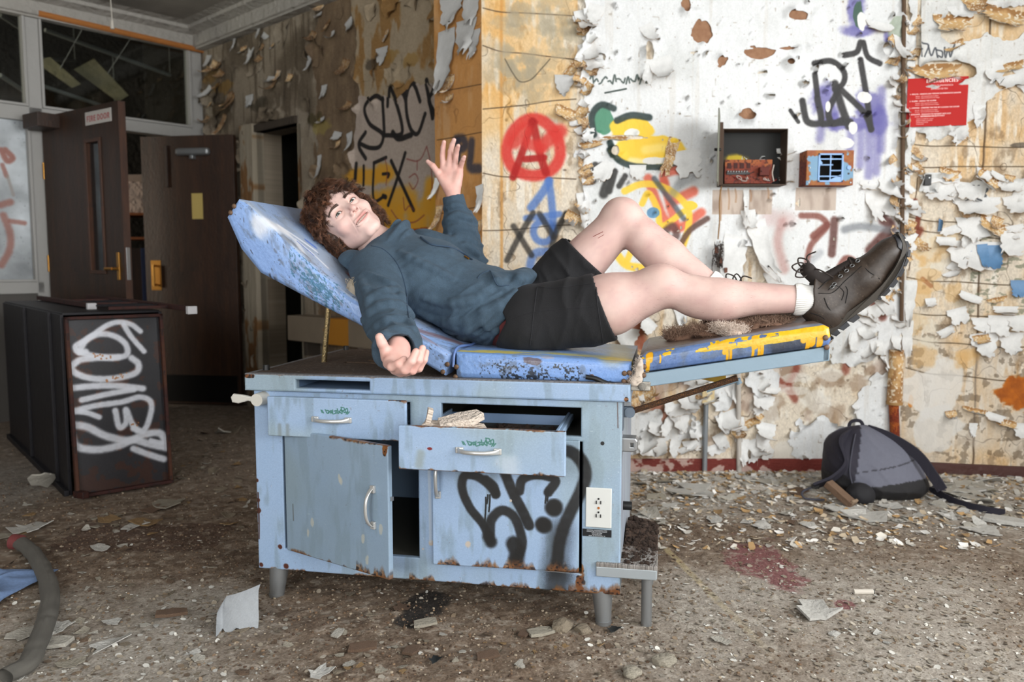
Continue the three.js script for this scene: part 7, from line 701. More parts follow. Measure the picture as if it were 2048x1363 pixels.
{
  const heelP = T(1656, 674, -0.20), ax = Math.atan2(0.78, 0.63); boot.position.copy(heelP.sub(PO)); boot.rotation.z = ax; boot.rotation.x = 0; boot.updateMatrix();
  const leather = texFn(512, 512, (u, v) => { const a = pf(u, v, 8, 5), s = pn(u, v, 70), k = pf(u, v, 40, 2, 5); let c = mix3([0.17, 0.135, 0.11], [0.235, 0.19, 0.155], a); if (s > 0.82 && a > 0.5) c = mix3(c, [0.46, 0.41, 0.36], (s - 0.82) * 3); return [c[0] + (k - 0.5) * 0.05, c[1] + (k - 0.5) * 0.05, c[2] + (k - 0.5) * 0.05]; }); M.leather = std({ map: rep(leather, 1), roughness: 0.5, bumpMap: rep(noiseBump, 2), bumpScale: 0.0004 }); M.rubber = std({ color: 0x202126, roughness: 0.6 }); const lace = std({ color: 0x2a211c, roughness: 0.8 });
  mesh('upper', fabricUV(sdfMesh(bootF, [-0.02, -0.06, -0.065], [0.35, 0.19, 0.065], 0.004), 5), M.leather, boot);
  const width = (x) => 0.045 * (0.78 + 0.34 * sstep(0.08, 0.21, x)) * Math.sqrt(clamp(1 - Math.pow(clamp((x - 0.25) / 0.095), 2.2))) * Math.sqrt(clamp(1 - Math.pow(clamp((0.03 - x) / 0.046), 2.4)));
  const solid = (prof, name, m, k = 1, z0 = 1) => { let g = new THREE.ExtrudeGeometry(new THREE.Shape(prof.map((p) => new THREE.Vector2(...p))), { depth: 2, bevelEnabled: false, steps: 6 }).translate(0, 0, -1); const p = g.attributes.position; for (let i = 0; i < p.count; i++) p.setZ(i, p.getZ(i) * width(p.getX(i)) * k); g.deleteAttribute('normal'); g = toCreasedNormals(g, 0.6); return mesh(name, fabricUV(g, 5), m, boot); };
  const dense = (pts) => new THREE.CatmullRomCurve3(pts.map((p) => V(p[0], p[1], 0))).getPoints(40).map((p) => [p.x, p.y]);
  const top = dense([[-0.012, 0.030], [0.03, 0.024], [0.09, 0.012], [0.16, -0.002], [0.22, -0.003], [0.28, 0.008], [0.318, 0.026], [0.336, 0.052]]), bot = dense([[-0.012, 0.008], [0.03, 0.003], [0.09, -0.008], [0.16, -0.021], [0.22, -0.023], [0.28, -0.010], [0.322, 0.010], [0.341, 0.050]]); solid([...top, ...bot.reverse()], 'midsole', std({ color: 0x3a352f, roughness: 0.8, bumpMap: rep(noiseBump, 2), bumpScale: 0.0005 }), 1.0);
  const lug = []; for (let k = 0; k <= 200; k++) { const t = k / 200, i = (1 - t) * 40, a = bot[Math.floor(i)], e = bot[Math.min(40, Math.floor(i) + 1)], f = i - Math.floor(i), q = [lerp(a[0], e[0], f), lerp(a[1], e[1], f)], l = sstep(0.28, 0.36, Math.abs(((t * 13) % 1) - 0.5) < 0.36 ? 1 : 0) * (t > 0.30 && t < 0.44 ? 0 : 1), u = sstep(0.75, 1, t); lug.push([q[0] + l * 0.007 * u, q[1] - l * (0.0075 * (1 - 0.6 * u) + (t < 0.3 ? 0.006 : 0)) - 0.0005]); } solid([...bot.slice().reverse().map(([x, y]) => [x, y + 0.004]), ...lug.reverse()], 'outsole', M.rubber, 1.0);
  const tc = (x, y, z) => Math.max(bootF(x, y, z) - 0.0035, 0.302 - x + 0.9 * Math.max(0, y - 0.03), -(bootF(x, y, z) + 0.003)); mesh('toe_cap', sdfMesh(tc, [0.28, -0.04, -0.06], [0.36, 0.10, 0.06], 0.003), M.rubber, boot);
  const surf = (x, z) => { let y = 0.20; for (let k = 0; k < 60; k++) { const d = bootF(x, y, z); if (d < 0.0005) break; y -= d * 0.7; } return V(x, y, z); };
  // tongue, padded collar, lacing
  const inst = (x, z) => V(x, 0.124 - (x - 0.10) * 0.26 - z * z * 14, z); mesh('tongue', sdfMesh((x, y, z) => smin(cap(V(0.105, 0.118, 0), V(0.111, 0.170, 0), 0.019, 0.021)(x, y, z * 0.7), cap(V(0.12, 0.12, 0), V(0.2, 0.092, 0), 0.014, 0.012)(x, y, z * 0.7), 0.015), [0.06, 0.06, -0.05], [0.23, 0.22, 0.05], 0.004), std({ color: 0x221b18, roughness: 0.9, bumpMap: rep(knitBump, 4), bumpScale: 0.002 }), boot);
  const eye = [[0.212, 0.024], [0.192, 0.026], [0.172, 0.028], [0.150, 0.030], [0.122, 0.034], [0.112, 0.036]], ring = new THREE.TorusGeometry(0.0055, 0.0014, 6, 14); for (const s of [-1, 1]) eye.forEach(([x, z], i) => { const p = surf(x, s * z), o = mesh('eyelet', ring, M.dullsteel, boot); o.position.copy(p).add(V(0, 0.002, s * 0.002)); o.rotation.set(-s * 0.9, 0.2, 0.3); });
  const cross = []; for (let k = 0; k + 1 < eye.length; k++) for (const s of [-1, 1]) { const a = surf(eye[k][0], s * eye[k][1]), b = surf(eye[k + 1][0], -s * eye[k + 1][1]); cross.push(tube([a, a.clone().lerp(b, 0.5).add(V(0.006, 0.020, 0)), b], 0.0029, 12, 6)); } const kp = V(0.118, 0.168, 0.006), loop = (dx, dy, dz, r) => tube([kp, kp.clone().add(V(dx * 0.5 - dy * 0.3, dy * 0.6 + dx * 0.3, dz * 0.6)), kp.clone().add(V(dx, dy, dz)), kp.clone().add(V(dx * 0.6 + dy * 0.3, dy * 0.5 - dx * 0.3, dz * 0.5)), kp], r, 30, 6); cross.push(loop(-0.03, 0.045, 0.03, 0.0023), loop(-0.045, 0.02, 0.035, 0.0023), loop(0.005, 0.04, -0.03, 0.0023), tube([kp, kp.clone().add(V(0.02, 0.03, 0.01)), kp.clone().add(V(0.045, 0.02, 0.01))], 0.0022, 14, 6), tube([kp, kp.clone().add(V(0.01, -0.02, 0.03)), kp.clone().add(V(0.015, -0.06, 0.045))], 0.0022, 14, 6), new THREE.SphereGeometry(0.008, 10, 8).translate(kp.x, kp.y, kp.z)); mesh('laces', merge(cross), lace, boot);
  const seamB = (pts) => mesh('seam', tube(pts.map(([x, y]) => { let z = 0.09; for (let k = 0; k < 80; k++) { const d = bootF(x, y, z); if (d < 0.0004) return V(x, y, z + 0.0002); z -= d * 0.7; } return null; }).filter(Boolean), 0.0013, 40, 5), std({ color: 0x14100e, roughness: 0.9 }), boot); seamB([[0.215, 0.085], [0.205, 0.05], [0.207, 0.012]]); seamB([[0.02, 0.09], [0.03, 0.06], [0.028, 0.02]]); seamB([[0.07, 0.125], [0.075, 0.09], [0.06, 0.06], [0.062, 0.012]]); seamB([[0.085, 0.118], [0.13, 0.105], [0.135, 0.06], [0.10, 0.035]]); seamB([[0.075, 0.11], [0.10, 0.082], [0.15, 0.076], [0.205, 0.07]]); seamB([[0.10, 0.095], [0.12, 0.09], [0.122, 0.06], [0.10, 0.048]]);
  const b2 = boot.clone(); person.add(b2); const hp = T(1436, 690, -0.37); b2.position.copy(hp.sub(PO)); b2.rotation.z = 0.16; b2.position.add(V(-0.035, 0.0, 0));
}
// ---------------------------------------------------------------- things on the walls
const onWall = (W, px, py, off = 0) => { const [u, v] = W.at(px, py, off); return W.g.localToWorld(V(u, v, off)); };
const wallThing = (W, name, label, category, px, py, off = 0.004, group) => thing(name, label, category, onWall(W, px, py, off), W.g.rotation.y, group);
const rel = (W, cx, cy) => { const [u0, v0] = W.at(cx, cy); return (px, py) => { const [u, v] = W.at(px, py); return [u - u0, v - v0]; }; };
const rustCol = texFn(512, 512, (u, v) => { const a = pf(u, v, 5, 5), b = pf(u, v, 40, 2, 3); return mix3(mix3([0.47, 0.20, 0.13], [0.60, 0.34, 0.18], sstep(0.45, 0.6, a)), [0.28, 0.12, 0.09], sstep(0.58, 0.7, b) * 0.8); });
M.rustRed = std({ map: rep(rustCol, 3), roughness: 0.8, bumpMap: rep(noiseBump, 4), bumpScale: 0.002 });
{
  // open junction box
  const W = Wm, t = wallThing(W, 'electrical_box', 'gutted steel electrical box with its door open, red terminal board inside', 'electrical box', 1497, 318), r = rel(W, 1497, 318), [x0, y1] = r(1436, 264), [x1, y0] = r(1559, 374), dp = 0.10, mO = std({ color: 0x4b3a2e, roughness: 0.75, bumpMap: rep(noiseBump, 3), bumpScale: 0.002 });
  const bc = new Canvas(x0, y0, x1, y1, 0.0012); bc.fill((u, v) => { const n = fbm(u * 40, v * 40, 3), k = 0.03 + n * 0.03; return [k, k * 1.03, k * 0.8]; }); const yc = r(1470, 318); bc.patch(yc[0], yc[1] - 0.002, 0.055, 0.026, [0.72, 0.62, 0.06], 0.3, 40, 0.95, 0.35);
  mesh('back_plate', canvasUV(span(x0, x1, y0, y1, 0, 0.004, 0), bc), std({ map: bc.map(), roughness: 0.7 }), t); mesh('casing', merge([span(x0, x1, y1 - 0.004, y1, 0.002, dp, 0.001), span(x0, x1, y0, y0 + 0.004, 0.002, dp, 0.001), span(x0, x0 + 0.004, y0, y1, 0.002, dp, 0.001), span(x1 - 0.004, x1, y0, y1, 0.002, dp, 0.001)]), mO, t);
  mesh('door', span(-0.003, 0.003, y0 - 0.004, y1 + 0.062, 0, 0.20, 0.002).rotateY(-0.27).translate(x0 - 0.016, 0, dp - 0.01), std({ color: 0x77786a, roughness: 0.6, bumpMap: rep(noiseBump, 2), bumpScale: 0.002 }), t); mesh('hinge_strip', span(x0 - 0.02, x0, y0, y1 + 0.03, dp - 0.01, dp, 0.001), std({ color: 0x4a382c, roughness: 0.85 }), t); mesh('latch', cyl(V(x0 - 0.06, 0.02, dp + 0.08), V(x0 - 0.03, 0.02, dp + 0.08), 0.007, 0.007, 10), M.black, t);
  const [bx0, by1] = r(1444, 322), [bx1, by0] = r(1536, 369), board = mesh('terminal_board', span(bx0, bx1, by0, by1, 0.05, 0.056, 0.001), M.rustRed, t); for (let k = 0; k < 4; k++) mesh('slot_block', span(bx0 + 0.012 + k * 0.031, bx0 + 0.030 + k * 0.031, by1 - 0.042, by1 - 0.016, 0.055, 0.0585, 0.001), std({ color: 0x3c1712, roughness: 0.8 }), board); for (let k = 0; k < 8; k++) mesh('terminal', merge([cyl(V(bx0 + 0.014 + k * 0.013, by1 - 0.055, 0.056), V(bx0 + 0.014 + k * 0.013, by1 - 0.058, 0.068), 0.004, 0.0035, 8)]), M.dullsteel, board); mesh('relay', bx(0.045, 0.04, 0.03, bx1 - 0.045, by0 + 0.055, 0.07, 0.003), std({ color: 0x5a231a, roughness: 0.8 }), board); mesh('terminal_strip', span(bx0 + 0.008, bx0 + 0.12, by1 - 0.072, by1 - 0.06, 0.055, 0.062, 0.001), M.black, board);
  const rr = rngOf(15), wires = []; for (let k = 0; k < 9; k++) { const a = V(bx0 + 0.02 + rr() * 0.2, by0 + 0.012 + rr() * 0.03, 0.06), pts = [a]; for (let j = 0; j < 4; j++) pts.push(pts[j].clone().add(V((rr() - 0.4) * 0.05, (rr() - 0.5) * 0.03, (rr() - 0.3) * 0.02))); mesh('wire', tube(pts, 0.0018, 20, 5), std({ color: [0x8f2a20, 0xb9b3ab, 0x3a2b28][k % 3], roughness: 0.6 }), t); } mesh('loose_wire', tube([V(x1 - 0.05, y0 + 0.10, 0.06), V(x1 - 0.06, y0 + 0.06, 0.07), V(x1 - 0.055, y0 + 0.02, 0.08)], 0.003, 16, 6), std({ color: 0xb5aaa0, roughness: 0.7 }), t);
  // box with the broken blue grille
  const t2 = wallThing(W, 'speaker_box', 'rusty red wall box with a broken pale blue grille, right of the open electrical box', 'wall box', 1640, 340), r2 = rel(W, 1640, 340), [a0, b1] = r2(1600, 306), [a1, b0] = r2(1689, 374), d2 = 0.09, w2 = a1 - a0, h2 = b1 - b0;
  const [g0, gt] = r2(1622, 312), [g1, gb] = r2(1669, 368), fcv = new Canvas(a0, b0, a1, b1, 0.001); fcv.fill((u, v) => { const n = fbm(u * 26, v * 26, 4), e = Math.min(u - a0, a1 - u, v - b0, b1 - v), t = sstep(0.48, 0.58, n + (0.03 - e) * 4); return mix3(mix3([0.42, 0.58, 0.72], [0.50, 0.62, 0.68], n), mix3([0.50, 0.22, 0.12], [0.64, 0.42, 0.14], fbm(u * 60, v * 60, 3)), t); });
  mesh('front_plate', canvasUV(extr([[a0, b0], [a1, b0], [a1, b1], [a0, b1]], 0.006, 0.001, [[[g0, gb], [g1, gb], [g1, gt], [g0, gt]]]).translate(0, 0, d2), fcv), std({ map: fcv.map(), roughness: 0.65 }), t2); mesh('casing', merge([span(a0 - 0.002, a1 + 0.002, b1 - 0.004, b1, 0, d2, 0.001), span(a0 - 0.002, a1 + 0.002, b0, b0 + 0.004, 0, d2, 0.001), span(a0 - 0.002, a0 + 0.002, b0, b1, 0, d2, 0.001), span(a1 - 0.002, a1 + 0.002, b0, b1, 0, d2, 0.001)]), M.rustRed, t2); mesh('back_plate', span(a0, a1, b0, b1, 0, 0.003, 0), std({ color: 0x0f0d0c, roughness: 0.9 }), t2);
  const mG = std({ color: 0x84aad8, roughness: 0.5 }), gh = gt - gb, gw = g1 - g0; mesh('grille_frame', merge([span(g0, g0 + 0.008, gb, gt, d2 + 0.004, d2 + 0.010, 0.001), span(g1 - 0.008, g1, gb, gt, d2 + 0.004, d2 + 0.010, 0.001), span(g0, g1, gb, gb + 0.008, d2 + 0.004, d2 + 0.010, 0.001), span(g0, g1, gt - 0.008, gt, d2 + 0.004, d2 + 0.010, 0.001)]), mG, t2); for (const k of [1, 2, 3, 4]) mesh('grille_slat', span(g0 + (k === 2 ? gw * 0.5 : 0.006), g1 - (k === 3 ? gw * 0.4 : 0.006), gb + gh * k / 5 - 0.003, gb + gh * k / 5 + 0.003, d2 + 0.003, d2 + 0.007, 0.001), mG, t2); mesh('grille_bar', span((g0 + g1) / 2 - 0.003, (g0 + g1) / 2 + 0.003, gb + 0.006, gt - gh * 0.05, d2 + 0.002, d2 + 0.006, 0.001), mG, t2); mesh('grille_remnant', extr([[g1 - 0.004, gb + 0.004], [g1 - 0.004, gb + gh * 0.28], [g0 + gw * 0.35, gb + 0.004]], 0.004, 0.0006).translate(0, 0, d2 + 0.003), mG, t2); mesh('grille_remnant', extr([[g0 + 0.004, gt - gh * 0.16], [g0 + gw * 0.18, gt - gh * 0.34], [g0 + 0.004, gt - gh * 0.5]], 0.004, 0.0006).translate(0, 0, d2 + 0.003), mG, t2); for (const [x, y] of [[a0 + 0.012, b0 + 0.012], [a1 - 0.012, b0 + 0.012], [a0 + 0.016, 0.0]]) mesh('screw', cyl(V(x, y, d2 + 0.004), V(x, y, d2 + 0.010), 0.005, 0.004, 10), M.dullsteel, t2); const kx = r2(1681, 340); mesh('knob', cyl(V(kx[0], kx[1], d2 + 0.004), V(kx[0], kx[1], d2 + 0.012), 0.011, 0.010, 16), mG, t2); mesh('keyhole', cyl(V(kx[0], kx[1] - 0.028, d2 + 0.004), V(kx[0], kx[1] - 0.028, d2 + 0.0075), 0.005, 0.005, 10), M.black, t2);
  // hanging wire and its tangle
  const hw = wallThing(W, 'hanging_wire', 'thin rusty wire hanging from the open electrical box, tangled at its lower end', 'wire', 1437, 430, 0.03), rw = rel(W, 1437, 430), q = (px, py, z = 0) => { const a = rw(px, py); return V(a[0], a[1], z); }; mesh('strand', tube([q(1440, 372, 0.03), q(1437, 400, 0.02), q(1438, 440, 0.01), q(1435, 478, 0.01)], 0.0035, 24, 6), std({ color: 0x8f6a3c, roughness: 0.8 }), hw); const tg = []; for (let k = 0; k < 12; k++) { const p = []; for (let j = 0; j < 6; j++) p.push(q(1434 + (rr() - 0.5) * 22, 482 + rr() * 55, 0.005 + rr() * 0.04)); tg.push(tube(p, 0.0016, 30, 4)); } tg.push(tube([q(1430, 500), q(1422, 530, 0.02), q(1428, 560, 0.02), q(1446, 578, 0.02)], 0.002, 24, 5)); mesh('tangle', merge(tg), std({ color: 0x3d322c, roughness: 0.8 }), hw); mesh('frayed_end', merge([0, 1, 2].map((k) => bx(0.016, 0.03, 0.012, ...q(1430 + k * 9, 500 + k * 20, 0.03).toArray(), 0.004))), std({ color: 0x6a4436, roughness: 0.9 }), hw);
  // socket on its conduit, the second conduit
  const so = wallThing(W, 'wall_socket', 'cream double socket on a grey conduit low on the back wall', 'socket', 1412, 790), rs = rel(W, 1412, 790), [sx0, sy1] = rs(1401, 770), [sx1, sy0] = rs(1424, 803); mesh('box', span(sx0 + 0.004, sx1 - 0.004, sy0 + 0.004, sy1 - 0.004, 0, 0.04, 0.003), std({ color: 0x8a8378, roughness: 0.6 }), so); mesh('plate', span(sx0, sx1, sy0, sy1, 0.04, 0.046, 0.003), std({ color: 0xcdb98c, roughness: 0.5 }), so); for (const s of [-1, 1]) mesh('socket_face', cyl(V((sx0 + sx1) / 2, (sy0 + sy1) / 2 + s * 0.018, 0.045), V((sx0 + sx1) / 2, (sy0 + sy1) / 2 + s * 0.018, 0.049), 0.014, 0.013, 16), std({ color: 0xd8cfb4, roughness: 0.5 }), so); const ce = rs(1408, 944); mesh('conduit', cyl(V((sx0 + sx1) / 2 - 0.005, sy0 + 0.004, 0.02), V((sx0 + sx1) / 2 - 0.005, ce[1], 0.02), 0.0125, 0.0125, 14), std({ color: 0x8f959a, metalness: 0.5, roughness: 0.45 }), so);
  const c2 = wallThing(W, 'wall_conduit', 'white painted conduit running down to the floor, right of the socket', 'conduit', 1478, 850, 0.02), rc = rel(W, 1478, 850), ca = rc(1476, 690), cb = rc(1478, 948); mesh('tube', cyl(V(ca[0], ca[1], 0), V(cb[0], cb[1], 0), 0.0125, 0.0125, 14), std({ color: 0xc0bab2, roughness: 0.6, bumpMap: rep(noiseBump, 3), bumpScale: 0.002 }), c2); for (const y of [700, 880]) { const p = rc(1478, y); mesh('clip', bx(0.04, 0.02, 0.01, p[0], p[1], -0.008, 0.002), std({ color: 0xb4aea6, roughness: 0.6 }), c2); }
  const c3 = wallThing(W, 'corner_pipe', 'tan pipe stub with a rusted lower end in the corner above the backpack', 'pipe', 1790, 790, 0.03), r3 = rel(W, 1790, 790), pa = r3(1793, 700), pm = r3(1789, 805), pb = r3(1790, 872); mesh('sleeve', cyl(V(pa[0], pa[1], 0), V(pm[0], pm[1], 0), 0.034, 0.037, 20), std({ map: rep(backTex, 1), color: new THREE.Color(1.05, 1, 0.95), roughness: 0.8, bumpMap: rep(noiseBump, 2), bumpScale: 0.004 }), c3); mesh('rusted_end', cyl(V(pm[0] - 0.004, pm[1], 0), V(pb[0], pb[1], 0), 0.024, 0.022, 16), std({ map: rep(rustCol, 2), color: new THREE.Color(1.4, 1.1, 0.5), roughness: 0.85, bumpMap: rep(noiseBump, 3), bumpScale: 0.006 }), c3); mesh('collar', cyl(V(pm[0], pm[1] + 0.006, 0), V(pm[0], pm[1] - 0.008, 0), 0.040, 0.038, 20), std({ color: 0xa6804f, roughness: 0.8 }), c3);
  const c4 = wallThing(W, 'riser_pipe', 'thin dark riser pipe in the corner beside the red notice', 'pipe', 1805, 320, 0.02), r4 = rel(W, 1805, 320), ra = r4(1808, -30), rb = r4(1803, 640); mesh('tube', cyl(V(ra[0], ra[1], 0), V(rb[0], rb[1], 0), 0.010, 0.010, 12), std({ color: 0x5c4632, roughness: 0.7, bumpMap: rep(noiseBump, 2), bumpScale: 0.003 }), c4); for (const y of [180, 400]) { const p = r4(1805, y); mesh('clip', bx(0.035, 0.018, 0.012, p[0], p[1], -0.008, 0.002), std({ color: 0x6d655a, roughness: 0.7 }), c4); }
  // red notice, printed
  const cvs = document.createElement('canvas'); cvs.width = 720; cvs.height = 560; const c = cvs.getContext('2d'); c.fillStyle = '#b3140f'; c.fillRect(0, 0, 720, 560); c.fillStyle = '#f0dcd8'; c.textAlign = 'center'; c.font = 'bold 56px sans-serif'; c.fillText('EMERGENCIES', 410, 56); c.font = '26px sans-serif'; c.fillText('EN CASO DE EMERGENCIA', 390, 100); c.fillText('EN CASES DE FEU', 380, 138); c.textAlign = 'left'; [['1. RESCUE - REMOVE ANY PERSON IN IMMEDIATE DANGER', 190], ['2. ALARM - SOUND THE ALARM', 270], ['3. CONFINE - CONFINE THE FIRE BY CLOSING THE DOORS', 350], ['4. EVACUATE - EVACUATE TO NEAREST SAFE EXIT', 425]].forEach(([t, y]) => { c.font = 'bold 22px sans-serif'; c.fillText(t, 30, y, 660); c.font = '15px sans-serif'; c.fillText('Rescate - retire a las personas en peligro', 100, y + 24); if (y < 400) c.fillText('Secours - retirez toute personne en danger', 100, y + 44); }); c.font = 'bold 20px sans-serif'; c.fillText('EXTINGUISH FIRE IF POSSIBLE', 170, 447); c.font = '15px sans-serif'; ['Evacue a la salida mas cercana', 'Apague el fuego si es posible', 'Evacuez vers la sortie', 'la plus proche'].forEach((t, i) => c.fillText(t, 120, 475 + i * 20)); const tx = new THREE.CanvasTexture(cvs); tx.colorSpace = THREE.SRGBColorSpace;
  const n = wallThing(Wr, 'notice', 'red fire notice with white print, half hidden under curled ochre paint', 'notice', 1874, 204, 0.018), rn = rel(Wr, 1874, 204), [n0, m1] = rn(1816, 158), [n1, m0] = rn(1932, 250), ng = span(n0, n1, m0, m1, 0, 0.003, 0); { const p = ng.attributes.position, uv = ng.attributes.uv; for (let i = 0; i < p.count; i++) uv.setXY(i, (p.getX(i) - n0) / (n1 - n0), (p.getY(i) - m0) / (m1 - m0)); } mesh('sheet', ng, std({ map: tx, roughness: 0.75 }), n);
  const sw = wallThing(Wr, 'switch', 'small black switch housing stuck on the right wall below the red notice', 'switch', 1853, 360), rsw = rel(Wr, 1853, 360), [s0, u1] = rsw(1846, 350), [s1, u0] = rsw(1859, 371); mesh('housing', span(s0, s1, u0, u1, 0, 0.03, 0.003), M.black, sw); mesh('stud', cyl(V(0.004, 0.008, 0.03), V(0.004, 0.008, 0.034), 0.003, 0.003, 8), M.steel, sw);
  // the boxed-in ledge on the left wall
  const lg = wallThing(Ws, 'wall_ledge', 'beige boxed ledge on the left wall behind the head rest, yellow sprayed end', 'ledge', 690, 660, 0.0), rl = rel(Ws, 690, 660), [l0, t1] = rl(616, 628), [l1, t0] = rl(800, 696), lc = new Canvas(l0, t0 - 0.1, l1, t1 + 0.2, 0.003); lc.fill((u, v) => { const k = fbm(u * 9, v * 9, 4); let cc = mix3([0.52, 0.47, 0.40], [0.45, 0.40, 0.34], k); if (u > lerp(l0, l1, 0.46) + (k - 0.5) * 0.1 && u < lerp(l0, l1, 0.7)) cc = mix3(cc, [0.70, 0.45, 0.08], 0.85); return cc; }); mesh('box', canvasUV(span(l0, l1, t0, t1, 0, 0.16, 0.006), lc), std({ map: lc.map(), roughness: 0.7 }), lg); mesh('bracket', span(l0 + 0.1, l0 + 0.14, t0 - 0.1, t0, 0, 0.10, 0.002), std({ color: 0x3d352c, roughness: 0.9 }), lg); mesh('bracket', span(l1 - 0.14, l1 - 0.10, t0 - 0.1, t0, 0, 0.10, 0.002), std({ color: 0x3d352c, roughness: 0.9 }), lg);
}
// ---------------------------------------------------------------- black steel frame with the sprayed end panel
{
  const fl = onFloor(152, 1000), fr = onFloor(344, 968), dx = fr.x - fl.x, dz = fr.z - fl.z, w = Math.hypot(dx, dz), t = thing('steel_desk', 'rusty black steel desk carcass, white sprayed letters on its end panel', 'desk', fl.clone(), Math.atan2(-dz, dx));   // x along the end panel, z out of it
  const mB = std({ color: 0x17151a, roughness: 0.5, metalness: 0.3, bumpMap: rep(noiseBump, 2), bumpScale: 0.001 }), hh = 0.80;
  const pc = new Canvas(0, 0, w, hh, 0.0011); pc.fill((u, v) => { const n = fbm(u * 9, v * 9, 4), f = n2(u * 300, v * 300); let c = mix3([0.115, 0.112, 0.125], [0.17, 0.165, 0.18], n); const rs = fbm(u * 26, v * 26, 4) + 0.22 * sstep(0.16, 0.0, v); if (rs > 0.62) c = mix3(c, [0.25, 0.13, 0.085], 0.7); return [c[0] + (f - 0.5) * 0.03, c[1] + (f - 0.5) * 0.03, c[2] + (f - 0.5) * 0.03]; });
  const tilt = 0.075, g = new THREE.Group(); g.name = 'end_panel'; t.add(g); g.position.set(0, 0.012, 0.0); g.rotation.x = -tilt; t.updateMatrixWorld(true); const nn = V(0, 0, 1).transformDirection(g.matrixWorld), inv = g.matrixWorld.clone().invert(), o = g.getWorldPosition(V()), pp = (px, py) => { const p = hit(px, py, o, nn).applyMatrix4(inv); return [p.x, p.y]; };
  const S = (p, wd, op = 0.95) => pc.stroke(p.map(([x, y]) => pp(x, y)), wd * 0.00165, [0.80, 0.81, 0.84], 0.6, op, 0.35); const z = (p) => p.map(([x, y]) => [x / 2.6214, 540 + y / 2.6214]);
  S(z([[735, 320], [690, 285], [620, 272], [560, 290], [500, 330], [440, 370], [395, 400], [410, 430], [450, 425]]), 5); S(z([[650, 290], [690, 350], [755, 425]]), 5); S(z([[420, 420], [450, 370], [520, 335], [600, 345], [660, 390], [665, 440], [600, 460], [500, 450], [420, 430]]), 5.5); S(z([[690, 460], [725, 490], [720, 530], [640, 560], [520, 570], [420, 550], [375, 515], [410, 475], [500, 460], [620, 455]]), 6); S(z([[360, 620], [450, 610], [600, 605], [750, 620]]), 6); S(z([[430, 680], [560, 650], [700, 625]]), 5.5); S(z([[375, 740], [500, 710], [640, 690], [740, 665], [790, 690], [785, 770], [750, 840], [700, 830]]), 5.5); S(z([[375, 740], [450, 745], [520, 770]]), 5); S(z([[605, 735], [630, 825], [660, 800], [660, 730], [690, 800], [720, 840]]), 5.5); S(z([[365, 810], [450, 820], [560, 870], [680, 890], [760, 860], [840, 855], [870, 900]]), 7); S(z([[370, 850], [400, 920], [500, 940], [620, 920], [700, 890], [780, 910], [870, 930]]), 7); S(z([[700, 935], [780, 965], [860, 990]]), 6); S(z([[790, 890], [850, 905]]), 4);
  for (const [x, y] of [[560, 455], [520, 445], [580, 570], [610, 560], [640, 550], [700, 810]]) { const q = pp(x / 2.6214, 540 + y / 2.6214); for (let k = 0; k < 5; k++) pc.patch(q[0] + (hash2(k, x) - 0.5) * 0.05, q[1] + (hash2(x, k) - 0.5) * 0.02, 0.004, 0.004, [0.62, 0.42, 0.26], 0.8, 90, 0.8); }
  mesh('sheet', canvasUV(span(0.012, w - 0.012, 0.012, hh - 0.012, -0.012, 0, 0), pc), std({ map: pc.map(), roughness: 0.42, metalness: 0.2 }), g); const mR = std({ map: rep(rustCol, 2), color: new THREE.Color(0.20, 0.20, 0.23), roughness: 0.7, metalness: 0.2 }); mesh('rim', merge([span(0, 0.014, 0, hh, -0.014, 0.022, 0.002), span(w - 0.014, w, 0, hh, -0.014, 0.022, 0.002), span(0, w, 0, 0.014, -0.014, 0.03, 0.002), span(0, w, hh - 0.014, hh, -0.014, 0.022, 0.002)]), mR, g); mesh('corner_foot', bx(0.03, 0.03, 0.08, 0.0, 0.018, 0.045, 0.004).rotateY(0.3), mR, g);
  const L = 1.7; mesh('carcass_side', merge([span(-0.01, 0.004, 0.0, 0.82, -L, -0.09, 0.002)]), mB, t); mesh('carcass_side', span(w - 0.004, w + 0.01, 0, 0.82, -L, -0.09, 0.002), mB, t); mesh('carcass_back', span(0, w, 0, 0.82, -L, -L + 0.012, 0.002), mB, t); mesh('carcass_shelf', span(0, w, 0.815, 0.827, -L, -0.09, 0.002), mB, t); for (const zz of [-0.3, -0.95]) mesh('upright', span(-0.024, -0.008, 0, 0.82, zz - 0.012, zz + 0.012, 0.003), mB, t); mesh('foot_rail', span(-0.03, -0.008, 0.0, 0.03, -L, -0.08, 0.003), mB, t);
  const e1 = onFloor(182, 606, 0.855), e2 = onFloor(382, 612, 0.855); for (const e of [e1, e2]) { const q = t.worldToLocal(e.clone()), b = mesh('top_bar', span(q.x - 0.013, q.x + 0.013, 0.832, 0.856, -L, q.z, 0.003), mR, t); mesh('end_cap', bx(0.042, 0.036, 0.03, q.x, 0.838, q.z + 0.006, 0.004), std({ color: 0xb9b8ba, roughness: 0.6 }), b); }
  const q1 = t.worldToLocal(e1.clone()), q2 = t.worldToLocal(e2.clone()); for (const zz of [-0.05, -0.55, -1.1]) mesh('cross_bar', span(q1.x, q2.x, 0.836, 0.850, zz - 0.01, zz + 0.01, 0.002), mR, t); for (const zz of [-0.2, -0.28, -0.36, -0.7, -0.85]) mesh('cross_wire', cyl(V(q1.x, 0.846, zz), V(q2.x, 0.846, zz), 0.004, 0.004, 6), mB, t);
}
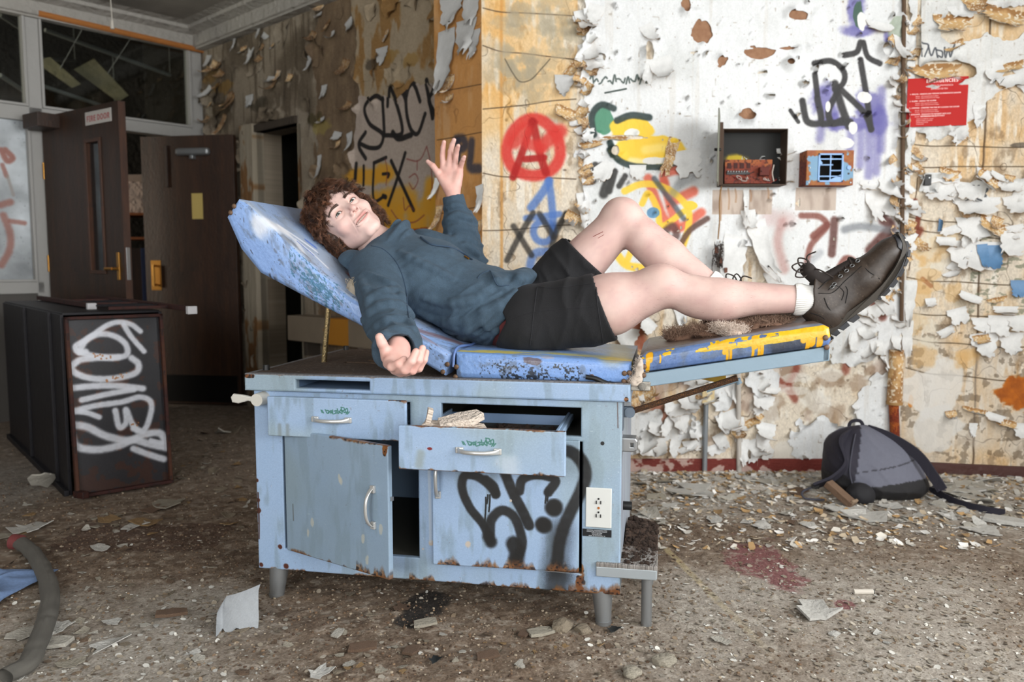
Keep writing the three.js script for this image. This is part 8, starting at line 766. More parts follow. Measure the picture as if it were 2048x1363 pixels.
// ---------------------------------------------------------------- backpack
{
  const b = onFloor(1745, 985), t = thing('backpack', 'slumped grey and black backpack with loose straps against the right wall', 'backpack', b, -0.15);
  const f = (x, y, z) => { const e = ell(V(0.0, 0.10, -0.02), 0.205, 0.155, 0.14)(x, y, z), top = ell(V(-0.06, 0.20, -0.05), 0.14, 0.10, 0.09)(x, y, z), bot = ell(V(0.03, 0.055, 0.01), 0.20, 0.085, 0.15)(x, y, z), sd = ell(V(-0.15, 0.11, 0.01), 0.06, 0.12, 0.10)(x, y, z); let d = smin(smin(e, top, 0.07), smin(bot, sd, 0.05), 0.06); d -= 0.012 * (wrinkle(x * 9 + y * 6, z * 7 + y * 10, 3) - 0.45); return smax(d, -y, 0.012); };
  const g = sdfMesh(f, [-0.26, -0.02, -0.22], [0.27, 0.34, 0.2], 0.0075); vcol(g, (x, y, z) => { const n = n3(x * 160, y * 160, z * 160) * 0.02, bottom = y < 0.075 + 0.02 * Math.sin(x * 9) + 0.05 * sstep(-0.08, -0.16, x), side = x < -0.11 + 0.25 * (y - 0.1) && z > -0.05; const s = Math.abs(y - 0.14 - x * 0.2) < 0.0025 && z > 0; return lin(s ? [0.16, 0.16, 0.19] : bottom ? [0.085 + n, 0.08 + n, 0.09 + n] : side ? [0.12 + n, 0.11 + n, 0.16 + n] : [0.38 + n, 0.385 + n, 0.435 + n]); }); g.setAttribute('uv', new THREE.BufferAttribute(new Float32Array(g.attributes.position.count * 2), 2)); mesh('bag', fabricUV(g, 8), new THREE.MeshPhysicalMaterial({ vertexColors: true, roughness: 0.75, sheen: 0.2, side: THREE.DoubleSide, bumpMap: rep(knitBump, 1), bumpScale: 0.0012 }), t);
  const ribbon = (pts, w, th = 0.004) => { const c = new THREE.CatmullRomCurve3(pts), s = new THREE.Shape([[-w, -th], [w, -th], [w, th], [-w, th]].map((p) => new THREE.Vector2(...p))); return new THREE.ExtrudeGeometry(s, { steps: 40, extrudePath: c, bevelEnabled: false }); };
  const loc = (px, py, y) => t.worldToLocal(onFloor(px, py, y)); const mS = std({ color: 0x24222e, roughness: 0.8, bumpMap: rep(knitBump, 3), bumpScale: 0.0015 }), mW = std({ color: 0x3c3c46, roughness: 0.8 });
  mesh('shoulder_strap', ribbon([V(-0.10, 0.27, -0.02), V(-0.16, 0.24, 0.06), V(-0.15, 0.16, 0.12), V(-0.21, 0.10, 0.15), V(-0.29, 0.06, 0.15)], 0.022, 0.006), mS, t); mesh('strap_webbing', tube([V(-0.29, 0.06, 0.15), V(-0.34, 0.03, 0.15), V(-0.335, 0.012, 0.17), V(-0.25, 0.008, 0.18)], 0.005, 30, 6).scale(1, 1, 1), mW, t); mesh('buckle', bx(0.035, 0.02, 0.01, -0.285, 0.06, 0.152, 0.003), M.black, t);
  const r0 = V(0.06, 0.262, 0.0), r1 = V(0.16, 0.20, 0.07), r2 = V(0.215, 0.12, 0.11), e1 = loc(1862, 975, 0.03), e2 = loc(1910, 1003, 0.012), e3 = loc(1965, 1018, 0.012), e4 = loc(2010, 1026, 0.012); mesh('shoulder_strap', ribbon([V(-0.02, 0.285, -0.05), r0, r1, r2, V(0.25, 0.06, 0.13)], 0.022, 0.006), mS, t); mesh('strap_webbing', ribbon([V(0.25, 0.06, 0.13), e1, e2, e3, e4], 0.016, 0.003), mS, t); mesh('grab_loop', tube([V(-0.03, 0.285, -0.06), V(-0.05, 0.32, -0.06), V(-0.09, 0.315, -0.06), V(-0.1, 0.28, -0.06)], 0.008, 20, 8), mS, t); mesh('piping', tube([V(-0.09, 0.275, 0.02), V(-0.12, 0.20, 0.085), V(-0.135, 0.12, 0.125), V(-0.12, 0.05, 0.15)], 0.004, 30, 6), mW, t);
  mesh('side_pocket', sdfMesh((x, y, z) => smax(ell(V(-0.10, 0.035, 0.17), 0.06, 0.05, 0.05)(x, y, z) - 0.006 * n3(x * 40, y * 40, z * 40), -y + 0.002, 0.01), [-0.18, -0.01, 0.10], [-0.02, 0.11, 0.24], 0.007), std({ color: 0x17161a, roughness: 0.8 }), t);
}
// ---------------------------------------------------------------- hose and blue cloth at the left
{
  const p = [[38, 1082], [62, 1100], [88, 1140], [100, 1190], [92, 1240], [72, 1290], [50, 1330], [10, 1350]].map(([x, y]) => onFloor(x, y, 0.022)), t = thing('hose', 'flattened grey canvas hose curving over the floor at lower left', 'hose', p[3].clone().setY(0)); const loc = p.map((q) => q.clone().sub(p[3]).setY(0.020)); const g = tube(loc, 0.027, 80, 14), q = g.attributes.position; for (let i = 0; i < q.count; i++) { const n = n3(q.getX(i) * 30, q.getY(i) * 30, q.getZ(i) * 30) - 0.5; q.setY(i, Math.max(0.001, 0.020 + (q.getY(i) - 0.020) * 0.72 + n * 0.008)); q.setX(i, q.getX(i) + n * 0.006); } g.computeVertexNormals(); mesh('canvas_tube', g, std({ color: 0x77736c, roughness: 0.95, bumpMap: rep(knitBump, 30, 2), bumpScale: 0.002, map: rep(flakeTex, 3) }), t); mesh('coupling', cyl(loc[0].clone().add(V(-0.02, 0, 0.0)), loc[0].clone().add(V(0.012, 0, 0.008)), 0.03, 0.028, 16), std({ color: 0x6a3030, roughness: 0.7 }), t);
  const c = onFloor(-30, 1180), cl = thing('cloth', 'crumpled pale blue cloth lying beside the grey hose', 'cloth', c); const s = new THREE.PlaneGeometry(0.26, 0.30, 60, 50).rotateX(-Math.PI / 2), sp = s.attributes.position; for (let i = 0; i < sp.count; i++) { const x = sp.getX(i), z = sp.getZ(i); sp.setY(i, 0.012 + 0.055 * wrinkle(x * 5 + z * 3, z * 9 - x * 4, 2) * sstep(0.13, 0.06, Math.abs(x)) * sstep(0.15, 0.07, Math.abs(z))); sp.setX(i, x + 0.03 * (n2(z * 12, 3) - 0.5) - 0.08 * z); } s.computeVertexNormals(); mesh('fabric', s, std({ color: 0x7f9bc8, roughness: 0.9, map: rep(knitCol, 5), bumpMap: rep(knitBump, 5), bumpScale: 0.001 }), cl);
}
// ---------------------------------------------------------------- things beyond the partition
{
  const z = (px, py, d) => atDepth(px, py, d), part = (n, l, c, g, m, p, ry, gr) => { const t = thing(n, l, c, p, ry, gr); return [t, mesh('body', g, m, t)]; };
  const cr = z(296, 440, 6.9), [t1] = part('crate', 'pale crumpled carton seen through the open double doors', 'carton', merge([span(-0.2, 0.2, 0.0, 0.26, -0.15, 0.15, 0.01)]), std({ color: 0xc0aca0, roughness: 0.9, bumpMap: rep(noiseBump, 2), bumpScale: 0.02 }), V(cr.x, 1.48, cr.z), 0.3); mesh('flap', extr([[-0.2, 0], [0.2, 0], [0.16, 0.09], [-0.12, 0.07]], 0.008, 0.002).rotateX(0.5).translate(0, 0.25, 0.13), std({ color: 0xa8968a, roughness: 0.9 }), t1);
  const sh = thing('shelf_rack', 'orange brown shelf rack behind the open double doors, carton on top', 'shelf', V(cr.x, 0, cr.z), 0.3), mO = std({ color: 0x8a4f2a, roughness: 0.8, bumpMap: rep(noiseBump, 3), bumpScale: 0.004 }); for (const x of [-0.26, 0.26]) mesh('post', span(x - 0.02, x + 0.02, 0, 1.48, -0.16, 0.16, 0.003), mO, sh); for (const y of [0.5, 0.95, 1.26, 1.46]) mesh('shelf_board', span(-0.26, 0.26, y, y + 0.02, -0.18, 0.18, 0.003), mO, sh);
  const bl = z(290, 520, 6.4), sp = thing('door_slab', 'dark brown door slab with a blue stripe leaning behind the doorway', 'door slab', V(bl.x, 0, bl.z), 0.5); mesh('slab', span(-0.24, 0.24, 0, 1.18, -0.02, 0.02, 0.003), std({ map: woodTex, color: new THREE.Color(1.3, 1.2, 1), roughness: 0.6 }), sp); mesh('blue_stripe', span(-0.03, 0.03, 0.0, 1.18, 0.02, 0.024, 0.001), std({ color: 0x2c3a63, roughness: 0.6 }), sp);
  const mP = std({ color: 0xa39878, roughness: 0.9, bumpMap: rep(noiseBump, 2), bumpScale: 0.01 }); [[[118, 142], 6.8, 0.36, 0.13, 0.62, 'long pale ceiling panel hanging askew behind the upper glass'], [[208, 158], 7.0, 0.44, 0.2, 0.66, 'wide pale ceiling panel hanging askew behind the upper glass']].forEach(([[px, py], d, w, h, a, l]) => { const p = z(px, py, d), t = thing('ceiling_panel', l, 'ceiling panel', p, 0.4); t.rotation.z = -a; t.rotation.x = 0.25; mesh('board', extr([[-w / 2, -h / 2 + 0.03], [w / 2 - 0.04, -h / 2], [w / 2, 0], [-w / 2 + 0.08, h / 2]], 0.02, 0.002), mP, t); mesh('hanger', cyl(V(0, h / 2 - 0.06, 0.01), V(0.02, 1.0, 0.5), 0.004, 0.004, 6), M.dullsteel, t); });
  const mT = std({ color: 0xb4b5b0, roughness: 0.6 }); [[[90, 60], [340, 150], 6.6, 7.6], [[80, 170], [230, 220], 6.2, 7.4], [[0, 150], [60, 190], 6.2, 6.8], [[80, 118], [150, 122], 6.8, 8.0], [[0, 30], [46, 60], 6.4, 6.9]].forEach(([a, b, d0, d1], i) => { const p = z(...a, d0), q = z(...b, d1), t = thing('ceiling_rail', ['long bent ceiling rail hanging across the upper glass of the partition', 'lower sagging ceiling rail behind the upper glass', 'ceiling rail behind the left upper pane', 'short ceiling rail near the pale hanging panels', 'topmost ceiling rail behind the left upper pane'][i], 'rail', p); mesh('rail', cyl(V(0, 0, 0), q.clone().sub(p), 0.016, 0.016, 8), mT, t); mesh('hanger', cyl(q.clone().sub(p), q.clone().sub(p).add(V(0, 0.5, 0)), 0.003, 0.003, 6), mT, t); });
  const cd = atDepth(219, 0, 4.9), t = thing('pull_cord', 'white pull cord hanging from the ceiling in front of the partition', 'cord', V(cd.x, 2.83, cd.z)); const yb = atDepth(222, 58, 4.9).y; mesh('cord', cyl(V(0, 0, 0), V(0.01, yb - 2.83 + 0.05, 0), 0.003, 0.003, 6), std({ color: 0xb8b2a8, roughness: 0.8 }), t); mesh('toggle', cyl(V(0.01, yb - 2.83 + 0.05, 0), V(0.01, yb - 2.83, 0), 0.008, 0.012, 10), std({ color: 0xb8b2a8, roughness: 0.6 }), t);
}
// ---------------------------------------------------------------- litter on the floor
function big0() { return [['backpack', 1745, 985], ['right front table leg', 1208, 1258], ['left front table leg', 553, 1203], ['leg of the step', 1290, 1236], ['sprayed end panel', 260, 985], ['maroon stain', 1520, 1122], ['blue cloth', 22, 1180], ['bend of the hose', 95, 1190], ['grey wall socket conduit', 1408, 945], ['white conduit', 1478, 948], ['end of the strap', 2000, 1026]].map(([n, x, y]) => { const p = onFloor(x, y); return [n, p.x, p.z]; }); }
const dr = rngOf(99), woodScrap = std({ color: 0x6b5442, roughness: 0.9, bumpMap: rep(noiseBump, 4), bumpScale: 0.004 });
function chipGeo(seed, bend, th = 0.05, n = 9) {   // a unit chip with a broken outline, bent about one axis, with an upper and a lower face and an edge
  const r = rngOf(seed * 131 + 7), out = []; for (let k = 0; k < n; k++) { const a = k / n * 6.283 + (r() - 0.5) * 0.5, q = 0.5 * (0.42 + 0.72 * r()); out.push([Math.cos(a) * q, Math.sin(a) * q]); }
  const P = [], I = [], rings = 4, per = n; const lay = (y0, s) => { const b = P.length / 3; for (let i = 0; i <= rings; i++) for (let k = 0; k < per; k++) { const t = i / rings, x = out[k][0] * t, z = out[k][1] * t; P.push(x, y0 + bend * (x * x * 1.6 + 0.3 * x * z) + 0.05 * (n2(x * 5 + seed, z * 5) - 0.5), z); } for (let i = 0; i < rings; i++) for (let k = 0; k < per; k++) { const a = b + i * per + k, c = b + i * per + (k + 1) % per, d = a + per, e = c + per; s ? I.push(a, c, d, c, e, d) : I.push(a, d, c, c, d, e); } return b + rings * per; };
  const A = lay(th, true), B = lay(0, false); for (let k = 0; k < per; k++) { const a = A + k, c = A + (k + 1) % per, d = B + k, e = B + (k + 1) % per; I.push(a, c, d, c, e, d); } const g = new THREE.BufferGeometry(); g.setAttribute('position', new THREE.BufferAttribute(new Float32Array(P), 3)); g.setIndex(I); const f = toCreasedNormals(g, 0.7); f.setAttribute('uv', new THREE.BufferAttribute(new Float32Array(f.attributes.position.count * 2).map((_, i) => (i % 2 ? f.attributes.position.getZ(i >> 1) : f.attributes.position.getX(i >> 1)) + 0.5), 2)); return f;
}
const rockGeo = (seed) => { const g = sdfMesh((x, y, z) => { const q = ell(V(0, 0, 0), 0.5, 0.34, 0.4)(x, y, z); let d = q + 0.22 * (n3(x * 3.1 + seed, y * 3.1, z * 3.1) - 0.5) + 0.06 * (n3(x * 11 + seed, y * 11, z * 11) - 0.5); const r = rngOf(seed + 3); for (let k = 0; k < 7; k++) { const a = r() * 6.28, b = (r() - 0.3) * 1.6, n = [Math.cos(a) * Math.cos(b), Math.sin(b), Math.sin(a) * Math.cos(b)]; d = smax(d, x * n[0] + y * n[1] + z * n[2] - 0.30 - 0.08 * r(), 0.02); } return d; }, [-0.6, -0.5, -0.6], [0.6, 0.5, 0.6], 0.05); g.setAttribute('uv', new THREE.BufferAttribute(new Float32Array(g.attributes.position.count * 2), 2)); return fabricUV(g, 1); };
const short = (l) => l.split(/ (?:on|lying|in|at|left|right|by|before|propped|with|under|below|beside|between|behind|standing|across|against|of paint)\b/)[0].split(' ').slice(0, 6).join(' '), marks = big0();
const chipTones = [[0.74, 0.72, 0.68], [0.66, 0.63, 0.57], [0.55, 0.50, 0.43], [0.80, 0.79, 0.77], [0.42, 0.34, 0.27], [0.62, 0.50, 0.34]], MC = chipTones.map((c) => std({ color: new THREE.Color().setRGB(...c, THREE.SRGBColorSpace), roughness: 0.85, map: rep(flakeTex, 1), bumpMap: rep(noiseBump, 1), bumpScale: 0.003 })), chips = []; for (let k = 0; k < 14; k++) chips.push(chipGeo(k + 1, [0.05, 0.5, -0.4, 0.15, 0.9][k % 5], [0.03, 0.05, 0.08][k % 3], 7 + k % 4)); const rocks = [1, 2, 3, 4, 5].map(rockGeo);
const gy = (x, z) => (x > -1.75 && x < 1.75 && z > -3.1 && z < -1.05 || z < -3.1) ? floorY(x, z) : 0;
// named pieces: [px, py, width in px, kind, tone, label, turn, tilt, thickness]
const big = [
  [1630, 1228, 100, 'shard', 3, 'long curved white plaster shard on the dirt right of the maroon stain', 0.1], [1326, 1325, 56, 'rock', 1, 'pale grey stone lump on the floor below the step', 0.4], [1262, 1348, 54, 'rock', 1, 'low pale stone at the bottom edge below the table', 1.4], [1444, 1283, 40, 'chip', 0, 'square pale plaster piece lying flat right of the stones', 0.4], [1668, 1268, 26, 'rock', 3, 'small white crumb of plaster under the long curved shard', 0.2],
  [1715, 1030, 130, 'chip', 3, 'large ragged white paint sheet in front of the backpack', 0.2], [1385, 988, 110, 'chip', 3, 'white paint sheet with a dark rim left of the backpack', 1.2], [1590, 985, 50, 'chip', 4, 'brown flake of board lying left of the backpack', 0.5], [2008, 1045, 78, 'slab', 3, 'white topped board scrap at the right edge of the frame', -0.5], [1975, 1065, 90, 'chip', 3, 'long white paint scrap at right below the strap', 0.2], [1905, 985, 90, 'chip', 0, 'bluish white paint sheet behind the strap of the backpack', 0.6],
  [92, 985, 60, 'shardup', 0, 'white curved shard propped on the floor beside the steel desk', 0.6], [330, 1012, 90, 'chip', 1, 'cream plaster flake in front of the sprayed panel', 0.2], [305, 1022, 50, 'chip', 4, 'dark brown board scrap in front of the sprayed panel', 0.8], [205, 1098, 40, 'chip', 3, 'small white triangular paint flake on the dark floor patch', 0.5], [290, 1047, 70, 'chip', 5, 'ochre paint flake between the desk and the table', 0.1], [220, 1040, 50, 'chip', 5, 'ochre and white paint flake left of the other ochre one', 0.6], [265, 1053, 60, 'chip', 3, 'white sliver of paint in front of the ochre flakes', 0.2], [60, 1058, 80, 'chip', 3, 'wide white paint flake by the left edge above the hose', 0.3], [20, 1072, 60, 'chip', 1, 'grey paint flake at the left edge above the hose', 0.1],
  [228, 1247, 46, 'chip', 3, 'grey white thick flake lying on the floor left of the curled sheet', 0.7], [342, 1230, 64, 'slab', 4, 'splintered brown board scrap left of the curled sheet', 0.5], [118, 1255, 60, 'chip', 3, 'white star shaped paint flake right of the hose', 0.2], [215, 1290, 84, 'chip', 3, 'broad white paint flake with torn edge near the bottom left', 0.1], [105, 1290, 78, 'slab', 0, 'stack of pale peeled paint layers right of the hose', 0.0], [40, 1340, 60, 'chip', 3, 'white paint flake in the lower left corner', 0.4], [140, 1330, 60, 'chip', 1, 'grey torn flake at the bottom left edge', 0.9], [45, 1270, 60, 'chip', 0, 'pale flake lying across the lower part of the hose', 0.3],
  [725, 1298, 60, 'slab', 4, 'brown splintered wood block below the table', 0.2], [822, 1305, 50, 'slab', 4, 'upright edge of a brown board below the table', 1.3], [975, 1315, 50, 'slab', 4, 'brown flat board scrap below the sprayed cabinet door', 0.3], [868, 1325, 34, 'leaf', 4, 'black leaf shaped scrap near the bottom of the frame', 0.4], [675, 1270, 34, 'slab', 0, 'pale wood chip standing in the dirt under the table', 1.3], [640, 1352, 60, 'chip', 3, 'white thin flake at the bottom edge below the table', 0.2], [695, 1330, 30, 'chip', 0, 'pale scrap right above the white thin flake', 0.6], [850, 1250, 50, 'slab', 1, 'loose pale lath under the table in the dark patch', 0.3], [803, 1218, 36, 'chip', 4, 'beige flake on the black damp patch', 0.1], [700, 1190, 26, 'chip', 2, 'thin beige flake under the open cabinet door', 0.1],
  [1125, 1258, 60, 'rock', 2, 'largest lump of the broken plaster heap by the front leg', 0.2], [1165, 1262, 48, 'rock', 2, 'right lump of the broken plaster heap by the front leg', 1.0], [1080, 1268, 60, 'slab', 1, 'flat plaster slab left of the broken heap', 0.5], [1225, 1262, 36, 'leaf', 4, 'dark green torn leaf of paint beside the front table leg', 0.2], [1048, 1272, 36, 'slab', 4, 'narrow rust brown splinter left of the flat plaster slab', 1.2], [1530, 965, 50, 'chip', 0, 'paint flake with violet spray at the foot of the wall', 0.3], [1580, 1045, 40, 'chip', 4, 'brown scrap of board in the litter left of the large white sheet', 0.2], [1620, 1052, 36, 'chip', 3, 'white flake beside the brown scrap before the backpack', 0.5]
];
for (const [px, py, wpx, kind, tone, label, turn] of big) {
  const p = onFloor(px, py), d = -p.z, s = wpx * d / 1600; p.y = gy(p.x, p.z); const cat = { rock: 'rubble', slab: 'board scrap', chip: 'paint flake', shard: 'plaster shard', shardup: 'plaster shard', leaf: 'scrap' }[kind], name = { rock: 'rubble_lump', slab: 'board_scrap', chip: 'paint_flake', shard: 'plaster_shard', shardup: 'plaster_shard', leaf: 'scrap' }[kind]; let g, m = MC[tone];
  if (kind === 'rock') g = rocks[Math.floor(dr() * 5)]; else if (kind === 'slab') g = extr([[-0.5, -0.22], [-0.1, -0.28], [0.48, -0.2], [0.5, 0.16], [0.2, 0.26], [-0.42, 0.2]], 0.14, 0.015).rotateX(-Math.PI / 2); else if (kind === 'shard' || kind === 'shardup') g = chipGeo(40 + Math.floor(dr() * 9), 0.55, 0.07, 11); else if (kind === 'leaf') { g = chipGeo(60, 1.1, 0.03, 10); m = std({ color: 0x1c1f1f, roughness: 0.7 }); } else g = chipGeo(70 + Math.floor(dr() * 40), 0.1 + dr() * 0.35, 0.025, 10 + Math.floor(dr() * 5));
  const o = mesh(name, g, tone === 4 && kind !== 'leaf' ? woodScrap : m); o.position.copy(p); o.scale.set(s, kind === 'rock' ? s * 0.62 : s * 0.75, s * (kind === 'rock' ? 1 : 1.15)); o.rotation.set(kind === 'shardup' ? -0.9 : (dr() - 0.5) * 0.16, turn, kind === 'shardup' ? 0.5 : (dr() - 0.5) * 0.16); if (kind === 'rock') o.position.y += s * 0.12; else o.position.y += 0.004; if (kind === 'shardup') o.position.y += s * 0.42; tag(o, label, cat); marks.push([short(label), p.x, p.z]);
}
{ // the curled sheet of paint in front of the table's left leg
  const p = onFloor(470, 1258), t = thing('curled_paint', 'big curled sheet of bluish white paint before the table\'s left leg', 'paint sheet', p, 0.15), w = 0.125, h = 0.115, nx = 24, ny = 14, P = [], I = [], side = (off, f) => { const b = P.length / 3; for (let j = 0; j <= ny; j++) for (let i = 0; i <= nx; i++) { const u = i / nx, v = j / ny, e = 0.006 * (n2(u * 9, 3) - 0.5) * (j === 0 ? 3 : 0), xx = (u - 0.5) * w + 0.006 * (n2(v * 7, 8) - 0.5), k = u < 0.25 ? (0.25 - u) / 0.25 : 0, y = v * h * (0.62 + 0.3 * u) + e + 0.004 - k * 0.015, z = -v * 0.05 + k * k * 0.05 * (1 - 0.2 * v) + 0.018 * Math.sin(u * 3) - off; P.push(xx + k * 0.016, Math.max(0.001, y), z); if (i < nx && j < ny) { const a = b + j * (nx + 1) + i; f ? I.push(a, a + 1, a + nx + 1, a + 1, a + nx + 2, a + nx + 1) : I.push(a, a + nx + 1, a + 1, a + 1, a + nx + 1, a + nx + 2); } } }; side(0, true); side(0.0022, false); const g = new THREE.BufferGeometry(); g.setAttribute('position', new THREE.BufferAttribute(new Float32Array(P), 3)); g.setIndex(I); g.computeVertexNormals(); mesh('sheet', fabricUV(g, 6), std({ color: 0xa6aaaf, roughness: 0.8, map: rep(flakeTex, 1), bumpMap: rep(noiseBump, 1), bumpScale: 0.002 }), t);
  const s = onFloor(1724, 1186), tb = thing('paper_tube', 'small white paper tube with a burnt end lying on the bare floor', 'paper tube', s.setY(0.008), 0.2); mesh('tube', cyl(V(-0.03, 0, 0), V(0.03, 0, 0.012), 0.0085, 0.0085, 14), std({ color: 0xbdb6ab, roughness: 0.85 }), tb); mesh('burnt_end', cyl(V(0.03, 0, 0.012), V(0.034, 0, 0.0136), 0.0083, 0.007, 14), M.black, tb);
  const wv = onFloor(1680, 1010), pk = thing('plank_end', 'rough brown plank end leaning on the left side of the backpack', 'plank', wv, 0.7); const pl = mesh('plank', bx(0.05, 0.03, 0.14, 0, 0, 0, 0.004), woodScrap, pk); pl.rotation.x = 0.55; pl.position.y = 0.05; mesh('broken_end', bx(0.045, 0.025, 0.012, 0, 0.012, 0.064, 0.003).rotateX(0.55).translate(0, 0.05, 0), std({ color: 0x8a7560, roughness: 1 }), pk);
}
// plaster in the open drawer, dirt in it and on the step, paper on the lid
{
  const put = (name, label, cat, g, m, x, y, z, s, ry, rx = 0, rz = 0) => { const o = mesh(name, g, m); o.position.copy(fromT(V(x, y, z))); o.scale.copy(s); o.rotation.set(rx, ry - TA, rz); return tag(o, label, cat); }; const pm = std({ color: 0xcabcae, roughness: 0.95, bumpMap: rep(noiseBump, 1), bumpScale: 0.01 }), slab = extr([[-0.5, -0.25], [0.2, -0.3], [0.5, -0.1], [0.42, 0.2], [0, 0.28], [-0.45, 0.22]], 0.2, 0.02).rotateX(-Math.PI / 2);
  put('plaster_slab', 'broad pinkish plaster slab filling the front of the open drawer', 'plaster', slab, pm, -0.445, 0.566, 0.12, V(0.19, 0.14, 0.17), 0.15, 0.12, -0.05); put('plaster_slab', 'upper plaster slab lying on the broad one in the drawer', 'plaster', slab, pm, -0.43, 0.595, 0.10, V(0.13, 0.11, 0.12), 0.5, 0.2, 0.12); put('plaster_slab', 'thin plaster splinter standing in the drawer\'s left corner', 'plaster', chipGeo(90, 0.1, 0.12, 8), pm, -0.512, 0.60, 0.12, V(0.085, 0.12, 0.035), 0.3, 0, 1.25);
  const soil = (lo, hi, top, n, seed) => { const g = new THREE.PlaneGeometry(hi[0] - lo[0], hi[1] - lo[1], 50, 40).rotateX(-Math.PI / 2).translate((lo[0] + hi[0]) / 2, 0, (lo[1] + hi[1]) / 2), p = g.attributes.position; for (let i = 0; i < p.count; i++) p.setY(i, top(p.getX(i), p.getZ(i)) + 0.010 * (fbm(p.getX(i) * 60 + seed, p.getZ(i) * 60, 4) - 0.5)); g.computeVertexNormals(); const r = rngOf(seed), list = [g]; for (let k = 0; k < n; k++) { const x = lerp(lo[0], hi[0], r()), z = lerp(lo[1], hi[1], r()), s = 0.003 + 0.009 * r() * r(); list.push(new THREE.IcosahedronGeometry(s, 0).rotateX(r() * 3).rotateY(r() * 3).translate(x, top(x, z) + s * 0.3, z)); } return merge(list); }; const mS = std({ color: 0x4b382c, roughness: 1, bumpMap: rep(noiseBump, 3), bumpScale: 0.01 });
  const s1 = mesh('dirt', soil([-0.54, -0.16], [-0.165, 0.18], (x, z) => 0.535 + 0.02 * n2(x * 9, z * 9), 240, 3), mS); s1.position.copy(TO); s1.rotation.y = -TA; tag(s1, 'brown dirt covering the bottom of the open drawer', 'dirt', null, 'stuff'); const s2 = mesh('dirt', soil([0.012, -0.36], [0.108, 0.0], (x, z) => 0.187 + 0.024 * sstep(-0.12, -0.28, z) * (1 - 0.5 * sstep(0.06, 0.11, x)), 260, 8), mS); s2.position.copy(TO); s2.rotation.y = -TA; tag(s2, 'brown dirt heaped on the back of the table\'s step', 'dirt', null, 'stuff');
  put('paper_scrap', 'curled brown paper scrap on the dusty lid behind the support rod', 'paper', chipGeo(33, 0.6, 0.02, 9), std({ color: 0x8a6848, roughness: 0.9 }), -0.83, 0.71, -0.42, V(0.10, 0.07, 0.05), 0.2); put('paper_scrap', 'smaller brown paper scrap in front of the curled one', 'paper', chipGeo(35, 0.3, 0.02, 9), std({ color: 0x7a5a3e, roughness: 0.9 }), -0.84, 0.71, -0.34, V(0.06, 0.04, 0.03), 0.6);
}
// loose chips, one object each
{
  const zones = [[(r) => [1270 + r() * 780, 950 + Math.pow(r(), 1.3) * 110], 150, [0, 3, 3, 1, 3, 0], 16, 62, 'loose white paint chip in the litter along the foot of the right wall', 'white paint chips along the wall foot', 'paint_chip'], [(r) => [30 + r() * 470, 860 + r() * 210], 60, [1, 2, 4, 2, 5, 0], 12, 34, 'loose dull chip of paint on the dirty floor left of the table', 'dull chips left of the table', 'plaster_chip'], [(r) => [110 + r() * 420, 1080 + r() * 270], 60, [0, 1, 2, 3, 1, 4], 12, 32, 'loose pale plaster chip on the gritty floor at lower left', 'pale chips at lower left', 'plaster_chip'], [(r) => [540 + r() * 720, 1225 + r() * 130], 64, [1, 2, 4, 2, 0, 5], 10, 30, 'loose brownish chip in the dirt below the table front', 'brownish chips below the table', 'plaster_chip'], [(r) => [1280 + r() * 740, 1080 + r() * 270], 46, [0, 1, 2, 1, 3, 2], 8, 22, 'small loose chip on the bare gritty floor at right', 'small chips on the bare floor', 'plaster_chip']];
  const src = {}, seen = {}; zones.forEach(([at, n, tones, w0, w1, label, group, name], zi) => { for (let k = 0; k < n; k++) { let [px, py] = at(dr); while ((px > 1630 && px < 1860 && py < 1012) || (px < 350 && py < 1010)) [px, py] = at(dr); const p = onFloor(px, py), i = Math.floor(dr() * 14), tn = tones[Math.floor(dr() * tones.length)], key = i + '-' + tn; let o; if (src[key]) { o = src[key].clone(); o.name = numbered(name); scene.add(o); } else { o = src[key] = mesh(name, chips[i], MC[tn]); } const s = (w0 + (w1 - w0) * Math.pow(dr(), 2)) * -p.z / 1600; o.position.set(p.x, gy(p.x, p.z) + 0.003, p.z); o.scale.set(s, s * (0.5 + dr() * 0.5), s * (0.8 + dr() * 0.7)); o.rotation.set((dr() - 0.5) * 0.5, dr() * 6.28, (dr() - 0.5) * 0.5); o.userData = {}; let bd = 9, bm = marks[0]; for (const q of marks) { const e = Math.hypot(q[1] - p.x, q[2] - p.z); if (e < bd) { bd = e; bm = q; } } const ex = p.x - bm[1], ez = p.z - bm[2], way = Math.abs(ex) > Math.abs(ez) * 1.2 ? (ex < 0 ? 'left of' : 'right of') : ez < 0 ? 'behind' : 'in front of'; const lab = `${s > 0.045 ? 'larger' : s > 0.028 ? 'small' : 'tiny'} ${['pale', 'grey', 'beige', 'white', 'brown', 'ochre'][tn]} chip lying just ${way} the ${bm[0]}`; tag(o, lab, 'chip', seen[lab] ??= group); } });
}
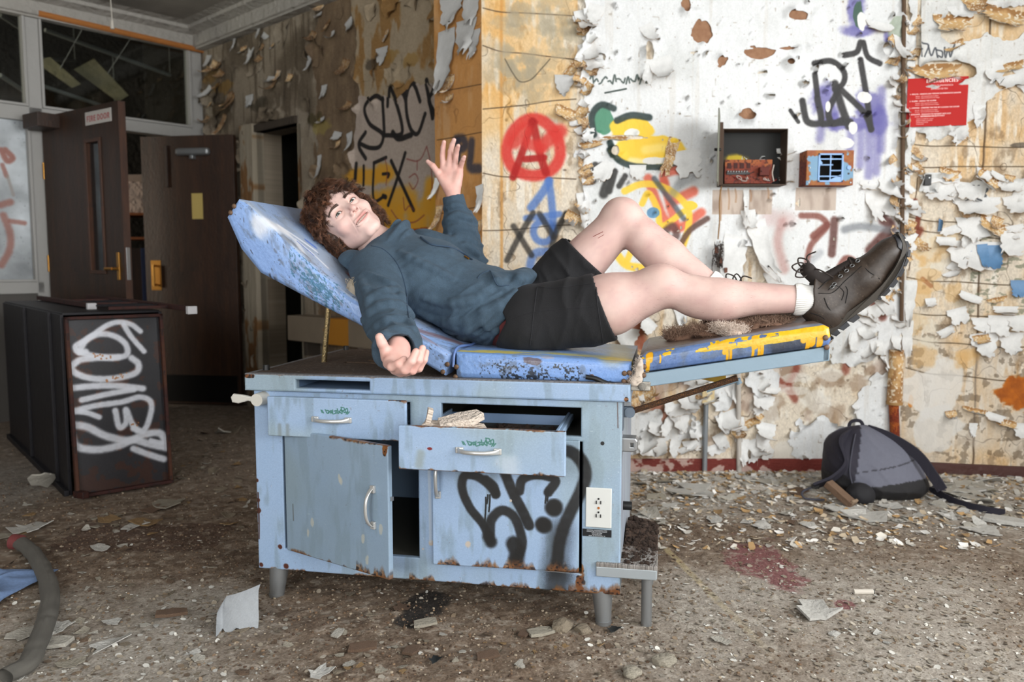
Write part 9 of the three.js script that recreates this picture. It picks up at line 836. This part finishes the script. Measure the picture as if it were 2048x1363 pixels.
// what nobody could count: crumbs and small flakes
{
  const kinds = [[chipGeo(201, 0.2, 0.06, 6), 30000, 0.0035, 0.019, [[0.58, 0.55, 0.50], [0.74, 0.73, 0.70], [0.50, 0.46, 0.40], [0.44, 0.38, 0.31], [0.40, 0.34, 0.28], [0.54, 0.50, 0.44]], 'small pale paint flakes strewn thickly over the whole floor', 'litter', -0.4], [new THREE.IcosahedronGeometry(0.5, 0).scale(1, 0.7, 0.8), 34000, 0.0025, 0.012, [[0.36, 0.28, 0.21], [0.27, 0.20, 0.15], [0.55, 0.50, 0.43], [0.44, 0.36, 0.28]], 'brown dirt crumbs and grit scattered over the floor', 'grit', 0.5], [chipGeo(205, 0.4, 0.05, 7), 7000, 0.010, 0.048, [[0.84, 0.83, 0.81], [0.76, 0.74, 0.70], [0.70, 0.64, 0.55], [0.62, 0.50, 0.34]], 'dense white and ochre paint litter along the foot of the back wall', 'litter', 9]];
  const d = new THREE.Object3D(), c = new THREE.Color(); kinds.forEach(([g, n, s0, s1, tones, label, cat, bias], ki) => { const m = new THREE.InstancedMesh(g, std({ roughness: 0.9 }), n); m.name = numbered(cat); for (let k = 0; k < n; k++) { let x, z; for (let t = 0; t < 20; t++) { if (bias === 9) { x = -0.2 + dr() * 3.1; z = -3.93 + Math.pow(dr(), 2.2) * 1.1; if (x > 1.9) z += (x - 1.9) * 0.2; break; } const u = dr(); z = -1.15 - 4.4 * Math.pow(u, 1.5); x = (dr() * 2 - 1) * 0.72 * -z; const q = dirtAt(x, z); if ((bias > 0 ? q : 1.1 - q) > dr() && !(x < -0.4 && z < -5.2) && !(x < -2.1 && z < -3.7 + (x + 2.1) * 0.2 && dr() < 0.9)) break; } if (z < -3.96 && x > -0.4) z = -3.9; const s = s0 + (s1 - s0) * Math.pow(dr(), 3); d.position.set(x, gy(x, z) + s * 0.1, z); d.rotation.set((dr() - 0.5) * 0.7, dr() * 6.28, (dr() - 0.5) * 0.7); d.scale.set(s, s * (bias > 0 && bias < 9 ? 0.9 : 0.7), s * (0.4 + dr() * 1.0)); d.updateMatrix(); m.setMatrixAt(k, d.matrix); const tn = tones[Math.floor(dr() * tones.length)], b = 0.85 + dr() * 0.3; m.setColorAt(k, c.setRGB(tn[0] * b, tn[1] * b, tn[2] * b, THREE.SRGBColorSpace)); } m.castShadow = m.receiveShadow = true; scene.add(m); tag(m, label, cat, null, 'stuff'); });
}
renderer.render(scene, camera);
